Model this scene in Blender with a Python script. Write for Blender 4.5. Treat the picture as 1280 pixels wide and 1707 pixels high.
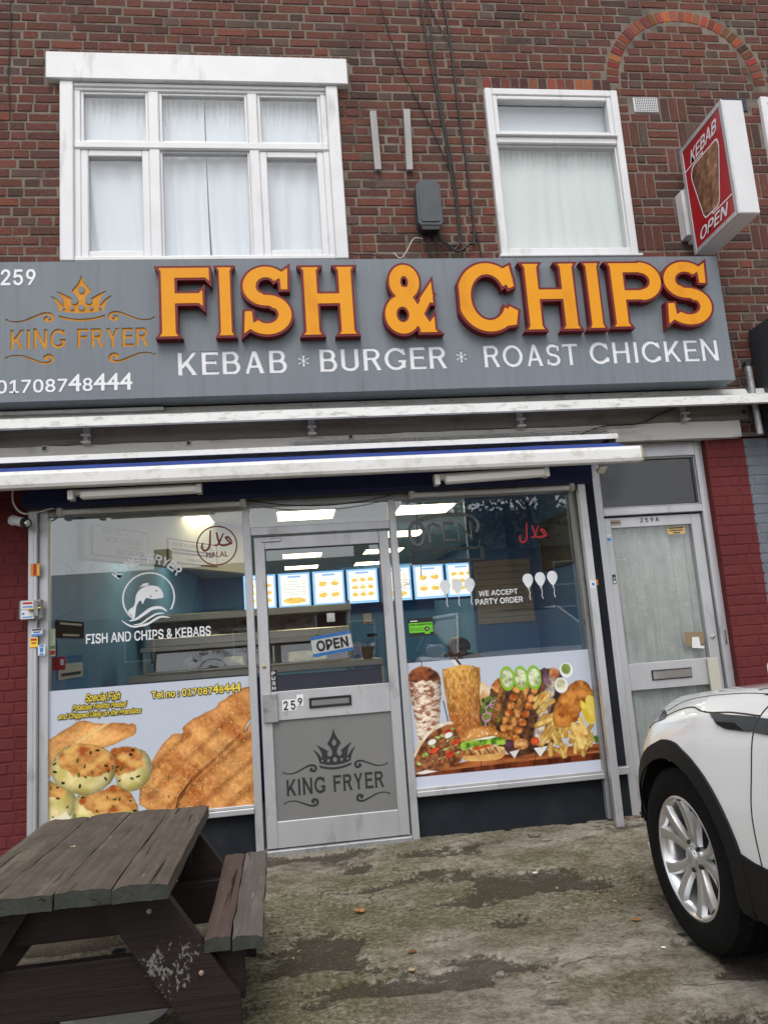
import bpy, bmesh, math, random
import numpy as np
from mathutils import Vector, Matrix
from mathutils.geometry import delaunay_2d_cdt

for o in list(bpy.data.objects): bpy.data.objects.remove(o)
SC = bpy.context.scene
COL = SC.collection
R = math.radians
rng = random.Random(7)

# ------------------------------------------------------------------ camera
cam_d = bpy.data.cameras.new('camera'); cam = bpy.data.objects.new('camera', cam_d); COL.objects.link(cam)
cam_d.sensor_fit = 'HORIZONTAL'; cam_d.sensor_width = 36.0; cam_d.lens = 36.0 * 1250 / 1280
cam_d.clip_start = 0.05; cam_d.clip_end = 2000
yaw, pit, rol = 0.1284, 0.1624, -0.0723
fw = Vector((math.sin(yaw)*math.cos(pit), math.cos(yaw)*math.cos(pit), math.sin(pit)))
rt = Vector((math.cos(yaw), -math.sin(yaw), 0)); up = rt.cross(fw)
rt, up = (math.cos(rol)*rt + math.sin(rol)*up), (-math.sin(rol)*rt + math.cos(rol)*up)
CAMLOC = Vector((0, -5.1465, 1.33))
cam.matrix_world = Matrix(((rt.x, up.x, -fw.x, CAMLOC.x), (rt.y, up.y, -fw.y, CAMLOC.y), (rt.z, up.z, -fw.z, CAMLOC.z), (0, 0, 0, 1)))
SC.camera = cam

# ------------------------------------------------------------------ overcast daylight
W = bpy.data.worlds.new('World'); SC.world = W; W.use_nodes = True
SUN_EL, SUN_AZ = 57.0, 192.0          # degrees; azimuth clockwise from +Y
nt = W.node_tree; nt.nodes.clear()
sky = nt.nodes.new('ShaderNodeTexSky'); sky.sky_type = 'NISHITA'; sky.sun_disc = False
sky.sun_elevation = R(SUN_EL); sky.sun_rotation = R(SUN_AZ); sky.air_density = 1.0; sky.dust_density = 2.0; sky.ozone_density = 1.0
hs = nt.nodes.new('ShaderNodeHueSaturation'); hs.inputs['Saturation'].default_value = 0.22
bg = nt.nodes.new('ShaderNodeBackground'); bg.inputs['Strength'].default_value = 0.14
wo = nt.nodes.new('ShaderNodeOutputWorld')
nt.links.new(sky.outputs[0], hs.inputs['Color']); nt.links.new(hs.outputs[0], bg.inputs['Color']); nt.links.new(bg.outputs[0], wo.inputs['Surface'])
sun_d = bpy.data.lights.new('sun', 'SUN'); sun_d.energy = 0.95; sun_d.angle = R(32); sun_d.color = (1.0, 0.97, 0.93)
sun = bpy.data.objects.new('sun', sun_d); COL.objects.link(sun)
sd = Vector((math.sin(R(SUN_AZ))*math.cos(R(SUN_EL)), math.cos(R(SUN_AZ))*math.cos(R(SUN_EL)), math.sin(R(SUN_EL))))
sun.rotation_euler = sd.to_track_quat('Z', 'Y').to_euler(); sun.location = sd * 30
SC.view_settings.view_transform = 'Standard'; SC.view_settings.look = 'None'
SC.view_settings.exposure = 0.60; SC.view_settings.gamma = 1.0; SC.view_settings.use_curve_mapping = False
SC.render.engine = 'CYCLES'
SC.cycles.use_denoising = True
SC.cycles.max_bounces = 8; SC.cycles.transparent_max_bounces = 16; SC.cycles.sample_clamp_indirect = 6.0
SC.cycles.caustics_reflective = False; SC.cycles.caustics_refractive = False

# ------------------------------------------------------------------ helpers
ORG = {}      # world origin of each object
def wo_of(o): return ORG.get(o.name, Vector((0, 0, 0))) if o else Vector((0, 0, 0))
def tag(o, label=None, cat=None, group=None, kind=None):
    if label: o['label'] = label
    if cat: o['category'] = cat
    if group: o['group'] = group
    if kind: o['kind'] = kind
    return o
def thing(name, label, cat, loc=(0, 0, 0), group=None):
    o = bpy.data.objects.new(name, None); COL.objects.link(o); o.location = loc; o.empty_display_size = 0.1
    ORG[o.name] = Vector(loc)
    return tag(o, label, cat, group)
def link_mesh(name, me, parent=None, loc=None):
    """object from a mesh whose vertices are in world space (or about loc)"""
    o = bpy.data.objects.new(name, me); COL.objects.link(o)
    L = Vector(loc) if loc is not None else Vector((0, 0, 0))
    if parent:
        o.parent = parent; o.location = L - wo_of(parent)
    else: o.location = L
    ORG[o.name] = L
    return o
_cb = None
def _chamfer_topology():
    cs = [(sx, sy, sz) for sx in (-1, 1) for sy in (-1, 1) for sz in (-1, 1)]
    idx = {c: i for i, c in enumerate(cs)}
    V = [(c, a) for c in cs for a in range(3)]
    def pos(k):
        c, a = V[k]; return Vector([c[i] * (1.0 if i == a else 0.8) for i in range(3)])
    F = []
    for a in range(3):
        b, c_ = [i for i in range(3) if i != a]
        for s in (-1, 1):
            q = []
            for sb, sc in ((-1, -1), (1, -1), (1, 1), (-1, 1)):
                co = [0, 0, 0]; co[a] = s; co[b] = sb; co[c_] = sc; q.append(idx[tuple(co)] * 3 + a)
            F.append(q)
    for c_ in range(3):
        a, b = [i for i in range(3) if i != c_]
        for sa in (-1, 1):
            for sb in (-1, 1):
                lo = [0, 0, 0]; lo[a] = sa; lo[b] = sb; hi = lo[:]; lo[c_] = -1; hi[c_] = 1
                l, h = idx[tuple(lo)], idx[tuple(hi)]
                F.append([l*3+a, h*3+a, h*3+b, l*3+b])
    for c in cs: F.append([idx[c]*3, idx[c]*3+1, idx[c]*3+2])
    G = []
    for f in F:
        p = [pos(k) for k in f]; n = (p[1]-p[0]).cross(p[2]-p[0]); ce = sum(p, Vector()) / len(p)
        G.append(f if n.dot(ce) > 0 else f[::-1])
    return V, G
CV, CF = _chamfer_topology()
def rotm(rx=0, ry=0, rz=0):
    return (Matrix.Rotation(rz, 3, 'Z') @ Matrix.Rotation(ry, 3, 'Y') @ Matrix.Rotation(rx, 3, 'X'))
class MB:
    def __init__(s): s.v = []; s.f = []; s.mi = []
    def add(s, vs, fs, mi=0):
        n = len(s.v); s.v += [tuple(p) for p in vs]; s.f += [tuple(n + i for i in f) for f in fs]; s.mi += [mi] * len(fs); return s
    def box(s, x0, x1, y0, y1, z0, z1, ch=0.0, mi=0, rot=None, piv=None):
        lo = (min(x0, x1), min(y0, y1), min(z0, z1)); hi = (max(x0, x1), max(y0, y1), max(z0, z1))
        if ch <= 0:
            vs = [(x, y, z) for x in (lo[0], hi[0]) for y in (lo[1], hi[1]) for z in (lo[2], hi[2])]
            fs = [(0, 1, 3, 2), (4, 6, 7, 5), (0, 4, 5, 1), (2, 3, 7, 6), (0, 2, 6, 4), (1, 5, 7, 3)]
        else:
            c = min(ch, 0.49 * min(hi[i] - lo[i] for i in range(3)))
            vs = []
            for co, a in CV:
                vs.append(tuple((hi[i] - (0 if i == a else c)) if co[i] > 0 else (lo[i] + (0 if i == a else c)) for i in range(3)))
            fs = CF
        if rot is not None:
            P = Vector(piv) if piv is not None else Vector([(lo[i] + hi[i]) / 2 for i in range(3)])
            vs = [tuple(rot @ (Vector(v) - P) + P) for v in vs]
        return s.add(vs, fs, mi)
    def quad(s, a, b, c, d, mi=0): return s.add([a, b, c, d], [(0, 1, 2, 3)], mi)
    def ngon(s, pts, mi=0): return s.add(pts, [tuple(range(len(pts)))], mi)
    def prism(s, pts, vec, mi=0, caps=True):
        n = len(pts); v = Vector(vec)
        vs = [tuple(p) for p in pts] + [tuple(Vector(p) + v) for p in pts]
        fs = [(i, (i + 1) % n, n + (i + 1) % n, n + i) for i in range(n)]
        if caps: fs += [tuple(range(n))[::-1], tuple(range(n, 2 * n))]
        return s.add(vs, fs, mi)
    def tube(s, pts, r, n=8, mi=0, caps=True):
        pts = [Vector(p) for p in pts]; k = len(pts); rs = r if isinstance(r, (list, tuple)) else [r] * k
        d0 = (pts[1] - pts[0]).normalized(); a = Vector((0, 0, 1)) if abs(d0.z) < 0.9 else Vector((1, 0, 0))
        u = d0.cross(a).normalized(); vs = []; fs = []
        for i, p in enumerate(pts):
            d = (pts[min(i + 1, k - 1)] - pts[max(i - 1, 0)]).normalized()
            u = (u - d * u.dot(d)).normalized(); w = d.cross(u)
            for j in range(n):
                t = 2 * math.pi * j / n; vs.append(tuple(p + (u * math.cos(t) + w * math.sin(t)) * rs[i]))
        for i in range(k - 1):
            for j in range(n):
                fs.append((i*n+j, i*n+(j+1) % n, (i+1)*n+(j+1) % n, (i+1)*n+j))
        if caps: fs += [tuple(range(n))[::-1], tuple(range((k-1)*n, k*n))]
        return s.add(vs, fs, mi)
    def lathe(s, c, axis, prof, n=24, mi=0, cap=True):
        """prof: list of (radius, offset along axis)"""
        ax = Vector(axis).normalized(); a = Vector((0, 0, 1)) if abs(ax.z) < 0.9 else Vector((1, 0, 0))
        u = ax.cross(a).normalized(); w = ax.cross(u); c = Vector(c); vs = []; fs = []
        for r, h in prof:
            for j in range(n):
                t = 2 * math.pi * j / n; vs.append(tuple(c + ax * h + (u * math.cos(t) + w * math.sin(t)) * r))
        k = len(prof)
        for i in range(k - 1):
            for j in range(n): fs.append((i*n+j, i*n+(j+1) % n, (i+1)*n+(j+1) % n, (i+1)*n+j))
        if cap: fs += [tuple(range(n))[::-1], tuple(range((k-1)*n, k*n))]
        return s.add(vs, fs, mi)
    def build(s, name, mats, parent=None, smooth=False, loc=None, fix=True):
        me = bpy.data.meshes.new(name)
        L = Vector(loc) if loc is not None else (wo_of(parent) if parent else Vector((0, 0, 0)))
        me.from_pydata([(p[0]-L.x, p[1]-L.y, p[2]-L.z) for p in s.v], [], s.f)
        if not isinstance(mats, (list, tuple)): mats = [mats]
        for m in mats: me.materials.append(m)
        if len(mats) > 1: me.polygons.foreach_set('material_index', s.mi)
        if fix:
            bm = bmesh.new(); bm.from_mesh(me); bmesh.ops.recalc_face_normals(bm, faces=bm.faces); bm.to_mesh(me); bm.free()
        if smooth:
            me.polygons.foreach_set('use_smooth', [True] * len(me.polygons))
            try: me.set_sharp_from_angle(angle=R(40))
            except Exception: pass
        me.update()
        return link_mesh(name, me, parent, L)
def box_obj(name, m, x0, x1, y0, y1, z0, z1, ch=0.0, parent=None, rot=None, piv=None):
    return MB().box(x0, x1, y0, y1, z0, z1, ch, rot=rot, piv=piv).build(name, m, parent)
def tube_obj(name, m, pts, r, n=8, parent=None): return MB().tube(pts, r, n).build(name, m, parent, smooth=True)
def spline(pts, n=8, closed=False):
    """Catmull-Rom through points of any dimension"""
    P = [np.array(p, float) for p in pts]; k = len(P); out = []
    for i in range(k if closed else k - 1):
        p0, p1, p2, p3 = (P[(i - 1) % k], P[i], P[(i + 1) % k], P[(i + 2) % k]) if closed else (P[max(i - 1, 0)], P[i], P[i + 1], P[min(i + 2, k - 1)])
        for j in range(n):
            t = j / n
            out.append(tuple(0.5 * (2*p1 + (p2 - p0)*t + (2*p0 - 5*p1 + 4*p2 - p3)*t*t + (3*p1 - p0 - 3*p2 + p3)*t**3)))
    if not closed: out.append(tuple(P[-1]))
    return out
def sag(a, b, drop, n=12):
    a = Vector(a); b = Vector(b)
    return [tuple(a.lerp(b, i / n) - Vector((0, 0, drop * 4 * (i / n) * (1 - i / n)))) for i in range(n + 1)]

# ---- value noise (numpy)
def vnoise(x, y, seed=0):
    x = np.asarray(x, float); y = np.asarray(y, float)
    xi = np.floor(x).astype(np.int64); yi = np.floor(y).astype(np.int64); fx = x - xi; fy = y - yi
    fx = fx*fx*(3-2*fx); fy = fy*fy*(3-2*fy)
    def h(a, b):
        n = (a * 374761393 + b * 668265263 + seed * 1442695041) & 0xFFFFFFFF
        n = ((n ^ (n >> 13)) * 1274126177) & 0xFFFFFFFF
        return ((n ^ (n >> 16)) & 0xFFFF) / 65535.0
    return (h(xi, yi)*(1-fx) + h(xi+1, yi)*fx)*(1-fy) + (h(xi, yi+1)*(1-fx) + h(xi+1, yi+1)*fx)*fy
def fbm(x, y, seed=0, o=4, g=0.5):
    t = 0; a = 1; s = 0
    for i in range(o):
        t = t + a * vnoise(x * 2**i, y * 2**i, seed + 17*i); s += a; a *= g
    return t / s

# ---- 2-D loops -> filled mesh
def fill_loops(loops, thick=0.0, bevel=0.0):
    cu = bpy.data.curves.new('c', 'CURVE'); cu.dimensions = '2D'; cu.fill_mode = 'BOTH' if thick else 'FRONT'
    cu.extrude = thick / 2; cu.bevel_depth = bevel
    for lp in loops:
        sp = cu.splines.new('POLY'); sp.points.add(len(lp) - 1)
        sp.points.foreach_set('co', [c for p in lp for c in (p[0], p[1], 0.0, 1.0)]); sp.use_cyclic_u = True
    ob = bpy.data.objects.new('c', cu); COL.objects.link(ob)
    bpy.context.view_layer.update()
    me = bpy.data.meshes.new_from_object(ob.evaluated_get(bpy.context.evaluated_depsgraph_get()))
    V = [tuple(v.co) for v in me.vertices]; F = [tuple(p.vertices) for p in me.polygons]
    bpy.data.objects.remove(ob); bpy.data.curves.remove(cu); bpy.data.meshes.remove(me)
    return V, F
_tc = {}
try:      # the sans-serif face that ships inside Blender, else its built-in one
    import os
    FONT = bpy.data.fonts.load(os.path.join(bpy.utils.system_resource('DATAFILES'), 'fonts', 'Inter.woff2'))
    BFONT = bpy.data.fonts.load('<builtin>')
except Exception: FONT = None
def text_mesh(s, bold=0.0, shear=0.0, space=1.0):
    k = (s, bold, shear, space)
    if k in _tc: return _tc[k]
    cu = bpy.data.curves.new('t', 'FONT'); cu.body = s; cu.offset = bold; cu.shear = shear; cu.space_character = space; cu.size = 1.0; cu.resolution_u = 3
    if FONT:
        cu.font = FONT; cu.font_bold = BFONT          # its figure four has overlapping outlines, so that one comes from the built-in face
        for i, c in enumerate(s):
            if c == '4': cu.body_format[i].use_bold = True
    ob = bpy.data.objects.new('t', cu); COL.objects.link(ob); bpy.context.view_layer.update()
    me = bpy.data.meshes.new_from_object(ob.evaluated_get(bpy.context.evaluated_depsgraph_get()))
    V = [tuple(v.co) for v in me.vertices]; F = [tuple(p.vertices) for p in me.polygons]
    bpy.data.objects.remove(ob); bpy.data.curves.remove(cu); bpy.data.meshes.remove(me)
    _tc[k] = (V, F); return V, F
class Flat:
    """collects 2-D fills on a vertical plane; to3 maps (a, b, depth) to the world"""
    def __init__(s, to3): s.mb = MB(); s.to3 = to3
    def loops(s, lps, d=0.0, mi=0, thick=0.0):
        V, F = fill_loops(lps, thick); s.mb.add([s.to3(v[0], v[1], d + v[2]) for v in V], F, mi); return s
    def text(s, t, x0, x1, z0, z1, d=0.0, mi=0, bold=0.0, shear=0.0, fn=None, space=1.0, ref=None):
        off = 0.0
        if FONT: off, bold = bold*0.55, 0.0
        V, F = text_mesh(t, bold, shear, space)
        RV = text_mesh(ref, bold, shear, space)[0] if ref else V
        ax = min(v[0] for v in V); bx = max(v[0] for v in V); az = min(v[1] for v in RV); bz = max(v[1] for v in RV)
        sx = (x1 - x0) / (bx - ax); sz = (z1 - z0) / (bz - az) if z1 is not None else sx
        ax -= off; bx += off; az -= off; bz += off
        sx = (x1 - x0) / (bx - ax); sz = (z1 - z0) / (bz - az) if z1 is not None else sx
        for k in range(7 if off else 1):          # heavier weight: copies nudged round the outline
            ox, oz = (off*math.cos(k*math.pi/3), off*math.sin(k*math.pi/3)) if (off and k < 6) else (0, 0)
            out = []
            for v in V:
                a = x0 + (v[0] + ox - ax) * sx; b = z0 + (v[1] + oz - az) * sz
                if fn: a, b = fn(a, b)
                out.append(s.to3(a, b, d + 0.00025*k))
            s.mb.add(out, F, mi)
        return s
    def build(s, name, mats, parent=None): return s.mb.build(name, mats, parent, fix=False)
def facing(y): return lambda a, b, d: (a, y - d, b)      # a plane parallel to the facade, depth towards the street

# ---- signed-distance glyphs
def sd_poly(X, Z, pts):
    A = sum(pts[i][0]*pts[(i+1) % len(pts)][1] - pts[(i+1) % len(pts)][0]*pts[i][1] for i in range(len(pts)))
    if A < 0: pts = pts[::-1]
    d = None
    for i in range(len(pts)):
        (x0, z0), (x1, z1) = pts[i], pts[(i+1) % len(pts)]; L = math.hypot(x1-x0, z1-z0)
        if L < 1e-9: continue
        e = ((z1-z0)*(X-x0) - (x1-x0)*(Z-z0)) / L
        d = e if d is None else np.maximum(d, e)
    return d
def sd_ring(X, Z, cx, cz, rx, rz, w, a0=None, a1=None, wz=None):
    px, pz = (X-cx), (Z-cz)
    q = np.sqrt((px/rx)**2 + (pz/rz)**2) + 1e-9
    g = np.sqrt((px/rx**2)**2 + (pz/rz**2)**2) + 1e-9
    d = np.abs(q*(q-1)/g) - w/2
    if a0 is not None:
        a0, a1 = R(a0), R(a1)
        h0 = px*math.sin(a0) - pz*math.cos(a0); h1 = -px*math.sin(a1) + pz*math.cos(a1)
        d = np.maximum(d, np.maximum(h0, h1) if (a1 - a0) <= math.pi + 1e-6 else np.minimum(h0, h1))
    return d
def sd_stroke(X, Z, pts, ws):
    d = None; ws = ws if isinstance(ws, (list, tuple)) else [ws]*len(pts)
    for i in range(len(pts)-1):
        (x0, z0), (x1, z1) = pts[i], pts[i+1]; dx, dz = x1-x0, z1-z0; L2 = dx*dx+dz*dz+1e-12
        t = np.clip(((X-x0)*dx+(Z-z0)*dz)/L2, 0, 1)
        e = np.hypot(X-x0-t*dx, Z-z0-t*dz) - (ws[i]+(ws[i+1]-ws[i])*t)/2
        d = e if d is None else np.minimum(d, e)
    return d
def contour(Fv, xs, zs, level=0.0):
    S = Fv < level; nx, nz = Fv.shape; pt = {}; nb = {}
    def edge(i0, j0, i1, j1):
        k = (i0, j0, i1, j1)
        if k not in pt:
            a, b = Fv[i0, j0], Fv[i1, j1]; t = (level-a)/(b-a)
            pt[k] = (xs[i0]+(xs[i1]-xs[i0])*t, zs[j0]+(zs[j1]-zs[j0])*t)
        return k
    c = S[:-1, :-1]*1 + S[1:, :-1]*2 + S[1:, 1:]*4 + S[:-1, 1:]*8
    T = {1: [(3, 0)], 2: [(0, 1)], 3: [(3, 1)], 4: [(1, 2)], 5: [(3, 0), (1, 2)], 6: [(0, 2)], 7: [(3, 2)], 8: [(2, 3)], 9: [(2, 0)], 10: [(0, 1), (2, 3)], 11: [(2, 1)], 12: [(1, 3)], 13: [(1, 0)], 14: [(0, 3)]}
    for i, j in np.argwhere((c > 0) & (c < 15)):
        E = {0: (i, j, i+1, j), 1: (i+1, j, i+1, j+1), 2: (i, j+1, i+1, j+1), 3: (i, j, i, j+1)}
        for a, b in T[int(c[i, j])]:
            ka, kb = edge(*E[a]), edge(*E[b]); nb.setdefault(ka, []).append(kb); nb.setdefault(kb, []).append(ka)
    loops = []; seen = set()
    for k in nb:
        if k in seen: continue
        lp = []; cur = k; prev = None
        while cur is not None and cur not in seen:
            seen.add(cur); lp.append(pt[cur]); nxt = [m for m in nb[cur] if m != prev and m not in seen]
            prev = cur; cur = nxt[0] if nxt else None
        if len(lp) > 5:
            q = [np.array(p) for p in lp]; keep = []
            for n in range(len(q)):
                a, b, d = q[n-1], q[n], q[(n+1) % len(q)]
                u = b-a; v = d-b
                if abs(u[0]*v[1]-u[1]*v[0]) > 0.02*np.linalg.norm(u)*np.linalg.norm(v): keep.append(tuple(b))
            md = 0.25*abs(xs[1]-xs[0]); kk = []
            for p in keep:
                if not kk or math.hypot(p[0]-kk[-1][0], p[1]-kk[-1][1]) > md: kk.append(p)
            if len(kk) > 2: loops.append(kk)
    return loops
def field_loops(fn, x0, x1, z0, z1, step, level=0.0):
    xs = np.arange(x0, x1+step, step); zs = np.arange(z0, z1+step, step)
    X, Z = np.meshgrid(xs, zs, indexing='ij'); return contour(fn(X, Z), xs, zs, level)
def glyph(ch, s, e, w):
    """engraver-style capital: height 1, width w, stem s, serif e"""
    h = e * 1.4; t = s * 0.82; P = []
    def poly(*p): P.append(lambda X, Z: sd_poly(X, Z, list(p)))
    def stem(x, z0=0, z1=1, b=True, tp=True):
        poly((x-s/2, z0), (x+s/2, z0), (x+s/2, z1), (x-s/2, z1))
        if b: poly((x-s/2-e, z0), (x+s/2+e, z0), (x+s/2, z0+h), (x-s/2, z0+h))
        if tp: poly((x-s/2, z1-h), (x+s/2, z1-h), (x+s/2+e, z1), (x-s/2-e, z1))
    def bar(x0, x1, z, fl=True, th=None):
        q = th or t; poly((x0, z-q/2), (x1, z-q/2), (x1, z+q/2), (x0, z+q/2))
        if fl:
            u = e*1.5 if 0.3 < z < 0.7 else 0
            lo = e*1.6 if z > 0.7 else u; hi = e*1.6 if z < 0.3 else u
            poly((x1-h, z-q/2), (x1, z-q/2-lo), (x1, z+q/2+hi), (x1-h, z+q/2))
    def diag(x0, z0, x1, z1, k=1.0, f0=True, f1=True):
        v = s*k*math.hypot(x1-x0, z1-z0)/abs(z1-z0); v = min(v, s*1.5)
        poly((x0-v/2, z0), (x0+v/2, z0), (x1+v/2, z1), (x1-v/2, z1))
        for f, x, z, sg in ((f0, x0, z0, 1), (f1, x1, z1, -1)):
            if f:
                sl = (x1-x0)/(z1-z0)*h*sg
                poly((x-v/2-e, z), (x+v/2+e, z), (x+v/2+sl, z+sg*h), (x-v/2+sl, z+sg*h))
    def ring(cx, cz, rx, rz, a0=None, a1=None, th=None): P.append(lambda X, Z: sd_ring(X, Z, cx, cz, rx, rz, th or s*0.95, a0, a1))
    m = s/2 + e
    if ch == 'I': stem(w/2)
    elif ch == 'H': stem(m); stem(w-m); bar(m, w-m, 0.53, False)
    elif ch == 'F': stem(m); bar(m, w, 1-t/2); bar(m, w*0.86, 0.55)
    elif ch == 'E': stem(m); bar(m, w, 1-t/2); bar(m, w*0.9, 0.53); bar(m, w*1.03, t/2)
    elif ch == 'T': stem(w/2, tp=False); bar(w/2, w, 1-t/2); poly((0, 1-t), (w/2, 1-t), (w/2, 1), (0, 1)); poly((0, 1-t-e*1.6), (h, 1-t), (h, 1), (0, 1))
    elif ch == 'P':
        stem(m); rz = 0.29 - t/2; xb = w - s*0.5 - rz*1.05; bar(m, xb, 1-t/2, False); bar(m, xb, 1-t/2-2*rz, False); ring(xb, 1-t/2-rz, rz*1.05, rz, -90, 90)
    elif ch == 'R':
        stem(m); rz = 0.27 - t/2; xb = w*0.93 - s*0.5 - rz*1.05; bar(m, xb, 1-t/2, False); bar(m, xb, 1-t/2-2*rz, False); ring(xb, 1-t/2-rz, rz*1.05, rz, -90, 90); diag(w-s*0.5, 0, xb*0.95, 1-t-2*rz+t/2, 1.0, True, False)
    elif ch == 'B':
        stem(m); r1 = (1-0.53)/2 - t/4; r2 = 0.53/2 - t/4
        x1 = w*0.92-s/2-r1; x2 = w-s/2-r2; bar(m, x1, 1-t/2, False); bar(m, x2, 0.53, False); bar(m, x2, t/2, False)
        ring(x1, 0.53+r1, r1, r1, -90, 90); ring(x2, 0.53-r2, r2, r2, -90, 90)
    elif ch == 'K': stem(m); diag(m+s*0.2, 0.30, w-s*0.55, 1, 0.9, False, True); diag(w-s*0.55, 0, m+w*0.24, 0.62, 1.0, True, False)
    elif ch == 'N': stem(m, b=True); stem(w-m, tp=True); diag(m+s*0.05, 1, w-m-s*0.05, 0, 0.95, True, False)
    elif ch == 'A': diag(m, 0, w/2, 1, 0.8, True, False); diag(w-m, 0, w/2, 1, 1.0, True, False); bar(w*0.25, w*0.75, 0.32, False)
    elif ch == 'Y': stem(w/2, 0, 0.5, True, False); diag(w/2, 0.42, m, 1, 1.0, False, True); diag(w/2, 0.42, w-m, 1, 0.85, False, True)
    elif ch == 'U': rx = w/2-s/2-e; stem(m, rx*0.95, 1, False, True); stem(w-m, rx*0.95, 1, False, True); ring(w/2, rx*0.95+s*0.0, w/2-m, rx*0.95-s*0.45, 180, 360)
    elif ch == 'O': ring(w/2, 0.5, w/2-s/2, 0.5-s*0.45+0.01)
    elif ch in 'CG':
        ring(w*0.52, 0.5, w*0.52-s/2, 0.5-s*0.45+0.01, 38, 322)
        poly((w*0.86, 0.62), (w*0.97, 0.66), (w*0.92, 0.98), (w*0.74, 0.90), (w*0.80, 0.78))
        if ch == 'C': poly((w*0.86, 0.36), (w*1.0, 0.29), (w*0.95, 0.08), (w*0.74, 0.06), (w*0.78, 0.22))
        else: stem(w-s*0.5-e, 0.08, 0.47, False, False); bar(w*0.62, w, 0.47-t/2, False)
    elif ch == 'S':
        rz1 = 0.245-t*0.06; rx = w/2-s*0.5
        rz1 = (1-t)/4
        ring(w/2, 1-t/2-rz1, rx*0.93, rz1, 35, 272, t*1.1); ring(w/2, t/2+rz1, rx, rz1, -145, 92, t*1.1)
        poly((w*0.80, 0.66), (w*0.93, 0.66), (w*0.95, 0.99), (w*0.78, 0.90)); poly((w*0.06, 0.34), (w*0.20, 0.34), (w*0.22, 0.12), (w*0.03, 0.01))
        diag(w*0.72, 0.38, w*0.28, 0.62, 0.45, False, False)
    elif ch == '&':
        ring(w*0.42, 0.755, w*0.20, 0.175); ring(w*0.34, 0.27, w*0.25, 0.20, 60, 415)
        diag(w*0.87, 0, w*0.30, 0.68, 1.0, True, False); diag(w*0.55, 0.12, w*0.90, 0.55, 0.8, False, False)
        poly((w*0.72, 0.50), (w*1.0, 0.43), (w*0.99, 0.76)); poly((w*0.93, 0.0), (w*1.0, 0.0), (w*1.0, 0.24), (w*0.84, 0.1))
    elif ch == '*':
        for a in (90, 30, 150):
            dx, dz = math.cos(R(a)), math.sin(R(a)); k = 0.5; q = s*0.75
            for sg in (1, -1): poly((w/2-dz*q*0.25, 0.5+dx*q*0.25), (w/2+dz*q*0.25, 0.5-dx*q*0.25), (w/2+sg*dx*k+dz*q*0.7, 0.5+sg*dz*k-dx*q*0.7), (w/2+sg*dx*k-dz*q*0.7, 0.5+sg*dz*k+dx*q*0.7))
    def fn(X, Z):
        d = None
        for p in P:
            q = p(X, Z); d = q if d is None else np.minimum(d, q)
        return d
    return fn
_gl = {}
def glyph_loops(ch, s, e, w, level=0.0, step=0.0125):
    k = (ch, s, e, w, level, step)
    if k not in _gl: _gl[k] = field_loops(glyph(ch, s, e, w), -0.2, w+0.2, -0.2, 1.2, step, level)
    return _gl[k]
def fit_loops(lps, x0, x1, z0, z1, src=None):
    """scale loops into the box (src = their own box)"""
    a0, a1, b0, b1 = src or (min(p[0] for l in lps for p in l), max(p[0] for l in lps for p in l), min(p[1] for l in lps for p in l), max(p[1] for l in lps for p in l))
    return [[(x0+(p[0]-a0)/(a1-a0)*(x1-x0), z0+(p[1]-b0)/(b1-b0)*(z1-z0)) for p in l] for l in lps]
GW = dict(K=.86, E=.74, B=.80, A=.92, U=.86, R=.84, G=.98, O=1.02, S=.72, T=.80, C=.96, H=.90, I=.30, N=.92, F=.74, Y=.86, P=.76)
def caps_word(word, x0, x1, z0, z1, s=0.125, e=0.035, gap=0.13):
    """loops of a word in engraver capitals filling the box"""
    tot = sum(0.42 if c == ' ' else GW[c] for c in word) + gap*(len(word)-1)
    k = (x1-x0)/tot; x = x0; out = []
    for c in word:
        if c == ' ': x += (0.42+gap)*k; continue
        w = GW[c]; out += [[(x+p[0]*k, z0+p[1]*(z1-z0)) for p in l] for l in glyph_loops(c, s, e, w)]; x += (w+gap)*k
    return out
def crown_loops():
    """crown in units where the full width is 1 and the base is at 0; returns (crown loops, band loops)"""
    H = [(0, 112), (-18, 165), (-44, 208), (-84, 258), (-66, 278), (-44, 302), (-31, 330), (-29, 356), (-40, 375), (-62, 383), (-82, 374), (-90, 352), (-80, 338), (-76, 332), (-110, 310), (-150, 288), (-190, 268), (-215, 262), (-190, 287), (-166, 322), (-156, 360), (-154, 392), (-172, 372), (-200, 338), (-230, 315), (-262, 303), (-236, 330), (-206, 375), (-192, 420), (-187, 438), (-100, 460)]
    pts = H + [(0, 466)] + [(-x, y) for x, y in H[1:][::-1]]
    f = lambda p: (p[0]/524.0, (501-p[1])/524.0*1.117)
    lp = [[f(p) for p in pts]]
    for cx, cy, rx, ry in ((0, 250, 25, 31), (0, 415, 25, 23), (-80, 420, 17, 16), (80, 420, 17, 16), (-153, 417, 12, 12), (153, 417, 12, 12)):
        lp.append([f((cx+rx*math.cos(t), cy+ry*math.sin(t))) for t in [2*math.pi*i/18 for i in range(18)]])
    top = [(x, 478-36*(x/198.0)**2) for x in range(-198, 199, 18)]; bot = [(x, 501-34*(x/194.0)**2) for x in range(194, -195, -18)]
    return lp, [[f(p) for p in top+bot]]
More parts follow.
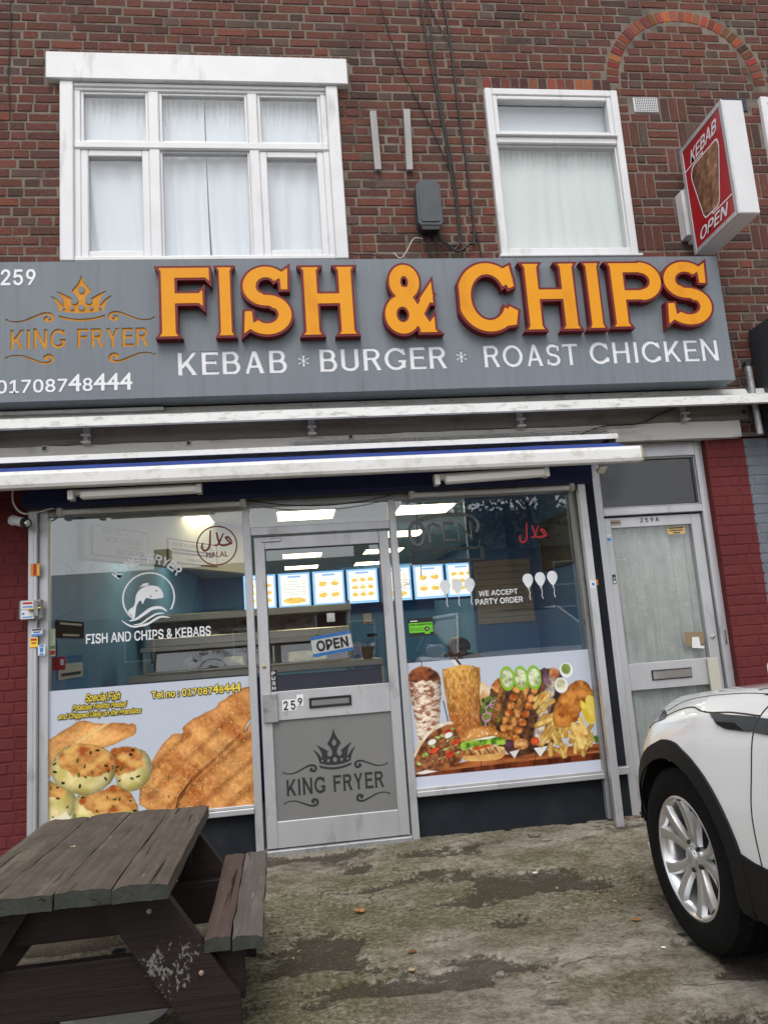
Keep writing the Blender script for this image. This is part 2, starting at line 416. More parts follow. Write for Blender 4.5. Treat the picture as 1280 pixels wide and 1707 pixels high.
def scroll_loops(flipx=False, flipz=False):
    """one flourish, width 1"""
    P = spline([(0, 0), (0.11, -0.045), (0.33, -0.04), (0.56, 0.05), (0.77, 0.135), (0.92, 0.135), (0.99, 0.07), (0.97, -0.01), (0.90, -0.035), (0.83, 0.0), (0.86, 0.04)], 5)
    n = len(P); ws = [0.02+0.055*min(1, 1.6*i/n) for i in range(n)]
    fn = lambda X, Z: np.minimum(sd_stroke(X, Z, P, ws), np.hypot(X, Z)-0.028)
    L = field_loops(fn, -0.06, 1.08, -0.13, 0.22, 0.008)
    return [[((1-p[0]) if flipx else p[0], -p[1] if flipz else p[1]) for p in l] for l in L]
# ------------------------------------------------------------------ materials
class NG:
    def __init__(s, name):
        s.m = bpy.data.materials.new(name); s.m.use_nodes = True; s.t = s.m.node_tree; s.t.nodes.clear()
        s.out = s.t.nodes.new('ShaderNodeOutputMaterial'); s._pos = None
    def n(s, typ, **kw):
        nd = s.t.nodes.new(typ)
        for k, v in kw.items():
            if k in nd.inputs: nd.inputs[k].default_value = v
            else: setattr(nd, k, v)
        return nd
    def l(s, a, b): s.t.links.new(a, b)
    def pos(s, stretch=(1, 1, 1), obj=False):
        if obj: src = s.n('ShaderNodeTexCoord').outputs['Object']
        else: src = s.n('ShaderNodeNewGeometry').outputs['Position']
        mp = s.n('ShaderNodeMapping'); mp.inputs['Scale'].default_value = stretch; s.l(src, mp.inputs['Vector']); return mp.outputs[0]
    def noise(s, sc, stretch=(1, 1, 1), detail=5, rough=0.55, dist=0.0):
        nd = s.n('ShaderNodeTexNoise'); nd.inputs['Scale'].default_value = sc; nd.inputs['Detail'].default_value = detail; nd.inputs['Roughness'].default_value = rough; nd.inputs['Distortion'].default_value = dist
        s.l(s.pos(stretch), nd.inputs['Vector']); return nd.outputs['Fac']
    def ramp(s, fac, lo, hi):
        r = s.n('ShaderNodeMapRange'); r.inputs['From Min'].default_value = lo; r.inputs['From Max'].default_value = hi; s.l(fac, r.inputs['Value']); return r.outputs[0]
    def mix(s, fac, a, b, mode='MIX'):
        m = s.n('ShaderNodeMix', data_type='RGBA'); m.blend_type = mode
        for i, x in ((0, fac), (6, a), (7, b)):
            if hasattr(x, 'default_value'): s.l(x, m.inputs[i])
            elif i == 0: m.inputs[0].default_value = x
            else: m.inputs[i].default_value = (*x, 1)
        return m.outputs[2]
    def math(s, op, a, b):
        m = s.n('ShaderNodeMath', operation=op)
        for i, x in ((0, a), (1, b)):
            if hasattr(x, 'default_value'): s.l(x, m.inputs[i])
            else: m.inputs[i].default_value = x
        return m.outputs[0]
    def bsdf(s, col, rough=0.5, metal=0.0, bump=None, bstr=0.3, bdist=0.01, spec=0.5, coat=0.0):
        b = s.n('ShaderNodeBsdfPrincipled')
        if hasattr(col, 'default_value'): s.l(col, b.inputs['Base Color'])
        else: b.inputs['Base Color'].default_value = (*col, 1)
        if hasattr(rough, 'default_value'): s.l(rough, b.inputs['Roughness'])
        else: b.inputs['Roughness'].default_value = rough
        b.inputs['Metallic'].default_value = metal; b.inputs['Specular IOR Level'].default_value = spec; b.inputs['Coat Weight'].default_value = coat
        if bump is not None:
            bp = s.n('ShaderNodeBump'); bp.inputs['Strength'].default_value = bstr; bp.inputs['Distance'].default_value = bdist
            s.l(bump, bp.inputs['Height']); s.l(bp.outputs[0], b.inputs['Normal'])
        s.l(b.outputs[0], s.out.inputs['Surface']); return b
MATS = {}
def pmat(name, c, c2=None, sc=4, st=(1, 1, 1), rough=0.5, rough2=None, metal=0, bump=0, bsc=60, bst=(1, 1, 1), spec=0.5, coat=0, dirt=None, dsc=6, dst=(1, 1, 1), dlo=0.55, dhi=0.68, dmax=1.0, bd=0.004):
    g = NG(name); col = c
    if c2 is not None: col = g.mix(g.ramp(g.noise(sc, st), 0.3, 0.7), c, c2)
    if dirt is not None:
        f = g.math('MULTIPLY', g.ramp(g.noise(dsc, dst, 8, 0.65), dlo, dhi), dmax); col = g.mix(f, col, dirt)
    rg = rough
    if rough2 is not None:
        r = g.n('ShaderNodeMapRange'); r.inputs['To Min'].default_value = rough; r.inputs['To Max'].default_value = rough2; g.l(g.noise(sc*2, st), r.inputs['Value']); rg = r.outputs[0]
    g.bsdf(col, rg, metal, g.noise(bsc, bst, 6) if bump else None, bump, bd, spec, coat)
    MATS[name] = g.m; return g.m
def emat(name, c, e):
    g = NG(name); em = g.n('ShaderNodeEmission'); em.inputs['Color'].default_value = (*c, 1); em.inputs['Strength'].default_value = e
    g.l(em.outputs[0], g.out.inputs['Surface']); MATS[name] = g.m; return g.m
def glassmat(name, tint=(0.93, 0.96, 0.96), k=2.0, rough=0.0, wavy=0.0, ior=1.5):
    g = NG(name); tr = g.n('ShaderNodeBsdfTransparent'); tr.inputs[0].default_value = (*tint, 1)
    gl = g.n('ShaderNodeBsdfGlossy'); gl.inputs['Roughness'].default_value = rough; gl.inputs['Color'].default_value = (1, 1, 1, 1)
    lw_ = g.n('ShaderNodeLayerWeight'); lw_.inputs['Blend'].default_value = 0.5; fz = g.math('ADD', g.math('MULTIPLY', g.math('POWER', lw_.outputs['Facing'], 5.0), 0.96), 0.04)
    if wavy:
        bp = g.n('ShaderNodeBump'); bp.inputs['Strength'].default_value = wavy; bp.inputs['Distance'].default_value = 0.01
        g.l(g.noise(1.3, (1, 1, 1), 2), bp.inputs['Height']); g.l(bp.outputs[0], gl.inputs['Normal'])
    f = g.math('MULTIPLY', fz, k); f2 = g.math('MINIMUM', f, 1.0)
    mx = g.n('ShaderNodeMixShader'); g.l(f2, mx.inputs[0]); g.l(tr.outputs[0], mx.inputs[1]); g.l(gl.outputs[0], mx.inputs[2])
    g.l(mx.outputs[0], g.out.inputs['Surface']); MATS[name] = g.m; return g.m
def attrmat(name, attr='print', rough=0.35, spec=0.4, emit=0.0, noise=0.0):
    g = NG(name); a = g.n('ShaderNodeAttribute', attribute_name=attr); b = g.bsdf(a.outputs['Color'], rough, spec=spec)
    if emit: g.l(a.outputs['Color'], b.inputs['Emission Color']); b.inputs['Emission Strength'].default_value = emit
    MATS[name] = g.m; return g.m
def brickmat(name, attr=False, paint=None):
    g = NG(name)
    if paint is not None:
        base = g.mix(g.ramp(g.noise(3.0), 0.3, 0.7), paint, tuple(x*0.78 for x in paint))
        chip = g.ramp(g.noise(55, (1, 1, 1), 4), 0.76, 0.78); base = g.mix(g.math('MULTIPLY', chip, g.ramp(g.noise(2.0), 0.5, 0.62)), base, (0.42, 0.33, 0.29))
    else:
        if attr: base = g.n('ShaderNodeAttribute', attribute_name='tint').outputs['Color']
        else: base = g.n('ShaderNodeObjectInfo').outputs['Color']
        f = g.ramp(g.noise(60, (0.6, 1, 3.0), 6, 0.7), 0.28, 0.74)
        base = g.mix(f, g.mix(1.0, base, (0.5, 0.48, 0.47), 'MULTIPLY'), g.mix(1.0, base, (1.45, 1.42, 1.4), 'MULTIPLY'))
        base = g.mix(g.math('MULTIPLY', g.ramp(g.noise(2.2, (1, 1, 1), 4), 0.5, 0.75), 0.45), base, (0.045, 0.036, 0.032))
        base = g.mix(g.math('MULTIPLY', g.ramp(g.noise(70, (1, 1, 1), 3), 0.64, 0.7), 0.55), base, (0.30, 0.25, 0.21))
    grooves = g.noise(30, (0.35, 1, 9.0), 4, 0.6); fine = g.noise(140, (1, 1, 1), 5)
    h = g.math('ADD', g.math('MULTIPLY', grooves, 1.2), fine)
    g.bsdf(base, 0.9, 0, h, 0.55 if paint is None else 0.45, 0.006, 0.25 if paint is None else 0.35)
    MATS[name] = g.m; return g.m

m_brick = brickmat('brick_face'); m_brick_a = brickmat('brick_face_field', True)
m_red = brickmat('red_masonry_paint', paint=(0.15, 0.026, 0.028)); m_gpaint = brickmat('grey_masonry_paint', paint=(0.165, 0.185, 0.215))
m_mortar = pmat('mortar', (0.235, 0.202, 0.168), (0.155, 0.130, 0.106), 7, rough=0.95, bump=0.6, bsc=90, dirt=(0.07, 0.052, 0.043), dsc=2.4, dlo=0.50, dhi=0.64, dmax=0.75, spec=0.2)
m_white = pmat('white_paint', (0.78, 0.78, 0.79), (0.70, 0.70, 0.71), 3, rough=0.42, bump=0.12, bsc=40, dirt=(0.30, 0.29, 0.25), dsc=5, dst=(1, 1, 0.25), dlo=0.57, dhi=0.74, dmax=0.65)
m_whited = pmat('white_weathered_paint', (0.76, 0.76, 0.74), (0.68, 0.68, 0.66), 3, rough=0.5, bump=0.15, bsc=40, dirt=(0.16, 0.15, 0.11), dsc=24, dst=(0.4, 1, 1.2), dlo=0.52, dhi=0.72, dmax=0.75)
m_awnw = pmat('awning_white_enamel', (0.76, 0.755, 0.74), (0.68, 0.675, 0.65), 2, rough=0.42, dirt=(0.34, 0.33, 0.25), dsc=20, dst=(0.5, 1, 0.8), dlo=0.52, dhi=0.74, dmax=0.7)
m_alu = pmat('brushed_aluminium', (0.62, 0.62, 0.64), (0.52, 0.52, 0.54), 6, (1, 1, 0.3), rough=0.38, rough2=0.55, metal=0.55, bump=0.08, bsc=90, bst=(1, 1, 0.05), dirt=(0.30, 0.29, 0.28), dsc=9, dst=(1, 1, 0.4), dlo=0.56, dhi=0.75, dmax=0.7)
m_alud = pmat('dull_aluminium', (0.42, 0.42, 0.43), (0.33, 0.33, 0.34), 8, (1, 1, 0.3), rough=0.5, metal=0.5, dirt=(0.20, 0.20, 0.20), dsc=12, dlo=0.55, dhi=0.7, bump=0.1, bsc=50)
m_panel = pmat('sign_grey', (0.205, 0.232, 0.258), (0.175, 0.20, 0.225), 1.6, (1, 1, 0.5), rough=0.45, spec=0.3, dirt=(0.115, 0.125, 0.13), dsc=7, dst=(2.6, 1, 0.14), dlo=0.48, dhi=0.76, dmax=0.5)
m_amber = pmat('amber_acrylic', (0.82, 0.345, 0.015), (0.77, 0.305, 0.012), 2.5, rough=0.45, spec=0.2, dirt=(0.55, 0.16, 0.01), dsc=4, dst=(1, 1, 0.5), dlo=0.55, dhi=0.75, dmax=0.5)
m_amberl = pmat('amber_vinyl', (0.66, 0.29, 0.03), (0.52, 0.21, 0.012), 14, rough=0.4, spec=0.2)
m_redret = pmat('red_letter_return', (0.19, 0.013, 0.017), (0.13, 0.010, 0.013), 6, rough=0.45, spec=0.3)
m_vinylw = pmat('white_vinyl', (0.82, 0.83, 0.85), None, rough=0.35)
m_black = pmat('black_plastic', (0.012, 0.012, 0.013), (0.02, 0.02, 0.02), 8, rough=0.45)
m_dark = pmat('dark_soffit', (0.030, 0.031, 0.033), (0.05, 0.05, 0.05), 5, rough=0.7)
m_riser = pmat('navy_render', (0.013, 0.016, 0.021), (0.024, 0.028, 0.034), 3.5, rough=0.85, bump=0.35, bsc=30, dirt=(0.05, 0.05, 0.048), dsc=5, dlo=0.58, dhi=0.8, dmax=0.4, spec=0.12)
m_timber = pmat('bare_grey_timber', (0.175, 0.155, 0.135), (0.115, 0.10, 0.088), 9, (0.25, 1, 4), rough=0.85, bump=0.5, bsc=14, bst=(0.3, 1, 9), dirt=(0.06, 0.05, 0.042), dsc=4, dst=(1, 1, 1.5), dlo=0.52, dhi=0.7, dmax=0.75)
m_wbeam = pmat('white_painted_beam', (0.60, 0.58, 0.55), (0.52, 0.50, 0.46), 4, (0.4, 1, 2), rough=0.6, bump=0.3, bsc=16, bst=(0.3, 1, 6), dirt=(0.23, 0.19, 0.13), dsc=5, dst=(0.7, 1, 1.4), dlo=0.55, dhi=0.72, dmax=0.7)
m_blue = pmat('blue_awning_cloth', (0.018, 0.05, 0.26), (0.012, 0.035, 0.20), 9, rough=0.8, bump=0.2, bsc=200)
m_navy = pmat('navy_cloth', (0.010, 0.016, 0.075), (0.006, 0.010, 0.045), 7, rough=0.85, bump=0.2, bsc=160)
m_lampb = pmat('aged_lamp_plastic', (0.56, 0.54, 0.50), (0.46, 0.44, 0.40), 6, rough=0.5, dirt=(0.20, 0.18, 0.15), dsc=12, dlo=0.56, dhi=0.7, dmax=0.6)
m_tube = pmat('dead_fluorescent_tube', (0.62, 0.62, 0.60), None, rough=0.3)
m_cable = pmat('black_cable', (0.010, 0.010, 0.010), None, rough=0.6)
m_cablew = pmat('white_cable', (0.62, 0.60, 0.55), None, rough=0.5)
m_grbox = pmat('grey_plastic', (0.060, 0.068, 0.078), (0.045, 0.052, 0.06), 10, rough=0.45, dirt=(0.18, 0.19, 0.20), dsc=25, dlo=0.66, dhi=0.74, dmax=0.6)
m_batten = pmat('weathered_batten', (0.42, 0.41, 0.40), (0.30, 0.29, 0.28), 12, (1, 1, 0.2), rough=0.9, bump=0.4, bsc=20, bst=(4, 1, 0.3))
m_curtain = pmat('net_curtain', (0.86, 0.88, 0.90), (0.82, 0.84, 0.86), 2, rough=0.9)
m_cream = pmat('cream_curtain', (0.84, 0.86, 0.80), (0.79, 0.81, 0.75), 2, rough=0.9)
m_roomd = pmat('dark_room', (0.12, 0.12, 0.12), None, rough=0.9)
m_rooml = pmat('pale_room', (0.72, 0.74, 0.76), None, rough=0.9)
m_glass = glassmat('window_glass', (0.94, 0.96, 0.96), 3.7)
m_glassu = glassmat('upper_window_glass', (0.92, 0.955, 0.97), 3.2)
m_glassw = glassmat('wired_glass', (0.92, 0.95, 0.94), 2.6, 0.12)
m_steel = pmat('stainless_steel', (0.62, 0.60, 0.56), (0.54, 0.52, 0.48), 6, (0.3, 1, 1), rough=0.25, rough2=0.4, metal=0.9)
m_chrome = pmat('chrome', (0.75, 0.75, 0.76), None, rough=0.12, metal=1.0)
m_ceil = pmat('ceiling_tile', (0.74, 0.73, 0.69), (0.66, 0.65, 0.61), 14, rough=0.9)
m_tee = pmat('ceiling_bar', (0.75, 0.74, 0.70), None, rough=0.5)
m_iblue = pmat('interior_blue_paint', (0.15, 0.36, 0.68), (0.125, 0.315, 0.61), 4, rough=0.5)
m_ifloor = pmat('interior_floor', (0.16, 0.15, 0.14), (0.12, 0.11, 0.10), 6, rough=0.4)
m_iwhite = pmat('interior_white', (0.66, 0.65, 0.60), (0.60, 0.58, 0.53), 5, rough=0.55)
m_led = emat('ceiling_light_panel', (1.0, 0.89, 0.52), 6.5)
m_frost = pmat('frosted_panel', (0.27, 0.27, 0.265), (0.24, 0.24, 0.235), 3, rough=0.35, metal=0.3, spec=0.5)
m_charcoal = pmat('charcoal_vinyl', (0.028, 0.028, 0.028), None, rough=0.5)
m_paper = pmat('white_paper', (0.74, 0.74, 0.73), None, rough=0.7)
m_yellow = pmat('yellow_print', (0.80, 0.62, 0.04), None, rough=0.5)
m_gold = pmat('gold_print', (0.85, 0.66, 0.06), None, rough=0.5)
m_bluep = pmat('blue_print', (0.035, 0.22, 0.62), None, rough=0.5)
m_redp = pmat('red_print', (0.50, 0.012, 0.02), None, rough=0.45)
m_halal = pmat('dark_red_vinyl', (0.20, 0.010, 0.02), None, rough=0.5)
m_green = pmat('green_print', (0.17, 0.60, 0.02), None, rough=0.5)
m_orange = pmat('orange_print', (0.78, 0.28, 0.03), None, rough=0.5)
m_print = attrmat('printed_poster', 'print', 0.3)
m_brass = pmat('brass', (0.45, 0.33, 0.12), None, rough=0.35, metal=0.9)
# ------------------------------------------------------------------ ground
def gz(x, y):
    """height of the forecourt"""
    x = np.asarray(x, float); y = np.asarray(y, float)
    base = np.where(y > 0, 0.0, 0.013*y); base = np.where(y < -3, -0.039 + 0.012*(y+3), base)
    return base - 0.012*np.clip(x-1.0, 0, 2)*np.clip(1+y/2.5, 0, 1) + 0.02*(fbm(x*0.9, y*0.9, 3, 3)-0.5)*np.clip(-y*2, 0.15, 1)
def gzf(x, y): return float(gz(x, y))
def forecourt():
    def grid(x0, x1, y0, y1, st):
        xs = np.linspace(x0, x1, int(round((x1-x0)/st))+1); ys = np.linspace(y0, y1, int(round((y1-y0)/st))+1)
        return np.meshgrid(xs, ys, indexing='ij')
    V = []; F = []; A = []
    X, Y = grid(-2.2, 3.6, -3.2, 0.26, 0.0135)
    nx, ny = X.shape
    wx = X + 0.12*(fbm(X*4, Y*4, 41, 3)-0.5); wy = Y + 0.12*(fbm(X*4, Y*4, 43, 3)-0.5)
    low = fbm(wx*1.5+3, wy*3.0, 5, 6, 0.62) + 0.075*np.exp(-((X-1.55)/0.55)**2-((Y+1.35)/0.35)**2) + 0.05*np.exp(-((X-0.95)/0.5)**2-((Y+0.85)/0.22)**2)
    sp = np.clip((low-0.585)/0.022, 0, 1)                      # spalled hollows with a ragged edge
    cf = fbm(wx*0.9+9, wy*1.6, 77, 4)-0.5+0.06*np.clip(0.5-fbm(X*0.8, Y*0.8, 91, 2), 0, 1); crack = 0.4*np.clip(1-np.abs(cf)/0.006, 0, 1)
    Z = gz(X, Y) + 0.010*(fbm(X*2.6, Y*2.6, 11, 4)-0.5) + 0.006*(fbm(X*16, Y*16, 13, 3)-0.5) - 0.013*sp*(0.6+0.8*fbm(X*22, Y*22, 19, 2)) - 0.010*crack
    moss = np.clip(fbm(X*1.6+7, Y*1.6, 23, 4)*1.25-0.5 + 0.42*np.exp(-((X+0.1)/0.45)**2-((Y+1.9)/0.9)**2) + 0.22*np.exp(-((X-1.2)/0.6)**2-((Y+1.2)/0.5)**2) + 0.6*np.exp(-((X+0.85)/0.6)**2-((Y+1.5)/0.8)**2), 0, 1)  # moss; the patch under the table also paints in the table's shade
    me = bpy.data.meshes.new('forecourt')
    idx = np.arange(nx*ny).reshape(nx, ny)
    q = np.stack([idx[:-1, :-1], idx[1:, :-1], idx[1:, 1:], idx[:-1, 1:]], -1).reshape(-1, 4)
    P = np.stack([X, Y, Z], -1).reshape(-1, 3)
    me.from_pydata(P.tolist(), [], q.tolist())
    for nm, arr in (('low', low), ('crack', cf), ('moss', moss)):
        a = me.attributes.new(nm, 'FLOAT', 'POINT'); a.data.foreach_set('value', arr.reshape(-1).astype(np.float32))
    me.polygons.foreach_set('use_smooth', [True]*len(me.polygons))
    g = NG('worn_concrete')
    at = lambda n_: g.n('ShaderNodeAttribute', attribute_name=n_).outputs['Fac']
    n1, n2, n3, n4 = g.noise(3.0, (1, 1.5, 1), 8, 0.65), g.noise(11, (1, 1.4, 1), 7, 0.68), g.noise(42, (1, 1.2, 1), 6, 0.7), g.noise(140, (1, 1, 1), 4, 0.65)
    c = g.mix(g.ramp(n1, 0.36, 0.64), (0.20, 0.168, 0.122), (0.54, 0.49, 0.41)); c = g.mix(g.math('MULTIPLY', g.ramp(g.noise(1.1, (1, 1.6, 1), 5, 0.6), 0.48, 0.64), 0.42), c, (0.14, 0.112, 0.075))
    c = g.mix(g.math('MULTIPLY', g.ramp(n2, 0.46, 0.68), 0.5), c, (0.105, 0.082, 0.056))
    c = g.mix(g.math('MULTIPLY', g.ramp(n3, 0.48, 0.64), 0.42), c, (0.080, 0.062, 0.043)); c = g.mix(g.math('MULTIPLY', g.ramp(n3, 0.50, 0.36), 0.45), c, (0.43, 0.385, 0.31))
    c = g.mix(g.math('MULTIPLY', g.ramp(n4, 0.56, 0.66), 0.45), c, (0.055, 0.045, 0.033))
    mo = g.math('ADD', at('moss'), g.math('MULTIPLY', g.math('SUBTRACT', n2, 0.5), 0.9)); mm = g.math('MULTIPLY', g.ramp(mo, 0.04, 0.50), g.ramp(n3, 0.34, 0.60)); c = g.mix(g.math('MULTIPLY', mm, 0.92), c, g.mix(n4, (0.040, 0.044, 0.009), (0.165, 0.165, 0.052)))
    lo_ = g.math('ADD', at('low'), g.math('ADD', g.math('MULTIPLY', g.math('SUBTRACT', n3, 0.5), 0.16), g.math('MULTIPLY', g.math('SUBTRACT', n4, 0.5), 0.08)))
    ck = g.math('ABSOLUTE', g.math('ADD', at('crack'), g.math('MULTIPLY', g.math('SUBTRACT', n2, 0.5), 0.02)), 0.0)
    spn = g.math('MAXIMUM', g.ramp(lo_, 0.590, 0.630), g.math('MULTIPLY', g.math('MULTIPLY', g.ramp(ck, 0.0045, 0.002), g.ramp(n1, 0.52, 0.60)), 0.85))
    dk = g.mix(g.ramp(n3, 0.35, 0.65), (0.022, 0.017, 0.012), (0.085, 0.066, 0.046)); c = g.mix(g.math('MULTIPLY', spn, 0.82), c, dk)
    gr = g.noise(210, (1, 1, 1), 2, 0.5); c = g.mix(g.math('MULTIPLY', g.ramp(gr, 0.665, 0.70), 0.85), c, (0.62, 0.58, 0.50))
    h = g.math('SUBTRACT', g.math('ADD', g.math('ADD', n4, g.math('MULTIPLY', n3, 1.6)), g.math('MULTIPLY', n2, 2.2)), g.math('MULTIPLY', spn, 1.6))
    g.bsdf(c, 0.88, 0, h, 0.9, 0.012, 0.25)
    me.materials.append(g.m); me.update()
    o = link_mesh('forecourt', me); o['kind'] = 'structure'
    # the sheet that runs to the horizon, the street and its far pavement
    m_gr = pmat('rough_concrete_far', (0.17, 0.15, 0.125), (0.12, 0.105, 0.085), 1.5, rough=0.9, bump=0.4, bsc=30)
    b = MB(); xs = [-400, -60, -12, -2.2, 3.6, 12, 60, 400]; ys = [-400, -60, -26, -10, -3.2, 0.26]
    for i in range(len(xs)-1):
        for j in range(len(ys)-1):
            if xs[i] == -2.2 and ys[j] == -3.2: continue
            f = lambda x, y: (x, y, -0.039 + 0.012*(max(y, -10)+3) if y < -3.2 else (0.0 if y > -1 else -0.041))
            b.quad(f(xs[i], ys[j]), f(xs[i+1], ys[j]), f(xs[i+1], ys[j+1]), f(xs[i], ys[j+1]))
    tag(b.build('ground', m_gr), kind='structure')
    m_as = pmat('asphalt', (0.055, 0.055, 0.056), (0.04, 0.04, 0.041), 3, rough=0.85, bump=0.5, bsc=80)
    tag(MB().quad((-200, -18.5, -0.145), (200, -18.5, -0.145), (200, -11.2, -0.145), (-200, -11.2, -0.145)).build('road', m_as), kind='structure')
forecourt()

# ------------------------------------------------------------------ the building
bld = thing('shop_building', 'two storey brown brick shop building with white upstairs windows', 'building', (0.9, 0.2, 0))
OPEN = [(-1.499, 0.537, 4.08, 5.504), (1.696, 2.791, 4.093, 5.517), (4.03, 5.1, 4.093, 5.49)]
XL, XR, ZT = -3.7, 5.2, 7.1
ARC = (3.432, 5.609, 0.586, 0.700)
wm = MB()
def slab(x0, x1, z0, z1, y0, y1, holes):
    xs = sorted({x0, x1} | {min(max(h[i], x0), x1) for h in holes for i in (0, 1)}); zs = sorted({z0, z1} | {min(max(h[i], z0), z1) for h in holes for i in (2, 3)})
    for i in range(len(xs)-1):
        for j in range(len(zs)-1):
            cx, cz = (xs[i]+xs[i+1])/2, (zs[j]+zs[j+1])/2
            if any(h[0] < cx < h[1] and h[2] < cz < h[3] for h in holes): continue
            wm.quad((xs[i], y0, zs[j]), (xs[i+1], y0, zs[j]), (xs[i+1], y0, zs[j+1]), (xs[i], y0, zs[j+1]))
            wm.quad((xs[i], y1, zs[j]), (xs[i], y1, zs[j+1]), (xs[i+1], y1, zs[j+1]), (xs[i+1], y1, zs[j]))
    for h in holes:
        wm.quad((h[0], y0, h[2]), (h[0], y0, h[3]), (h[0], y1, h[3]), (h[0], y1, h[2])); wm.quad((h[1], y0, h[2]), (h[1], y1, h[2]), (h[1], y1, h[3]), (h[1], y0, h[3]))
        wm.quad((h[0], y0, h[3]), (h[1], y0, h[3]), (h[1], y1, h[3]), (h[0], y1, h[3])); wm.quad((h[0], y0, h[2]), (h[0], y1, h[2]), (h[1], y1, h[2]), (h[1], y0, h[2]))
slab(XL, XR, 2.62, ZT, 0.0045, 0.25, OPEN)
wm.quad((XL, 0.008, 2.62), (XL, 0.25, 2.62), (XR, 0.25, 2.62), (XR, 0.008, 2.62))
wm.quad((XL, 0.008, ZT), (XR, 0.008, ZT), (XR, 0.25, ZT), (XL, 0.25, ZT))
wall = wm.build('upper_wall', m_mortar, bld, fix=False)
PAL = [((0.128, 0.050, 0.037), 42), ((0.112, 0.046, 0.036), 34), ((0.092, 0.042, 0.035), 14), ((0.098, 0.066, 0.054), 5), ((0.165, 0.060, 0.041), 5), ((0.072, 0.042, 0.036), 4)]
PTOT = sum(w for _, w in PAL)
def bcol(header=False):
    k = rng.random()*PTOT
    for c, w in PAL:
        k -= w
        if k <= 0: break
    if header and rng.random() < 0.16: c = PAL[3][0] if rng.random() < 0.6 else PAL[5][0]
    j = 0.99 + 0.28*rng.random(); return tuple(min(1, x*j*(0.94+0.12*rng.random())) for x in c)
bricks = []          # (cx, cz, w, h, rot, colour, y)
def put(x0, x1, z0, z1, col=None, rot=0.0):
    if x1-x0 < 0.028 or z1-z0 < 0.02: return
    bricks.append(((x0+x1)/2, (z0+z1)/2, x1-x0, z1-z0, rot, col or bcol(x1-x0 < 0.14), rng.uniform(-0.003, 0.003)))
def clip_put(x0, x1, z0, z1):
    for h in OPEN + [(-1.61, 0.64, 5.49, 5.735), (1.66, 2.75, 5.50, 5.645)]:
        if z1 > h[2]+0.01 and z0 < h[3]-0.01 and x1 > h[0] and x0 < h[1]:
            if x0 < h[0]-0.03: clip_put(x0, h[0]-0.008, z0, z1)
            if x1 > h[1]+0.03: clip_put(h[1]+0.008, x1, z0, z1)
            return
    cx, cz, ri, ro = ARC
    if z1 > cz:
        zz = max(z0, cz); o2 = ro*ro-(zz-cz)**2; a = cx-math.sqrt(o2) if o2 > 0 else None
        zi = z1; i2 = ri*ri-(zi-cz)**2; bi = math.sqrt(i2) if i2 > 0 else None
        if a is not None:
            L, Rr = a-0.008, 2*cx-a+0.008
            if x0 < L and x1 > L:
                put(x0, L, z0, z1)
                if bi and x1 > cx-bi+0.03: clip_put(cx-bi+0.008, x1, z0, z1)
                return
            if x0 < Rr and x1 > Rr:
                put(Rr, x1, z0, z1)
                if bi and x0 < cx+bi-0.03: clip_put(x0, cx+bi-0.008, z0, z1)
                return
            if x0 >= L and x1 <= Rr:
                if bi is None: return
                x0 = max(x0, cx-bi+0.008); x1 = min(x1, cx+bi-0.008)
    if z0 < 3.86 and x0 < 3.2:
        return
    put(x0, x1, z0, z1)
BZ = 5.790; J = 0.0125
def wav(x, z): return 0.012*(float(vnoise(x*0.7, z*0.8, 5))-0.5)*(1.6 if x < 0.6 and z > 5.4 else 0.8)
WEAVE = (2.802, 4.02, BZ-0.075*22, BZ-0.075*4)
k = int(math.floor((2.66-BZ)/0.075)); z = BZ + 0.075*k
while z < ZT-0.08:
    kk = int(round((z-BZ)/0.075)); x = XL + (0.0 if kk % 2 else 0.169) - 0.1*((kk*7) % 3)/6.0; hd = (kk % 2 == 0); first = True
    allhead = 0.62 < (z - 6.05) < 0.66 or rng.random() < 0.03
    while x < XR:
        L = 0.1025 if (hd or allhead) else 0.215
        if rng.random() < 0.04: hd = not hd
        L *= rng.uniform(0.975, 1.02); x1 = min(x+L, XR); dz = wav((x+x1)/2, z); jz = rng.uniform(-0.0015, 0.0015)
        if not (WEAVE[2]-0.01 < z+0.035 < WEAVE[3] and x1 > WEAVE[0] and x < WEAVE[1]):
            if -1.30 < (x+x1)/2 < 0.62 and abs(z-(BZ-0.075)) < 0.01: pass
            else: clip_put(x, x1, z+J/2+dz+jz, z+0.075-J/2+dz+jz)
        else:
            if x < WEAVE[0]-0.03: clip_put(x, WEAVE[0]-J, z+J/2+dz, z+0.075-J/2+dz)
        x = x1 + J*rng.uniform(0.7, 1.4); hd = not hd
    z += 0.075
x = -1.58                                         # headers on edge over the wide window
while x < 0.62:
    put(x, x+0.066, BZ-0.055, BZ-0.004); x += 0.0775
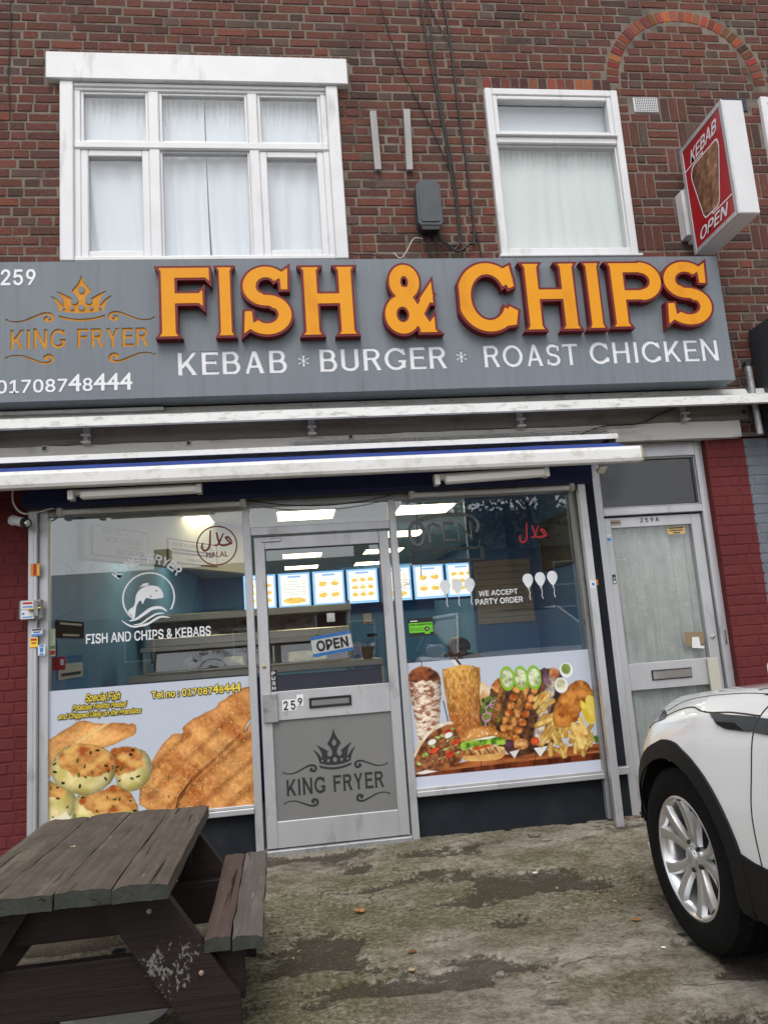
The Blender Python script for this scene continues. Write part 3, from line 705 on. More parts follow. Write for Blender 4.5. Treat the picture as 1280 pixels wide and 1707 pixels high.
for r_ in range(6):                              # basket weave beside the narrow window
    zt = WEAVE[3]-0.225*r_; x = WEAVE[0]; vert = (r_ % 2 == 1); n = 0
    if r_ % 2 == 0: segs = [('h', 0.06)] if r_ == 0 else []
    else: segs = []
    x0 = x + (0.0 if r_ % 2 else 0.10)
    if not r_ % 2:
        for q in range(3): put(x, x0-J, zt-0.225+0.075*q+J/2, zt-0.225+0.075*(q+1)-J/2)
    x = x0
    while x < WEAVE[1]:
        if vert:
            for q in range(3):
                if x+0.075*q+0.065 < WEAVE[1]+0.02: put(x+0.075*q, x+0.075*q+0.065, zt-0.225+J/2, zt-J/2)
            x += 0.225
        else:
            for q in range(3):
                cut = rng.choice([0, 0, 0.07, 0.15]); x1 = min(x+0.265, WEAVE[1]+0.02)
                a, b_ = zt-0.225+0.075*q+J/2, zt-0.225+0.075*(q+1)-J/2
                if cut and x1-x > cut+0.04: put(x, x+cut, a, b_); put(x+cut+J, x1-J, a, b_)
                else: put(x, x1-J, a, b_)
            x += 0.265
        vert = not vert
bricks = [b for b in bricks if not (b[2] > 0.16 and b[3] > 0.2)]
vents = [(2.93, 3.145, 5.343, 5.485), (3.712, 3.93, 5.365, 5.497)]
bricks = [b for b in bricks if not any(v[0] < b[0]+b[2]/2-0.02 and b[0]-b[2]/2+0.02 < v[1] and v[2] < b[1] < v[3] for v in vents)]
ORNG = [(0.40, 0.115, 0.055), (0.30, 0.085, 0.048), (0.10, 0.042, 0.035), (0.45, 0.14, 0.065), (0.20, 0.062, 0.042)]
na = 30
for i in range(na):                               # arch ring of bricks on edge
    t = math.pi*(i+0.5)/na; rm = (ARC[2]+ARC[3])/2; c = ORNG[rng.choice([0, 0, 1, 1, 3, 4] if 0.25 < t/math.pi < 0.9 else [2, 1, 4, 4])]
    bricks.append((ARC[0]+rm*math.cos(t), ARC[1]+rm*math.sin(t), math.pi*rm/na-0.010, 0.1025, t-math.pi/2, tuple(x*rng.uniform(0.6, 1.05) for x in c), 0.0005))
x = 1.70
while x < 2.73:                                   # soldier course over the narrow window
    c = ORNG[rng.choice([0, 1, 2, 2, 2, 4, 4])]; put(x, x+0.064, 5.538, 5.636, tuple(v*rng.uniform(0.8, 1.1) for v in c)); x += 0.0765
def brick_local(w, h, d, r):
    vs = []
    m = MB().box(-w/2, w/2, 0, d, -h/2, h/2, 0.0045); out = []
    for v in m.v: out.append((v[0]+r.uniform(-.0028, .0028), v[1]+r.uniform(-.0012, .0012) if v[1] < 0.03 else v[1], v[2]+r.uniform(-.0026, .0026)))
    return out, m.f
def seen(b):
    p = Vector((b[0], 0, b[1]))-CAMLOC; w = p.dot(fw); a, c = 1250*p.dot(rt)/w, 1250*p.dot(up)/w
    return abs(a) < 640 and abs(c) < 853
order = sorted(range(len(bricks)), key=lambda i: (not seen(bricks[i]), -bricks[i][2]*bricks[i][3]/((bricks[i][0])**2+26+(bricks[i][1]-1.33)**2)))
single = set(order[:296])
variants = {}
def variant(w, h):
    key = (round(w/0.006)*0.006, round(h/0.006)*0.006, rng.randrange(3))
    if key not in variants:
        vs, fs = brick_local(key[0], key[1], 0.05, rng); me = bpy.data.meshes.new('brick'); me.from_pydata(vs, [], fs); me.materials.append(m_brick); variants[key] = me
    return variants[key]
fv, ff, fc = [], [], []
for i, (cx, cz, w, h, rot, col, yy) in enumerate(bricks):
    if i in single:
        o = link_mesh('brick', variant(w, h), wall, (cx, yy, cz)); o.rotation_euler = (0, -rot, 0) if rot else (0, 0, 0); o.color = (*col, 1)
    else:
        vs, fs = brick_local(w, h, 0.05, rng); c, s_ = math.cos(rot), math.sin(rot); n = len(fv)
        fv += [(cx+v[0]*c-v[2]*s_-bld.location.x, yy+v[1]-bld.location.y, cz+v[0]*s_+v[2]*c) for v in vs]; ff += [tuple(n+q for q in f) for f in fs]; fc += [col]*len(vs)
me = bpy.data.meshes.new('brick_field'); me.from_pydata(fv, [], ff)
a = me.attributes.new('tint', 'FLOAT_COLOR', 'POINT'); a.data.foreach_set('color', [c for q in fc for c in (*q, 1.0)]); me.materials.append(m_brick_a)
o = bpy.data.objects.new('brick_field', me); COL.objects.link(o); o.parent = wall; o.location = (0, 0, 0); o['kind'] = 'stuff'
# wall location equals the building origin, so the field shares it
for (x0, x1, z0, z1), mt in zip(vents, (m_white, m_grbox)):
    vb = MB().box(x0+0.006, x1-0.006, -0.006, 0.02, z0+0.005, z1-0.005, 0.004); vent = vb.build('air_brick', mt, bld)
    hb = MB(); nx_, nz_ = 12, 8
    for i in range(nx_):
        for j in range(nz_):
            cx = x0+0.022+(x1-x0-0.044)*i/(nx_-1); cz = z0+0.018+(z1-z0-0.036)*j/(nz_-1); hb.box(cx-0.0045, cx+0.0045, -0.0075, -0.004, cz-0.0045, cz+0.0045)
    hb.build('vent_holes', m_black, vent)['kind'] = 'stuff'

# painted brick piers of the ground floor
def pier(name, x0, x1, z0, z1, y0, paint, label, split=None, paint2=None, reveal=None):
    b = MB().box(x0, x1, y0+0.004, y0+0.42, z0, z1); mats = [paint]
    p = b.build(name, paint, bld); tag(p, label)
    z = z1-0.073; k = 0
    while z > z0-0.02:
        x = x0 + (0.0 if k % 2 else -0.11); hd = k % 2 == 0
        while x < x1:
            L = 0.1025 if hd else 0.215
            if k % 2 == 0: L = rng.choice([0.07, 0.1025, 0.1025, 0.14])
            a, e = max(x, x0), min(x+L, x1)
            if e-a > 0.03:
                segs = [(a, e, paint)]
                if split and a < split < e: segs = [(a, split, paint), (split, e, paint2)]
                elif split and a >= split: segs = [(a, e, paint2)]
                for (s0, s1, mt) in segs:
                    if s1-s0 < 0.012: continue
                    m = MB(); vs, fs = brick_local(s1-s0, 0.0655, 0.03, rng); m.add([(v[0]+(s0+s1)/2, v[1]+y0+rng.uniform(-.002, .001), v[2]+z+0.0365) for v in vs], fs)
                    m.build('brick', mt, p, loc=((s0+s1)/2, y0, z+0.0365), fix=False)
            x += L+0.009; hd = not hd
        z -= 0.0735; k += 1
    return p
pier('brick_pier', -2.45, -1.692, -0.05, 2.618, 0.0, m_red, 'left brick pier painted dark red')
pier('brick_pier', 3.128, 3.75, -0.1, 2.605, 0.0, m_red, 'right brick pier painted dark red and blue grey', 3.437, m_gpaint)
box_obj('side_wall', m_gpaint, -3.7, -2.452, 0.002, 0.42, -0.1, 2.618, 0, bld); box_obj('side_wall', m_gpaint, 3.752, 5.2, 0.002, 0.42, -0.1, 2.618, 0, bld)
box_obj('pier_backing', m_gpaint, 3.452, 3.75, 0.0025, 0.012, -0.1, 2.6, 0, bld)

# ------------------------------------------------------------------ upstairs windows
def frame_rect(mb, x0, x1, z0, z1, w, y0, y1, ch=0.004, bottom=None):
    b = bottom or w
    mb.box(x0, x0+w, y0, y1, z0, z1, ch); mb.box(x1-w, x1, y0, y1, z0, z1, ch)
    mb.box(x0+w, x1-w, y0+0.002, y1-0.002, z1-w, z1, ch); mb.box(x0+w, x1-w, y0+0.002, y1-0.002, z0, z0+b, ch)
def upstairs_wide():
    w = MB().box(-1.499, -1.405, -0.035, 0.10, 4.08, 5.504, 0.006).build('window', m_white, bld); MB().box(0.445, 0.537, -0.035, 0.10, 4.08, 5.504, 0.006).build('jamb', m_white, w); tag(w, 'wide six pane upstairs window with white surround')
    MB().box(-1.59, 0.621, -0.055, 0.02, 5.504, 5.725, 0.006).build('lintel_board', m_white, w)
    g = MB(); X0, X1, Z0, Z1 = -1.405, 0.445, 4.085, 5.50
    g.box(X0, X1, -0.008, 0.09, 5.445, Z1, 0.006); g.box(X0, X1, -0.022, 0.09, 5.47, Z1-0.001, 0.004)
    g.box(X0, X0+0.045, -0.008, 0.09, Z0, 5.445, 0.005); g.box(X1-0.045, X1, -0.008, 0.09, Z0, 5.445, 0.005)
    for a, b in ((-0.878, -0.800), (-0.152, -0.076)): g.box(a, b, -0.012, 0.088, Z0, 5.445, 0.008)
    g.box(X0, X1, -0.02, 0.087, 4.965, 5.028, 0.010); g.box(X0, X1, -0.025, 0.086, Z0-0.004, 4.118, 0.008)
    g.build('frame', m_white, w)
    s = MB()
    for a, b in ((-1.36, -0.878), (-0.076, 0.40)): frame_rect(s, a, b, 4.118, 4.965, 0.052, -0.004, 0.06, 0.006)
    for a, b in ((-1.36, -0.878), (-0.800, -0.152), (-0.076, 0.40)): frame_rect(s, a, b, 5.028, 5.445, 0.022, 0.004, 0.06, 0.005)
    frame_rect(s, -0.800, -0.152, 4.118, 4.965, 0.016, 0.004, 0.06, 0.005)
    s.build('casement', m_white, w)
    for a, b, c, d in ((-1.308, -0.93, 4.17, 4.913), (-0.024, 0.348, 4.17, 4.913), (-0.784, -0.168, 4.134, 4.949), (-1.338, -0.90, 5.05, 5.423), (-0.778, -0.174, 5.05, 5.423), (-0.054, 0.378, 5.05, 5.423)):
        MB().quad((a, 0.03, c), (b, 0.03, c), (b, 0.03, d), (a, 0.03, d)).build('pane', m_glassu, w)
def upstairs_narrow(x0, x1, z0, z1, label):
    f = MB(); frame_rect(f, x0, x1, z0, z1, 0.058, -0.035, 0.09, 0.006); w = f.build('window', m_white, bld); tag(w, label)
    g = MB(); g.box(x0+0.058, x1-0.058, -0.033, 0.088, z1-0.482, z1-0.425, 0.008); g.box(x0+0.05, x1-0.05, -0.055, 0.05, z1-0.425, z1-0.408, 0.004); g.build('transom', m_white, w)
    s = MB(); frame_rect(s, x0+0.058, x1-0.058, z1-0.408, z1-0.058, 0.038, -0.028, 0.05, 0.007); frame_rect(s, x0+0.058, x1-0.058, z0+0.058, z1-0.482, 0.014, -0.01, 0.05, 0.004); s.build('casement', m_white, w)
    box_obj('sill', m_white, x0-0.02, x1+0.02, -0.06, 0.02, z0-0.022, z0-0.002, 0.004, w)
    for c, d in ((z1-0.37, z1-0.096), (z0+0.072, z1-0.496)): MB().quad((x0+0.072, 0.02, c), (x1-0.072, 0.02, c), (x1-0.072, 0.02, d), (x0+0.072, 0.02, d)).build('pane', m_glassu, w)
upstairs_wide()
upstairs_narrow(1.696, 2.791, 4.093, 5.517, 'narrow two pane upstairs window with white frame')
upstairs_narrow(4.03, 5.1, 4.093, 5.49, 'upstairs window cut by the right edge of the picture')
room = MB()
for x0, x1 in ((-1.75, 0.85), (1.45, 3.0), (3.8, 5.3)):
    z0, z1 = 3.9, 5.62; y0, y1 = 0.252, 2.0
    room.quad((x0, y1, z0), (x1, y1, z0), (x1, y1, z1), (x0, y1, z1)); room.quad((x0, y0, z0), (x0, y1, z0), (x0, y1, z1), (x0, y0, z1)); room.quad((x1, y0, z0), (x1, y0, z1), (x1, y1, z1), (x1, y1, z0))
    room.quad((x0, y0, z1), (x0, y1, z1), (x1, y1, z1), (x1, y0, z1)); room.quad((x0, y0, z0), (x1, y0, z0), (x1, y1, z0), (x0, y1, z0))
room.build('upstairs_room', m_rooml, bld)
def curtain(x0, x1, z0, z1, y, label, amp=0.018, seed=0, gap=None):
    nx, nz = int((x1-x0)/0.008), 24; V = []; F = []
    for j in range(nz+1):
        t = j/nz; z = z0+(z1-z0)*t
        for i in range(nx+1):
            x = x0+(x1-x0)*i/nx; a = amp*(1-0.55*t)
            ph = 46*x + 6.5*float(vnoise(x*2.4, z*0.35, seed))*2
            V.append((x+0.01*math.sin(ph*0.5+z), y+a*math.sin(ph)+0.022*(float(vnoise(x*7, z*0.6, seed+2))-0.5)+(0.010*math.sin(x*150) if t > 0.86 else 0), z))
    for j in range(nz):
        for i in range(nx): F.append((j*(nx+1)+i, j*(nx+1)+i+1, (j+1)*(nx+1)+i+1, (j+1)*(nx+1)+i))
    m = MB().add(V, F); o = m.build('net_curtain', m_curtain, None, smooth=True, fix=False); return tag(o, label, 'curtain')
curtain(-1.44, -0.470, 4.06, 5.47, 0.10, 'white net curtain drawn over the left half of the wide upstairs window', 0.012, 1)
curtain(-0.463, 0.48, 4.06, 5.47, 0.10, 'white net curtain drawn over the right half of the wide upstairs window', 0.012, 5)
curtain(1.74, 2.75, 4.06, 5.06, 0.085, 'plain white curtain hanging in the narrow upstairs window', 0.007, 9).data.materials[0] = m_cream

bd_ = thing('roller_blind', 'pale roller blind behind the top pane of the narrow upstairs window', 'blind', (2.24, 0.1, 5.08)); box_obj('cloth', m_curtain, 1.74, 2.75, 0.10, 0.102, 5.07, 5.46, 0, bd_); box_obj('bottom_rail', m_white, 1.74, 2.75, 0.094, 0.108, 5.055, 5.07, 0.002, bd_)
# ------------------------------------------------------------------ shop interior
inn = thing('shop_interior', 'blue painted takeaway interior with tiled ceiling seen through the shopfront glass', 'room', (0.3, 2, 0))
I0, I1, YB, ZC = -1.66, 2.62, 9.2, 2.6
b = MB(); b.quad((I0, 0.06, 0.0), (I1, 0.06, 0.0), (I1, YB, 0.0), (I0, YB, 0.0)); b.build('floor', m_ifloor, inn)
b = MB(); b.quad((I0, 0.06, 0), (I0, YB, 0), (I0, YB, ZC+.05), (I0, 0.06, ZC+.05)); b.quad((I1, 1.62, 0), (I1, 1.62, ZC+.05), (I1, YB, ZC+.05), (I1, YB, 0)); b.quad((2.22, 0.07, 0), (2.22, 0.07, ZC+.05), (2.22, 1.61, ZC+.05), (2.22, 1.61, 0)); b.quad((I0, YB, 0), (I1, YB, 0), (I1, YB, ZC+.05), (I0, YB, ZC+.05)); b.build('wall', m_iblue, inn, fix=False)
MB().box(1.63, I1, 1.60, 1.66, 0, ZC+.05).build('partition', m_iblue, inn); MB().box(0.62, 1.76, 4.2, 4.26, 0, 2.2).build('partition', m_iblue, inn)
b = MB(); nxp = 7
lights = [(-1.45, 2.12), (-0.16, 2.12), (1.07, 2.12), (1.07, 3.93), (-0.18, 5.86), (0.95, 5.86), (-0.20, 7.9), (0.97, 7.9), (-1.45, 4.5)]
X0c, Y0c = -1.96, 0.29
for i in range(9):
    for j in range(16):
        x0, y0 = X0c+0.61*i, Y0c+0.61*j
        if x0 > I1 or y0 > YB-0.1: continue
        x1, y1 = min(x0+0.61, I1), min(y0+0.61, YB)
        x0 = max(x0, I0)
        if x1 > 2.22 and y0 < 1.6:
            x1 = min(x1, 2.22)
            if x0 >= x1: continue
        b.quad((x0+0.006, y0+0.006, ZC), (x0+0.006, y1-0.006, ZC), (x1-0.006, y1-0.006, ZC), (x1-0.006, y0+0.006, ZC))
b.build('ceiling_tiles', m_ceil, inn, fix=False)
b = MB()
for i in range(9):
    x = X0c+0.61*i
    if I0 < x < I1: b.box(x-0.012, x+0.012, 0.3, YB, ZC-0.006, ZC+0.004)
for j in range(16):
    y = Y0c+0.61*j
    if y < YB: b.box(I0, I1, y-0.012, y+0.012, ZC-0.004, ZC+0.002)
b.quad((I0, 0.06, ZC+.05), (I0, YB, ZC+.05), (I1, YB, ZC+.05), (I1, 0.06, ZC+.05))
b.build('ceiling_bars', m_tee, inn)
where = ['above the left shop window', 'seen through the glass over the shop door', 'seen at the top left of the right shop window', 'seen below the bright panel in the right shop window', 'above the menu boards, left in the door glass', 'above the menu boards, right in the door glass', 'lower thin one at the left of the door glass', 'lower thin one at the right of the door glass', 'deep in the shop behind the left window']
for (x, y), wh in zip(lights, where):
    i = round((x-X0c)/0.61); j = round((y-Y0c)/0.61); x0, y0 = X0c+0.61*i, Y0c+0.61*j
    t = thing('ceiling_light', 'lit square ceiling light panel '+wh, 'light', (x0+0.3, y0+0.3, ZC-0.01), 'ceiling light panels in the shop')
    MB().quad((x0+0.02, y0+0.02, ZC-0.010), (x0+0.02, y0+0.59, ZC-0.010), (x0+0.59, y0+0.59, ZC-0.010), (x0+0.59, y0+0.02, ZC-0.010)).build('diffuser', m_led, t, fix=False)
    f = MB()
    for q in ((x0+0.0, x0+0.02, y0, y0+0.61), (x0+0.59, x0+0.61, y0, y0+0.61), (x0+0.02, x0+0.59, y0, y0+0.02), (x0+0.02, x0+0.59, y0+0.59, y0+0.61)): f.box(q[0], q[1], q[2], q[3], ZC-0.014, ZC-0.005)
    f.build('frame', m_tee, t)
# serving counter and heated range
ct = thing('serving_counter', 'stainless steel serving counter with blue front panel behind the shop door', 'counter', (-0.3, 1.8, 0))
box_obj('blue_front', pmat('counter_blue', (0.012, 0.045, 0.19), (0.01, 0.035, 0.15), 4, rough=0.25), -1.40, 0.74, 1.56, 1.60, 0.1, 1.05, 0.0, ct)
box_obj('worktop', m_steel, -1.42, 0.76, 1.50, 2.30, 1.075, 1.13, 0.006, ct); box_obj('end_panel', m_steel, 0.74, 0.765, 1.55, 2.2, 0, 1.07, 0.004, ct); box_obj('plinth', m_black, -1.40, 0.74, 1.63, 1.66, 0.0, 0.1, 0, ct)
rg = thing('heated_display_range', 'long stainless steel heated display cabinet with glass front on the serving counter', 'food cabinet', (-0.5, 1.95, 1.13))
box_obj('base', m_steel, -1.34, 0.50, 1.85, 2.25, 1.131, 1.15, 0.003, rg); box_obj('canopy', m_steel, -1.36, 0.52, 1.80, 2.25, 1.325, 1.365, 0.004, rg); box_obj('gantry', m_steel, -1.36, 0.52, 2.10, 2.28, 1.366, 1.445, 0.006, rg)
MB().quad((-1.32, 1.83, 1.15), (0.48, 1.83, 1.15), (0.48, 1.86, 1.325), (-1.32, 1.86, 1.325)).build('glass_front', m_glass, rg); box_obj('back', pmat('range_back', (0.05, 0.045, 0.04), (0.10, 0.09, 0.07), 9, rough=0.4, metal=0.5), -1.32, 0.48, 2.2, 2.23, 1.15, 1.325, 0, rg)
for x in (-1.33, -0.42, 0.49): box_obj('upright', m_steel, x-0.012, x+0.012, 1.82, 1.845, 1.151, 1.325, 0.003, rg)
hd = thing('extraction_hood', 'dark quilted steel extraction hood over the fryers behind the counter', 'hood', (-0.4, 3.5, 1.4))
g = NG('quilted_steel'); vr = g.n('ShaderNodeTexVoronoi'); vr.inputs['Scale'].default_value = 14; g.l(g.pos(), vr.inputs['Vector']); g.bsdf((0.30, 0.285, 0.25), 0.3, 0.8, vr.outputs['Distance'], 0.6, 0.02); m_quilt = g.m
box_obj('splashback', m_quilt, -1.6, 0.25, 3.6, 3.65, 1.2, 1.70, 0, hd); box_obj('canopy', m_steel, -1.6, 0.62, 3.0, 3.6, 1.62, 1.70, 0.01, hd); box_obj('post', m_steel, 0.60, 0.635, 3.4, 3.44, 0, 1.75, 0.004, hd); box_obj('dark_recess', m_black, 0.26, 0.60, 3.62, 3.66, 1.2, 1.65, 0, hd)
# bulkhead with notices
d_ = Vector((1.12, 2.1, 0)).normalized(); n_ = Vector((d_.y, -d_.x, 0)); A = Vector((-1.62, 1.0, 0))
bk = thing('ceiling_bulkhead', 'sloping cream bulkhead with printed notices behind the left shop window', 'bulkhead', (-1.1, 2.0, 2.1))
bk_to = lambda a, bb, d: tuple(A + d_*a + n_*d + Vector((0, 0, bb)))
MB().prism([bk_to(0, 2.10, 0), bk_to(2.5, 2.10, 0), bk_to(2.5, 2.6, 0), bk_to(0, 2.6, 0)], -n_*0.12).build('box', m_iwhite, bk)
def notice(name, label, to3, x0, x1, z0, z1, lines, rim, bg, fg, cat='sign', w=0.012):
    t = Flat(to3); t.loops([[(x0, z0), (x1, z0), (x1, z1), (x0, z1)]], 0.004, 0, 0.002); t.loops([[(x0+w, z0+w), (x1-w, z0+w), (x1-w, z1-w), (x0+w, z1-w)]], 0.0065, 1)
    for (s_, a0, a1, b0, b1) in lines:
        if s_ == '=': t.loops([[(x0+(x1-x0)*p, z0+(z1-z0)*q) for p, q in ((a0, b0), (a1, b0), (a1, b1), (a0, b1))]], 0.008, 2); continue      # print too small to read
        t.text(s_, x0+(x1-x0)*a0, x0+(x1-x0)*a1, z0+(z1-z0)*b0, z0+(z1-z0)*b1, 0.008, 2)
    o = t.build(name, [rim, bg, fg]); return tag(o, label, cat)
notice('notice_board', 'framed notice reading what is worth eating is worth waiting for', bk_to, 0.08, 0.78, 2.13, 2.38, [('WHAT IS', .16, .48, .74, .9), ('WORTH EATING', .22, .88, .48, .68), ('IS WORTH', .6, .85, .32, .42), ('WAITING FOR', .4, .9, .1, .28)], m_charcoal, m_iwhite, m_charcoal)
notice('notice_board', 'framed food allergy notice behind the red ring on the left window', bk_to, 1.05, 1.85, 2.13, 2.36, [('FOOD ALLERGY NOTICE', .1, .9, .72, .86), ('=', .08, .92, .54, .62), ('=', .08, .92, .4, .48), ('THANK YOU', .35, .65, .14, .26)], m_halal, m_iwhite, m_charcoal)
# lit menu boards
def menu(idx, x0, x1, z0, z1, label):
    W_, H_ = 66, 72; a = np.ones((H_, W_, 3))*np.array((0.93, 0.94, 0.80)); yy, xx = np.mgrid[0:H_, 0:W_]; u = xx/W_; v = yy/H_
    inside = (np.abs(u-0.5) < 0.43) & (np.abs(v-0.5) < 0.44); a[~inside] = (0.25, 0.52, 0.88); edge = (np.abs(u-0.5) > 0.47) | (np.abs(v-0.5) > 0.475); a[edge] = (0.42, 0.68, 0.95)
    a[(np.abs(u-0.5) < 0.2) & (np.abs(v-0.88) < 0.03)] = (0.25, 0.42, 0.75)
    r = random.Random(idx)
    def food(cx, cy, rx, ry):
        m = ((u-cx)/rx)**2+((v-cy)/ry)**2 < 0.7+0.6*vnoise(u*22, v*22, idx+9); n = vnoise(u*30, v*30, idx)[m][:, None]
        a[m] = np.array((0.95, 0.68, 0.14))*(0.7+0.35*n)+np.array((-0.1, -.18, -.02))*vnoise(u*50, v*50, idx+3)[m][:, None]
    if idx % 3 == 1:
        for row in range(6):
            vv = 0.74-row*0.075; a[(np.abs(v-vv) < 0.013) & (u > 0.14) & (u < 0.62+0.2*r.random())] = (0.62, 0.63, 0.60)
            a[(np.abs(v-vv) < 0.013) & (u > 0.74) & (u < 0.86)] = (0.85, 0.5, 0.42)
        food(0.5, 0.19, 0.34, 0.09)
    else:
        nc, nr = (2, 2) if idx % 3 == 2 else (3, 3)
        for i in range(nc):
            for j in range(nr):
                cx = 0.12+0.76*(i+0.5)/nc; cy = 0.14+0.64*(j+0.5)/nr; food(cx, cy, 0.13 if nc == 2 else 0.1, 0.07 if nc == 2 else 0.055)
                a[(np.abs(v-cy-0.3/nr*0.75) < 0.012) & (np.abs(u-cx) < 0.11)] = (0.66, 0.66, 0.62)
    t = thing('menu_board', label, 'menu board', ((x0+x1)/2, 4.0, z0), 'lit menu boards over the counter')
    paint_grid('menu_print', a, (x0, z0, x1, z1), 3.98, m_menu, t)
    box_obj('casing', m_iblue, x0-0.012, x1+0.012, 3.985, 4.06, z0-0.012, z1+0.012, 0.006, t)
def paint_grid(name, a, box, y, mat, parent, to3=None):
    """a printed sheet: one face per cell, the print held as face-corner colour"""
    H_, W_ = a.shape[:2]; x0, z0, x1, z1 = box
    X, Z = np.meshgrid(np.linspace(x0, x1, W_), np.linspace(z0, z1, H_)); P = np.stack([X, np.full_like(X, y), Z], -1).reshape(-1, 3)
    if to3: P = np.array([to3(p[0], p[2]) for p in P])
    L = wo_of(parent); P = P-np.array(L)
    idx = np.arange(W_*H_).reshape(H_, W_); q = np.stack([idx[:-1, :-1], idx[:-1, 1:], idx[1:, 1:], idx[1:, :-1]], -1).reshape(-1, 4)
    me = bpy.data.meshes.new(name); me.vertices.add(len(P)); me.vertices.foreach_set('co', P.reshape(-1).astype(np.float32))
    me.loops.add(q.size); me.loops.foreach_set('vertex_index', q.reshape(-1).astype(np.int32)); me.polygons.add(len(q)); me.polygons.foreach_set('loop_start', np.arange(0, q.size, 4, dtype=np.int32))
    me.update(calc_edges=True)
    at = me.attributes.new('print', 'FLOAT_COLOR', 'POINT'); C = np.ones((H_*W_, 4), np.float32); C[:, :3] = np.clip(a.reshape(-1, 3), 0, 1); at.data.foreach_set('color', C.reshape(-1))
    me.materials.append(mat); return link_mesh(name, me, parent, L)
g = NG('lit_menu'); at_ = g.n('ShaderNodeAttribute', attribute_name='print'); em = g.n('ShaderNodeEmission'); em.inputs['Strength'].default_value = 1.0; g.l(at_.outputs['Color'], em.inputs['Color']); g.l(em.outputs[0], g.out.inputs['Surface']); m_menu = g.m
names = ['first lit menu board from the left, mostly behind the left door stile', 'second lit menu board from the left, lines of text over a tray of chips', 'third lit menu board from the left, four pictures of chips', 'fourth lit menu board from the left, nine small food pictures', 'fifth lit menu board, cut by the right jamb of the shop door', 'sixth lit menu board, four food pictures at the left of the right window', 'lit menu board of text lines behind the left hand balloon stickers']
for i in range(7): menu(i, -0.573+0.412*i, -0.573+0.412*i+0.375, 1.735, 2.145, names[i])
tag(box_obj('menu_rail', m_iblue, -0.6, 2.35, 4.07, 4.2, 1.71, 2.17, 0.004), 'dark blue fascia carrying the lit menu boards', 'fascia')
wp = thing('wooden_wall_panel', 'plank panel with faded emblem on the partition behind the right window', 'panel', (1.9, 1.6, 1.35))
m_plank = pmat('pale_planks', (0.80, 0.66, 0.46), (0.70, 0.54, 0.36), 6, (0.4, 1, 5), rough=0.6)
for k in range(10): box_obj('plank', m_plank, 1.66, 2.19, 1.572, 1.597, 1.36+0.058*k, 1.36+0.058*k+0.055, 0.003, wp)
notice('safety_sign', 'small no entry safety sign on the blue wall behind the door glass', facing(4.19), 0.85, 0.955, 1.478, 1.612, [('=', .1, .9, .06, .17)], m_paper, m_paper, m_redp)
fl = Flat(facing(4.175)); ring = lambda cx, cz, r0, r1, n=28: [[(cx+r1*math.cos(2*math.pi*i/n), cz+r1*math.sin(2*math.pi*i/n)) for i in range(n)]]+([[(cx+r0*math.cos(2*math.pi*i/n), cz+r0*math.sin(2*math.pi*i/n)) for i in range(n)]] if r0 else [])
pn = thing('picture', 'large dark framed picture high on the right wall inside the shop', 'picture', (2.2, 0.85, 1.8)); box_obj('print', pmat('dark_landscape', (0.05, 0.05, 0.03), (0.16, 0.14, 0.07), 4, rough=0.3), 2.195, 2.214, 0.5, 1.2, 1.82, 2.17, 0, pn)
f = MB()
for q in ((0.46, 1.24, 1.785, 1.82), (0.46, 1.24, 2.17, 2.205)): f.box(2.185, 2.217, q[0], q[1], q[2], q[3], 0.004)
for q in ((0.46, 0.5), (1.2, 1.24)): f.box(2.185, 2.217, q[0], q[1], 1.82, 2.17, 0.004)
f.build('frame', m_timber, pn)
lw = lambda a, bb, d: (I0+0.004+d, a, bb)
notice('wall_plaque', 'navy plaque with winged emblem on the blue left wall inside the shop', lw, 0.40, 1.10, 1.475, 1.60, [('=', .2, .8, .1, .22), ('=', .1, .9, .75, .88)], m_riser, m_riser, m_paper)
notice('wall_notice', 'pale blue notice under the navy plaque inside the left window', lw, 0.42, 1.10, 1.31, 1.46, [('=', .1, .9, .1, .25)], m_iblue, pmat('pale_blue_card', (0.16, 0.36, 0.52), None, rough=0.6), m_bluep)
notice('wall_notice', 'white paper notice low on the left wall inside the shop', lw, 0.44, 1.06, 1.18, 1.29, [('=', .1, .9, .2, .4)], m_paper, m_paper, m_charcoal)
# things standing on the counter
pot = thing('plastic_tub', 'brown tapered tub standing on the counter end by the door glass', 'tub', (0.645, 1.7, 1.131)); m_tub = pmat('brown_tub', (0.22, 0.16, 0.09), None, rough=0.5)
MB().lathe((0.645, 1.7, 1.131), (0, 0, 1), [(0.04, 0), (0.056, 0.10), (0.06, 0.10), (0.06, 0.108), (0.054, 0.108)], 20).build('body', m_tub, pot, True)
MB().lathe((0.645, 1.7, 1.232), (0, 0, 1), [(0.052, 0), (0.052, 0.003)], 20).build('contents', m_iwhite, pot)
jar = thing('glass_jar', 'round clear jar with black lid behind the brown tub', 'jar', (0.72, 1.95, 1.131)); MB().lathe((0.72, 1.95, 1.131), (0, 0, 1), [(0.045, 0), (0.06, 0.03), (0.06, 0.15), (0.042, 0.185), (0.042, 0.19)], 20).build('body', glassmat('jar_glass', (0.85, 0.9, 0.9), 3), jar, True)
MB().lathe((0.72, 1.95, 1.322), (0, 0, 1), [(0.048, 0), (0.048, 0.03)], 20).build('lid', m_black, jar)
notice('leaflet', 'pale leaflet with blue figure standing on the counter beside the tub', facing(1.66), 0.51, 0.585, 1.135, 1.285, [('=', .15, .85, .1, .25)], m_paper, pmat('pale_blue_print', (0.42, 0.5, 0.68), None, rough=0.5), m_bluep)
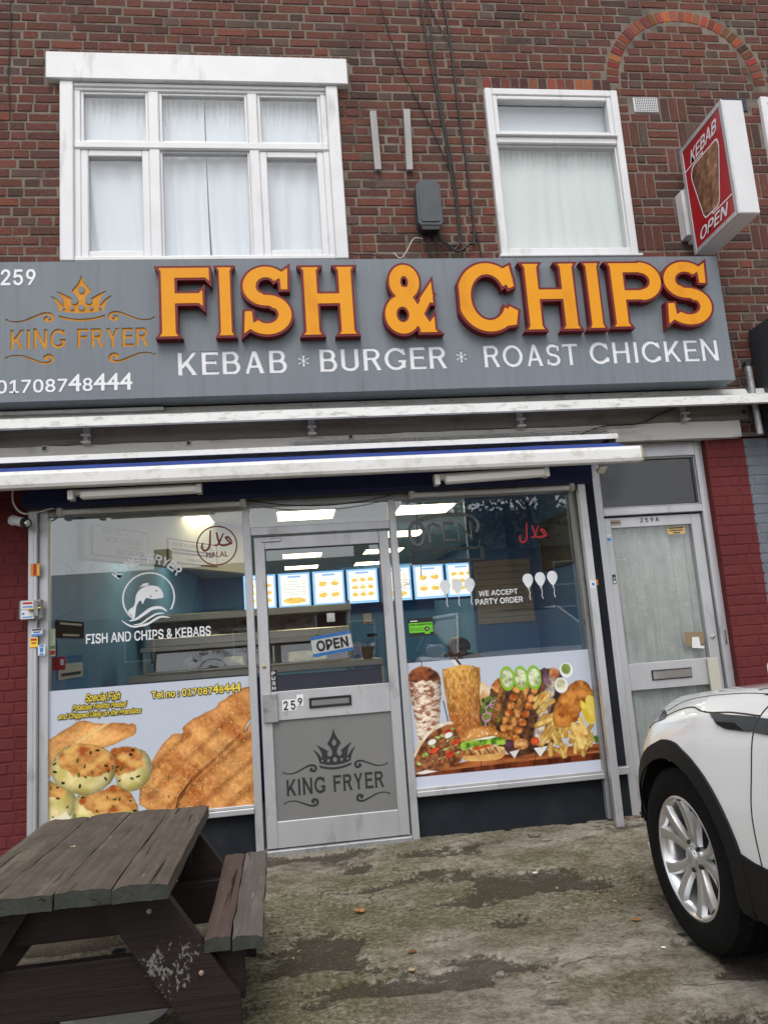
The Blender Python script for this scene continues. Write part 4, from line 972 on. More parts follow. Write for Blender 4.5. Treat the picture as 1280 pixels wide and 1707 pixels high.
for k, (x, lb) in enumerate(((-0.95, 'crumpled white paper heap inside the glass front of the display cabinet'), (-0.62, 'folded white cloth at the right end of the display cabinet in the left window'))):
    bm = bmesh.new(); bmesh.ops.create_icosphere(bm, subdivisions=3, radius=0.075)
    for v in bm.verts: v.co = v.co*(0.8+0.5*float(fbm(v.co.x*14+k*9, v.co.z*14+v.co.y*9, 3, 2))); v.co.z *= 0.7
    me = bpy.data.meshes.new('wrapping_paper'); bm.to_mesh(me); bm.free(); me.materials.append(m_paper); o = link_mesh('wrapping_paper', me, None, (x, 2.0, 1.20)); tag(o, lb, 'paper')
fh = thing('fire_call_point', 'red fire alarm box just inside the left window edge', 'alarm', (-1.59, 0.25, 1.25)); box_obj('box', m_redp, -1.629, -1.55, 0.235, 0.265, 1.253, 1.34, 0.004, fh); box_obj('glass', m_paper, -1.575, -1.555, 0.228, 0.234, 1.285, 1.325, 0, fh)

# ------------------------------------------------------------------ shopfront
sf = thing('shopfront', 'aluminium framed shopfront with two plate glass windows and a central door', 'shopfront', (0.2, 0, 0))
FA, FB = -0.028, 0.045
b = MB(); b.box(-1.632, -1.575, FA, FB, 0.0, 2.30, 0.003); b.build('mullion', m_alu, sf)
b = MB(); b.box(-1.689, -1.634, -0.065, FB, 0.0, 2.30, 0.004); b.box(-1.668, -1.655, -0.068, -0.06, 0.0, 2.30, 0.001); b.build('shutter_guide', m_alu, sf)
b = MB(); b.box(-0.312, -0.262, FA, FB, 0.0, 2.26, 0.003); b.build('mullion', m_alu, sf)
b = MB(); b.box(0.694, 0.743, FA, FB, 0.0, 2.26, 0.003); b.build('mullion', m_alu, sf)
b = MB(); b.box(2.03, 2.058, FA-0.006, FB, 0.0, 2.30, 0.003); b.box(2.06, 2.085, -0.055, FB, -0.02, 2.30, 0.003); b.build('mullion', m_alud, sf)
b = MB(); b.box(2.042, 2.096, -0.135, -0.085, -0.03, 2.288, 0.004); b.build('shutter_guide', m_alu, sf)
b = MB(); b.box(2.10, 2.235, 0.05, 0.07, -0.03, 2.46, 0.0); b.build('dark_infill', m_riser, sf)
b = MB(); b.box(2.098, 2.235, 0.0, 0.05, 0.27, 0.318, 0.003); b.build('rail', m_alu, sf)
b = MB(); b.box(-1.58, 2.035, FA+0.003, FB-0.003, 2.256, 2.32, 0.003); b.build('head_rail', m_alud, sf)
b = MB(); b.box(-0.262, 0.694, FA+0.002, FB-0.002, 2.06, 2.115, 0.003); b.build('transom_rail', m_alu, sf)
for x0, x1, nm in ((-1.575, -0.312, 'sill'), (0.743, 2.035, 'sill')):
    b = MB(); b.box(x0, x1, -0.050, FB-0.002, 0.265, 0.300, 0.004); b.box(x0, x1, -0.030, FB-0.004, 0.300, 0.318, 0.003); b.build(nm, m_alu, sf)
    b = MB(); b.box(x0-0.02, x1+0.0, 0.012, 0.06, -0.06, 0.266, 0); b.build('stall_riser', m_riser, sf)
for x0, x1, z0, z1, lb in ((-1.577, -0.310, 0.312, 2.258, 'left plate glass pane'), (0.741, 2.032, 0.312, 2.258, 'right plate glass pane'), (-0.264, 0.696, 2.113, 2.258, 'strip of glass over the door')):
    tag(MB().quad((x0, 0, z0), (x1, 0, z0), (x1, 0, z1), (x0, 0, z1)).build('glass_pane', m_glass, sf), lb)
# door leaf
dr = MB(); dr.box(-0.243, -0.172, -0.022, 0.035, 0.035, 2.045, 0.004); dr.box(0.612, 0.681, -0.022, 0.035, 0.035, 2.045, 0.004)
dr.box(-0.172, 0.612, -0.020, 0.033, 1.962, 2.045, 0.003); dr.box(-0.172, 0.612, -0.020, 0.033, 0.825, 1.012, 0.003); dr.box(-0.172, 0.612, -0.020, 0.033, 0.035, 0.196, 0.003)
door = dr.build('door', m_alu, sf); tag(door, 'aluminium shop door with glass upper half and grey lower panel')
MB().quad((-0.175, 0.004, 1.01), (0.614, 0.004, 1.01), (0.614, 0.004, 1.965), (-0.175, 0.004, 1.965)).build('glass_pane', m_glass, door)
bd = MB()
for q in ((-0.172, -0.166, 1.012, 1.962), (0.606, 0.612, 1.012, 1.962)): bd.box(q[0], q[1], -0.012, 0.0, q[2], q[3])
for q in ((1.012, 1.018), (1.956, 1.962)): bd.box(-0.166, 0.606, -0.012, 0.0, q[0], q[1])
bd.build('gasket', m_black, door)
MB().quad((-0.174, -0.006, 0.194), (0.613, -0.006, 0.194), (0.613, -0.006, 0.826), (-0.174, -0.006, 0.826)).build('lower_panel', m_frost, door)
lp = MB(); frame_rect(lp, 0.072, 0.352, 0.888, 0.955, 0.014, -0.034, -0.019, 0.003); lp.build('letterbox', m_black, door)
box_obj('letterbox_flap', m_frost, 0.086, 0.338, -0.026, -0.0205, 0.902, 0.941, 0.002, door)
box_obj('push_plate', m_alud, -0.228, -0.133, -0.040, -0.0225, 0.818, 1.003, 0.004, door)
box_obj('closer', m_alu, -0.19, -0.06, -0.034, -0.0225, 2.01, 2.03, 0.003, door)
b = MB(); b.box(-0.26, 0.694, -0.05, 0.05, -0.02, 0.028, 0.005); b.build('threshold', m_alud, sf)
ky = MB().lathe((-0.21, -0.0225, 1.18), (0, -1, 0), [(0.011, 0), (0.011, 0.006), (0.004, 0.008)], 14).build('keyhole', m_brass, door)
# crown emblem in charcoal on the lower panel
pl_to = facing(-0.0065); emb = Flat(pl_to); cl, bl = crown_loops(); W_ = 0.285
emb.loops([[(0.221+p[0]*W_, 0.49+p[1]*W_*1.08) for p in l] for l in cl], 0.001); emb.loops([[(0.221+p[0]*W_, 0.485+p[1]*W_) for p in l] for l in bl], 0.001)
emb.loops(caps_word('KING FRYER', -0.105, 0.533, 0.345, 0.447, 0.19, 0.04), 0.001)
for fx, fz, x0, z0 in ((0, 0, -0.117, 0.494), (1, 0, 0.35, 0.494), (0, 1, -0.117, 0.302), (1, 1, 0.35, 0.302)): emb.loops([[(x0+p[0]*0.212, z0+p[1]*0.212) for p in l] for l in scroll_loops(fx, fz)], 0.001)
tag(emb.build('door_emblem', m_charcoal), 'charcoal crown emblem reading king fryer on the grey lower door panel', 'emblem')
tx = Flat(facing(-0.0215))
for ch, x in (('2', -0.10), ('5', -0.053), ('9', -0.006)):
    z = 0.888 if ch != '9' else 0.915
    tx.loops([[(x-0.004, z-0.006), (x+0.042, z-0.006), (x+0.042, z+0.068), (x-0.004, z+0.068)]], 0.0008, 1); tx.text(ch, x+0.004, x+0.034, z, z+(0.06 if ch != '9' else 0.045), 0.0018, 0, 0.035)
tag(tx.build('house_number', [m_black, m_vinylw]), 'black stick-on number 259 beside the shop door letterbox', 'number')
ps = thing('push_sign', 'narrow black push sign at the lower left of the door glass', 'sign', (-0.152, -0.01, 1.08)); box_obj('plate', m_black, -0.178, -0.128, -0.014, -0.010, 1.015, 1.150, 0.0, ps)
tx = Flat(facing(-0.0145))
for k, ch in enumerate('PUSH'): tx.text(ch, -0.164, -0.142, 1.120-0.032*k, 1.143-0.032*k, 0.0005, 0, 0.03)
tx.build('lettering', m_vinylw, ps)
os_ = thing('open_sign', 'white and blue open card hanging askew on a string inside the door glass', 'sign', (0.247, 0.03, 1.21)); ang = math.atan2(1.381-1.352, 0.273); oc = (0.247, 1.297)
def op3(a, bb, d): return (oc[0]+a*math.cos(ang)-bb*math.sin(ang), 0.022-d, oc[1]+a*math.sin(ang)+bb*math.cos(ang))
tx = Flat(op3); tx.loops([[(-0.137, -0.068), (0.137, -0.068), (0.137, 0.068), (-0.137, 0.068)]], 0, 0, 0.002); 
for z in (-0.068, 0.046): tx.loops([[(-0.137, z), (0.137, z), (0.137, z+0.022), (-0.137, z+0.022)]], 0.002, 1)
tx.build('card', [m_paper, m_bluep], os_); tx = Flat(op3); tx.text('OPEN', -0.105, 0.112, -0.037, 0.036, 0.003, 0, 0.05); tx.build('lettering', m_black, os_)
tube_obj('string', m_cable, [op3(-0.10, 0.068, 0), (0.245, 0.02, 1.481), op3(0.06, 0.068, 0)], 0.0012, 5, os_)
hk = thing('suction_hook', 'white square switch plate at the middle of the door glass', 'hook', (0.249, 0.02, 1.47)); box_obj('plate', m_paper, 0.222, 0.278, 0.010, 0.02, 1.443, 1.503, 0.004, hk); box_obj('rocker', m_tee, 0.236, 0.262, 0.006, 0.010, 1.456, 1.484, 0.002, hk)

# ------------------------------------------------------------------ door to the flat
fd = thing('flat_entrance', 'grey aluminium entrance to flat 259A with wired glass door and fanlight', 'entrance', (2.68, 0.1, 0))
b = MB(); b.box(2.232, 2.292, 0.055, 0.15, -0.06, 2.62, 0.004); b.box(3.068, 3.127, 0.055, 0.15, -0.06, 2.62, 0.004); b.box(2.292, 3.068, 0.057, 0.15, 2.505, 2.615, 0.004); b.box(2.292, 3.068, 0.057, 0.15, 2.074, 2.128, 0.004); b.build('frame', m_alu, fd)
b = MB(); frame_rect(b, 2.292, 3.068, 2.128, 2.505, 0.012, 0.07, 0.13, 0.003); b.build('bead', m_alud, fd)
MB().quad((2.302, 0.10, 2.138), (3.058, 0.10, 2.138), (3.058, 0.10, 2.495), (2.302, 0.10, 2.495)).build('fanlight_glass', glassmat('dark_fanlight', (0.42, 0.46, 0.45), 1.6, 0.08), fd)
dm = MB(); dm.box(2.296, 2.352, 0.085, 0.135, -0.03, 2.062, 0.004); dm.box(2.980, 3.060, 0.085, 0.135, -0.03, 2.062, 0.004); dm.box(2.352, 2.980, 0.087, 0.133, 1.985, 2.062, 0.003); dm.box(2.352, 2.980, 0.087, 0.133, 0.812, 1.0, 0.003); dm.box(2.352, 2.980, 0.087, 0.133, -0.03, 0.15, 0.003)
fdoor = dm.build('door', m_alu, fd); tag(fdoor, 'door of flat 259A with wired glass and steel letter flap')
for z0, z1 in ((1.0, 1.985), (0.15, 0.812)): MB().quad((2.35, 0.108, z0), (2.982, 0.108, z0), (2.982, 0.108, z1), (2.35, 0.108, z1)).build('wired_glass', m_glassw, fdoor)
wr = MB()
for z0, z1 in ((1.0, 1.985), (0.15, 0.812)):
    k = 0; x = 2.355
    while x < 2.98: wr.box(x-0.0007, x+0.0007, 0.1085, 0.1095, z0, z1); x += 0.0135
    z = z0+0.006
    while z < z1: wr.box(2.35, 2.982, 0.1098, 0.1108, z-0.0007, z+0.0007); z += 0.0135
tag(wr.build('glass_wires', pmat('glass_wire', (0.26, 0.30, 0.29), None, rough=0.5), fdoor), kind='stuff')
b = MB(); b.box(2.524, 2.815, 0.072, 0.0865, 0.879, 0.938, 0.004); b.build('letter_flap', m_chrome, fdoor); box_obj('flap_surround', m_black, 2.518, 2.822, 0.079, 0.0868, 0.872, 0.944, 0.002, fdoor)
MB().lathe((3.02, 0.0845, 1.15), (0, -1, 0), [(0.014, 0), (0.014, 0.012), (0.006, 0.014)], 16).build('lock', m_chrome, fdoor)
box_obj('strike_plate', m_chrome, 3.088, 3.108, 0.050, 0.0545, 1.09, 1.19, 0.002, fd); box_obj('lock_guard', pmat('cream_paint', (0.52, 0.50, 0.42), None, rough=0.5), 2.945, 3.03, 0.066, 0.0845, 0.72, 0.996, 0.003, fd)
tx = Flat(facing(0.0865)); tx.text('259A', 2.58, 2.73, 2.017, 2.050, 0.0006, 0, 0.03, space=1.35); tag(tx.build('house_number', m_black), 'small black number 259A over the wired glass door', 'number')
dp = MB(); V = []; nx = 60
for j in range(13):
    for i in range(nx+1):
        x = 2.36+0.62*i/nx; z = 0.1+1.9*j/12; V.append((x+0.02*(j/12.-.5)*(i/nx-.6), 0.15+0.012*math.sin(x*44+1.6*math.sin(z*2)+5*float(vnoise(x*5, z*1.5, 4)))+0.006*math.sin(x*120), z))
dp.add(V, [(j*(nx+1)+i, j*(nx+1)+i+1, (j+1)*(nx+1)+i+1, (j+1)*(nx+1)+i) for j in range(12) for i in range(nx)])
tag(dp.build('door_curtain', pmat('greenish_net', (0.72, 0.72, 0.70), (0.52, 0.53, 0.52), 6, (2.2, 1, 1.2), rough=0.9, dirt=(0.80, 0.84, 0.82), dsc=16, dst=(1, 1, 2.2), dlo=0.58, dhi=0.68, dmax=0.8), None, True, fix=False), 'pale green net curtain behind the wired glass of door 259A', 'curtain')
b = MB(); b.quad((2.235, 0.16, 0), (2.235, 0.9, 0), (2.235, 0.9, 2.7), (2.235, 0.16, 2.7)); b.quad((3.2, 0.16, 0), (3.2, 2.0, 0), (3.2, 2.0, 2.7), (3.2, 0.16, 2.7)); b.quad((2.24, 0.9, 0), (3.2, 0.9, 0), (3.2, 0.9, 2.7), (2.24, 0.9, 2.7)); b.build('hallway', m_roomd, fd, fix=False)
# ------------------------------------------------------------------ fascia sign
SY = -0.28
sg = thing('fascia_sign', 'long grey shop fascia sign with raised amber and red fish and chips letters', 'shop sign', (0.3, -0.2, 2.97))
def sub_text():
    L = caps_word('KEBAB', -0.684, 0.042, 3.122, 3.285, 0.178, 0.042); M_ = caps_word('BURGER', 0.258, 1.146, 3.121, 3.283, 0.178, 0.042); N_ = caps_word('ROAST', 1.405, 2.100, 3.120, 3.283, 0.178, 0.042) + caps_word('CHICKEN', 2.184, 3.170, 3.124, 3.288, 0.178, 0.042)
    st = [[(x+p[0]*0.085, 3.162+p[1]*0.085) for p in l] for x in (0.112, 1.207) for l in glyph_loops('*', 0.2, 0, 1.0)]
    return L, M_, N_, st
KL, BL, RL, ST = sub_text()
KF = caps_word('KING FRYER', -1.737, -0.863, 3.332, 3.463, 0.185, 0.04); cl, bl = crown_loops()
CR = [[(-1.288+p[0]*0.397, 3.545+p[1]*0.36) for p in l] for l in cl]; BN = [[(-1.288+p[0]*0.397, 3.515+p[1]*0.36) for p in l] for l in bl]
zmin = min(p[1] for l in BN for p in l)
SCR = []
for fx, fz, x0, z0 in ((0, 0, -1.757, 3.533), (1, 0, -1.112, 3.533), (0, 1, -1.757, 3.272), (1, 1, -1.112, 3.272)): SCR += [[(x0+p[0]*0.288, z0+p[1]*0.288) for p in l] for l in scroll_loops(fx, fz)]
rect = lambda x0, x1, z0, z1: [(x0, z0), (x1, z0), (x1, z1), (x0, z1)]
allc = KL+BL+RL+ST+KF+CR+BN+SCR; inx = lambda l, a, b_: a < sum(p[0] for p in l)/len(l) < b_
for k, (x0, x1) in enumerate(((-2.75, 0.5445), (0.5465, 3.263))):
    f = Flat(facing(SY)); f.loops([rect(x0, x1, 2.973, 3.94)]+[l for l in allc if inx(l, x0, x1)], -0.002, 0, 0.004); f.build('face_panel', m_panel, sg)
# tray behind the cut-out face
b = MB(); b.box(-2.75, 3.263, SY+0.006, -0.10, 2.973, 2.982, 0.001); b.box(-2.75, 3.263, SY+0.006, -0.02, 3.931, 3.939, 0.001); b.box(3.255, 3.2628, SY+0.006, -0.06, 2.982, 3.931, 0.001); b.build('casing', m_panel, sg)
b = MB(); b.box(-2.7, 3.2, -0.10, -0.02, 2.99, 3.93); b.build('backing', m_dark, sg)
MB().box(-1.80, -0.80, SY+0.0065, SY+0.009, 3.20, 3.90).build('amber_backing', m_amberl, sg); MB().box(-0.72, 3.20, SY+0.0065, SY+0.009, 3.07, 3.33).build('white_backing', m_vinylw, sg)
f = Flat(facing(SY-0.0005)); f.text('259', -1.797, -1.578, 3.772, 3.888, 0.001, 0, 0.03, space=1.02); tag(f.build('street_number', m_vinylw, sg), 'white number 259')
f = Flat(facing(SY-0.0005)); f.text('01708748444', -1.815, -0.970, 3.030, 3.150, 0.001, 0, 0.03); tag(f.build('phone_number', m_vinylw, sg), 'white telephone number 01708748444')
# raised letters: amber face inside a red return
SPEC = [('F', -0.808, -0.431, 3.352, 3.868), ('I', -0.418, -0.274, 3.351, 3.869), ('S', -0.250, 0.108, 3.340, 3.878), ('H', 0.139, 0.554, 3.343, 3.864), ('&', 0.712, 1.130, 3.336, 3.875), ('C', 1.245, 1.690, 3.338, 3.882), ('H', 1.700, 2.142, 3.347, 3.873), ('I', 2.160, 2.322, 3.349, 3.874), ('P', 2.336, 2.774, 3.356, 3.877), ('S', 2.758, 3.140, 3.350, 3.886)]
for ch, x0, x1, z0, z1 in SPEC:
    H_ = z1-z0; w = (x1-x0)/H_; k = 0.034
    s_ = 0.178 if ch not in 'I' else 0.185
    out = glyph_loops(ch, s_, 0.035, w*0.93, k, 0.0125); fac = glyph_loops(ch, s_, 0.035, w*0.93, 0.0, 0.0125)
    a0, a1 = min(p[0] for l in out for p in l), max(p[0] for l in out for p in l); c0, c1 = min(p[1] for l in out for p in l), max(p[1] for l in out for p in l)
    tr = lambda lps: fit_loops(lps, x0, x1, z0, z1, (a0, a1, c0, c1))
    f = Flat(facing(SY)); f.loops(tr(out), 0.033, 0, 0.062); q = f.build('letter', m_redret, sg)
    f = Flat(facing(SY)); f.loops(tr(fac), 0.0655, 0, 0.003); f.build('letter_face', m_amber, q)

# ------------------------------------------------------------------ projecting kebab sign
pj = thing('projecting_sign', 'red and white illuminated kebab sign box projecting from the brick wall', 'projecting sign', (3.28, -0.4, 4.03))
X0, X1, Y0, Y1, Z0, Z1 = 3.20, 3.36, -0.70, -0.12, 4.035, 4.915
b = MB(); b.box(X0, X1, Y0, Y1, Z0, Z1, 0.006); b.build('casing', pmat('sign_case_white', (0.74, 0.74, 0.75), (0.68, 0.68, 0.69), 5, rough=0.35), pj)
for zz in (Z0, Z1-0.035): pass
b = MB(); yy0, yy1 = Y0, Y1
b.box(X0-0.008, X0+0.004, Y0-0.002, Y0+0.034, Z0-0.002, Z1+0.002, 0.002); b.box(X0-0.008, X0+0.004, Y1-0.034, Y1+0.002, Z0-0.002, Z1+0.002, 0.002); b.box(X0-0.0078, X0+0.004, Y0+0.034, Y1-0.034, Z0-0.002, Z0+0.034, 0.002); b.box(X0-0.0078, X0+0.004, Y0+0.034, Y1-0.034, Z1-0.034, Z1+0.002, 0.002); b.build('edge_trim', m_alu, pj)
kb3 = lambda a, bb, d: (X0-0.002-d, Y1-0.034-a*(Y1-Y0-0.068), Z0+0.034+bb*(Z1-Z0-0.068))
f = Flat(kb3); f.loops([rect(0, 1, 0, 1)], 0.0, 0); f.build('red_face', pmat('sign_red', (0.42, 0.010, 0.018), None, rough=0.3, coat=0.3), pj)
def rr(pts, r=0.05): return spline(pts, 4, True)
don = [(0.20, 0.74), (0.17, 0.71), (0.155, 0.67), (0.165, 0.62), (0.30, 0.25), (0.33, 0.215), (0.38, 0.205), (0.62, 0.205), (0.67, 0.22), (0.70, 0.26), (0.84, 0.66), (0.84, 0.71), (0.82, 0.745), (0.78, 0.755), (0.25, 0.755)]
cx_, cz_ = 0.5, 0.48; sc_ = lambda k: [(cx_+(p[0]-cx_)*(1+k), cz_+(p[1]-cz_)*(1+k*0.7)) for p in don]
f = Flat(kb3); f.loops([sc_(0.10), sc_(0.035)], 0.0012, 0); f.loops([rect(0.0, 0.5, 0.785, 0.797), ], 0.0016, 0); f.loops([rect(0.5, 1.0, 0.163, 0.175)], 0.0016, 0); f.loops([rect(0.46, 0.485, 0.77, 0.79)], 0.0017, 0); f.loops([rect(0.5, 0.525, 0.168, 0.19)], 0.0017, 0); f.build('white_outline', m_vinylw, pj)
ax_, az_ = np.meshgrid(np.linspace(0, 1, 100), np.linspace(0.14, 0.82, 130)); pic = np.ones((130, 100, 3))*np.array((0.42, 0.010, 0.018)); dn = sc_(0.03); ins = np.zeros(ax_.shape, bool)
for i in range(len(dn)):
    (xa, za), (xb, zb) = dn[i], dn[(i+1) % len(dn)]; ins ^= ((za > az_) != (zb > az_)) & (ax_ < (xb-xa)*(az_-za)/((zb-za) or 1e-9)+xa)
fib = fbm(ax_*11+az_*9, az_*26-ax_*12, 5, 5, 0.6); sh_ = 0.45+0.75*np.clip((ax_-0.12)/0.5, 0, 1)-0.55*np.clip((ax_-0.72)/0.2, 0, 1); seam_ = 0.35*np.exp(-((ax_-0.52-0.02*np.sin(az_*20))/0.03)**2)
meat = (np.array((0.10, 0.030, 0.016))[None, None]*(1-fib[..., None])+np.array((0.62, 0.34, 0.20))[None, None]*fib[..., None]**1.5)*np.clip(sh_-seam_, 0.15, 1.3)[..., None]
pic[ins] = meat[ins]; paint_grid('doner_picture', pic, (0, 0.14, 1, 0.82), 0, m_print, pj, to3=lambda a, bb: kb3(a, bb, 0.0009))
f = Flat(kb3); f.text('KEBAB', 0.16, 0.90, 0.815, 0.935, 0.002, 0, 0.03, 0.35, fn=lambda a, bb: (a, bb+0.03*(a-0.5))); f.build('lettering', m_vinylw, pj); f = Flat(kb3); f.text('OPEN', 0.13, 0.88, 0.035, 0.145, 0.002, 0, 0.03, 0.35); f.build('lettering', m_vinylw, pj)
b = MB(); b.box(X0+0.03, X1-0.03, Y1, 0.0, Z0+0.15, Z0+0.21, 0.003); b.box(X0+0.03, X1-0.03, Y1, 0.0, Z0+0.55, Z0+0.61, 0.003); b.box(X0-0.03, X0+0.03, -0.10, -0.004, Z0+0.18, Z0+0.56, 0.003); b.build('bracket', m_white, pj)
tube_obj('wire_loop', m_cablew, spline([(3.28, -0.45, 4.036), (3.26, -0.48, 4.015), (3.25, -0.52, 4.012), (3.27, -0.55, 4.036)], 6), 0.004, 6, pj)

# ------------------------------------------------------------------ neighbour's sign and pipework at the right edge
nb = thing('neighbour_sign', 'dark slate sign box of the next shop at the right edge', 'shop sign', (3.95, -0.2, 2.6)); box_obj('casing', pmat('slate_panel', (0.045, 0.055, 0.065), (0.035, 0.043, 0.05), 3, rough=0.4), 3.60, 5.2, -0.36, -0.02, 2.60, 3.45, 0.005, nb)
box_obj('face', pmat('slate_face', (0.14, 0.165, 0.185), None, rough=0.45), 3.61, 5.2, -0.368, -0.361, 2.61, 3.44, 0.002, nb); 
for k in range(3): tube_obj('bird_spike', m_chrome, [(3.68+0.09*k, -0.2, 3.45), (3.66+0.09*k, -0.2, 3.58)], 0.0025, 5, nb)
tag(tube_obj('drain_pipe', m_grbox, [(3.66, -0.04, 0.3), (3.66, -0.04, 2.20), (3.64, -0.04, 2.28)], 0.03, 12), 'grey waste pipe on the blue grey painted wall at the right edge', 'pipe')
tp = thing('rolled_awning_arm', 'grey metal tube with black cord beside the neighbouring sign', 'tube', (3.5, -0.1, 2.6)); tube_obj('tube', m_alud, [(3.50, -0.12, 2.60), (3.485, -0.12, 3.14)], 0.024, 12, tp); tube_obj('cord', m_cable, spline([(3.47, -0.10, 3.15), (3.44, -0.09, 3.05), (3.47, -0.1, 2.9), (3.46, -0.1, 2.70)], 6), 0.008, 6, tp); MB().lathe((3.484, -0.12, 3.13), (0, 0, 1), [(0.03, 0), (0.03, 0.03), (0.012, 0.045)], 14).build('cap', m_black, tp)
al = thing('alarm_box', 'small grey plastic box on the brickwork behind the sign end', 'box', (3.33, -0.03, 3.4)); box_obj('body', m_panel, 3.26, 3.39, -0.07, -0.004, 3.33, 3.47, 0.006, al); tube_obj('stay', m_black, [(3.27, -0.09, 3.43), (3.36, -0.02, 3.52)], 0.008, 6, al)

# ------------------------------------------------------------------ flashing, beams, awning
fl_ = thing('canopy_flashing', 'long white weathered drip flashing under the fascia sign', 'flashing', (0.8, -0.15, 2.8))
P = lambda x: [(x, -0.10, 2.962), (x, -0.105, 2.925), (x, -0.25, 2.868), (x, -0.258, 2.805), (x, -0.235, 2.800), (x, -0.23, 2.855), (x, -0.10, 2.905), (x, -0.06, 2.93), (x, -0.06, 2.962)]
MB().prism(P(-2.9), (6.50, 0, 0)).build('profile', m_whited, fl_)
MB().box(-2.9, -0.8, -0.14, -0.11, 2.934, 2.958, 0.003).build('strip', m_white, fl_)
tip = [(3.6, -0.105, 2.925), (3.6, -0.25, 2.868), (3.6, -0.258, 2.805), (3.6, -0.23, 2.80)]
MB().prism(tip, (0.09, 0, 0)).build('end_piece', m_whited, fl_)
def beam(name, m, x0, x1, y0, y1, z0, z1, label):
    b = MB(); n = int((x1-x0)/0.12); r_ = random.Random(3)
    for i in range(n+1):
        x = x0+(x1-x0)*i/n; j = lambda: r_.uniform(-0.003, 0.003)
        b.v += [(x, y0+j(), z0+j()), (x, y0+j(), z1+j()), (x, y1, z1+j()), (x, y1, z0+j())]
    for i in range(n):
        for q in range(4): b.f.append((i*4+q, i*4+(q+1) % 4, i*4+4+(q+1) % 4, i*4+4+q)); b.mi.append(0)
    b.f += [(3, 2, 1, 0), (n*4, n*4+1, n*4+2, n*4+3)]; b.mi += [0, 0]
    return tag(b.build(name, m), label, 'beam')
beam('timber_beam', m_timber, -2.9, 3.505, -0.065, 0.006, 2.735, 2.90, 'bare weathered timber beam under the white flashing')
beam('timber_beam', m_wbeam, -2.9, 3.395, -0.055, 0.006, 2.604, 2.733, 'white painted timber beam just above the awning')
for x, z in ((3.49, 2.83), (3.43, 2.79)):
    tag(MB().lathe((x, -0.067, z), (0, -1, 0), [(0.013, 0), (0.013, 0.006), (0.004, 0.009)], 12).build('bolt', m_black), 'dark bolt head near the right end of the bare beam, '+('upper right one' if x > 3.46 else 'lower left one'), 'bolt')
for i, (x, lb) in enumerate(((-1.315, 'leftmost'), (0.192, 'middle left'), (1.69, 'middle right'), (2.945, 'rightmost'))):
    t = thing('awning_bracket', 'grey metal bracket screwed to the bare beam, '+lb+' of four', 'bracket', (x, -0.1, 2.78), 'brackets on the bare beam')
    box_obj('plate', m_alud, x-0.024, x+0.024, -0.072, -0.066, 2.72, 2.85, 0.002, t); box_obj('jaw', m_lampb, x-0.03, x+0.03, -0.115, -0.072, 2.782, 2.795, 0.002, t); box_obj('jaw', m_lampb, x-0.03, x+0.03, -0.115, -0.072, 2.735, 2.746, 0.002, t); box_obj('web', m_alud, x-0.012, x+0.012, -0.10, -0.072, 2.746, 2.782, 0, t)
for i, (x, lb) in enumerate(((-1.59, 'near the left edge'), (-0.65, 'right of the left bracket'), (0.46, 'under the sign joint'))):
    t = thing('cable_clip', 'small dark metal clip on the white beam '+lb, 'clip', (x, -0.06, 2.7), 'clips on the white beam'); box_obj('plate', m_alud, x-0.019, x+0.019, -0.062, -0.056, 2.695, 2.74, 0.002, t); box_obj('tongue', m_black, x-0.01, x+0.01, -0.068, -0.062, 2.705, 2.73, 0.002, t)
# mesh offcut lying on the hood
ms = MB(); r_ = random.Random(5)
for k in range(130):
    x = 0.05+2.28*k/130; ms.tube([(x, -0.07+r_.uniform(-.01, .01), 2.625), (x+0.012, -0.12, 2.66+0.02*math.sin(k)), (x+0.024, -0.06, 2.69+r_.uniform(-.008, .008))], 0.0022, 4)
for k in range(5): ms.tube([(0.03, -0.07-0.008*k, 2.628+0.014*k), (0.9, -0.09, 2.632+0.012*k), (1.6, -0.09, 2.635+0.013*k), (2.33, -0.075-0.006*k, 2.65+0.014*k)], 0.0022, 4)
tag(tag(ms.build('wire_mesh', m_alud), 'crumpled strip of grey wire mesh along the top of the awning hood', 'mesh'))
aw = thing('retracted_awning', 'retracted blue shop awning with white hood and white front bar', 'awning', (0.2, -0.3, 2.3))
AX0, AX1 = -2.9, 2.345
MB().prism([(AX0, -0.055, 2.650), (AX0, -0.205, 2.628), (AX0, -0.222, 2.618), (AX0, -0.226, 2.586), (AX0, -0.214, 2.585), (AX0, -0.205, 2.61), (AX0, -0.055, 2.632)], (AX1-AX0, 0, 0)).build('hood', m_awnw, aw)
MB().prism([(AX1-0.06, -0.06, 2.60), (AX1-0.06, -0.20, 2.60), (AX1-0.06, -0.19, 2.50), (AX1-0.06, -0.06, 2.46)], (0.05, 0, 0)).build('end_bracket', m_black, aw)
rl = MB().tube([(AX0, -0.14, 2.52), (2.25, -0.14, 2.52)], 0.055, 18).build('cloth_roll', m_navy, aw, True)
V = []; n = 90
for i in range(n+1):
    x = AX0+(2.31-AX0)*i/n; w_ = 0.012*float(fbm(x*1.7, 0.3, 8, 3))-0.004
    V += [(x, -0.15, 2.572), (x, -0.25, 2.545+w_), (x, -0.36, 2.50+w_*1.4), (x, -0.43, 2.474)]
b = MB().add(V, [(i*4+j, i*4+j+1, i*4+5+j, i*4+4+j) for i in range(n) for j in range(3)]); b.build('cloth', m_blue, aw, True, fix=False)
bar = [(-0.415, 2.470), (-0.445, 2.474), (-0.468, 2.466), (-0.477, 2.445), (-0.478, 2.385), (-0.470, 2.366), (-0.45, 2.360), (-0.415, 2.362)]
MB().prism([(AX0, p[0], p[1]) for p in bar], (2.372-AX0, 0, 0)).build('front_bar', m_awnw, aw)
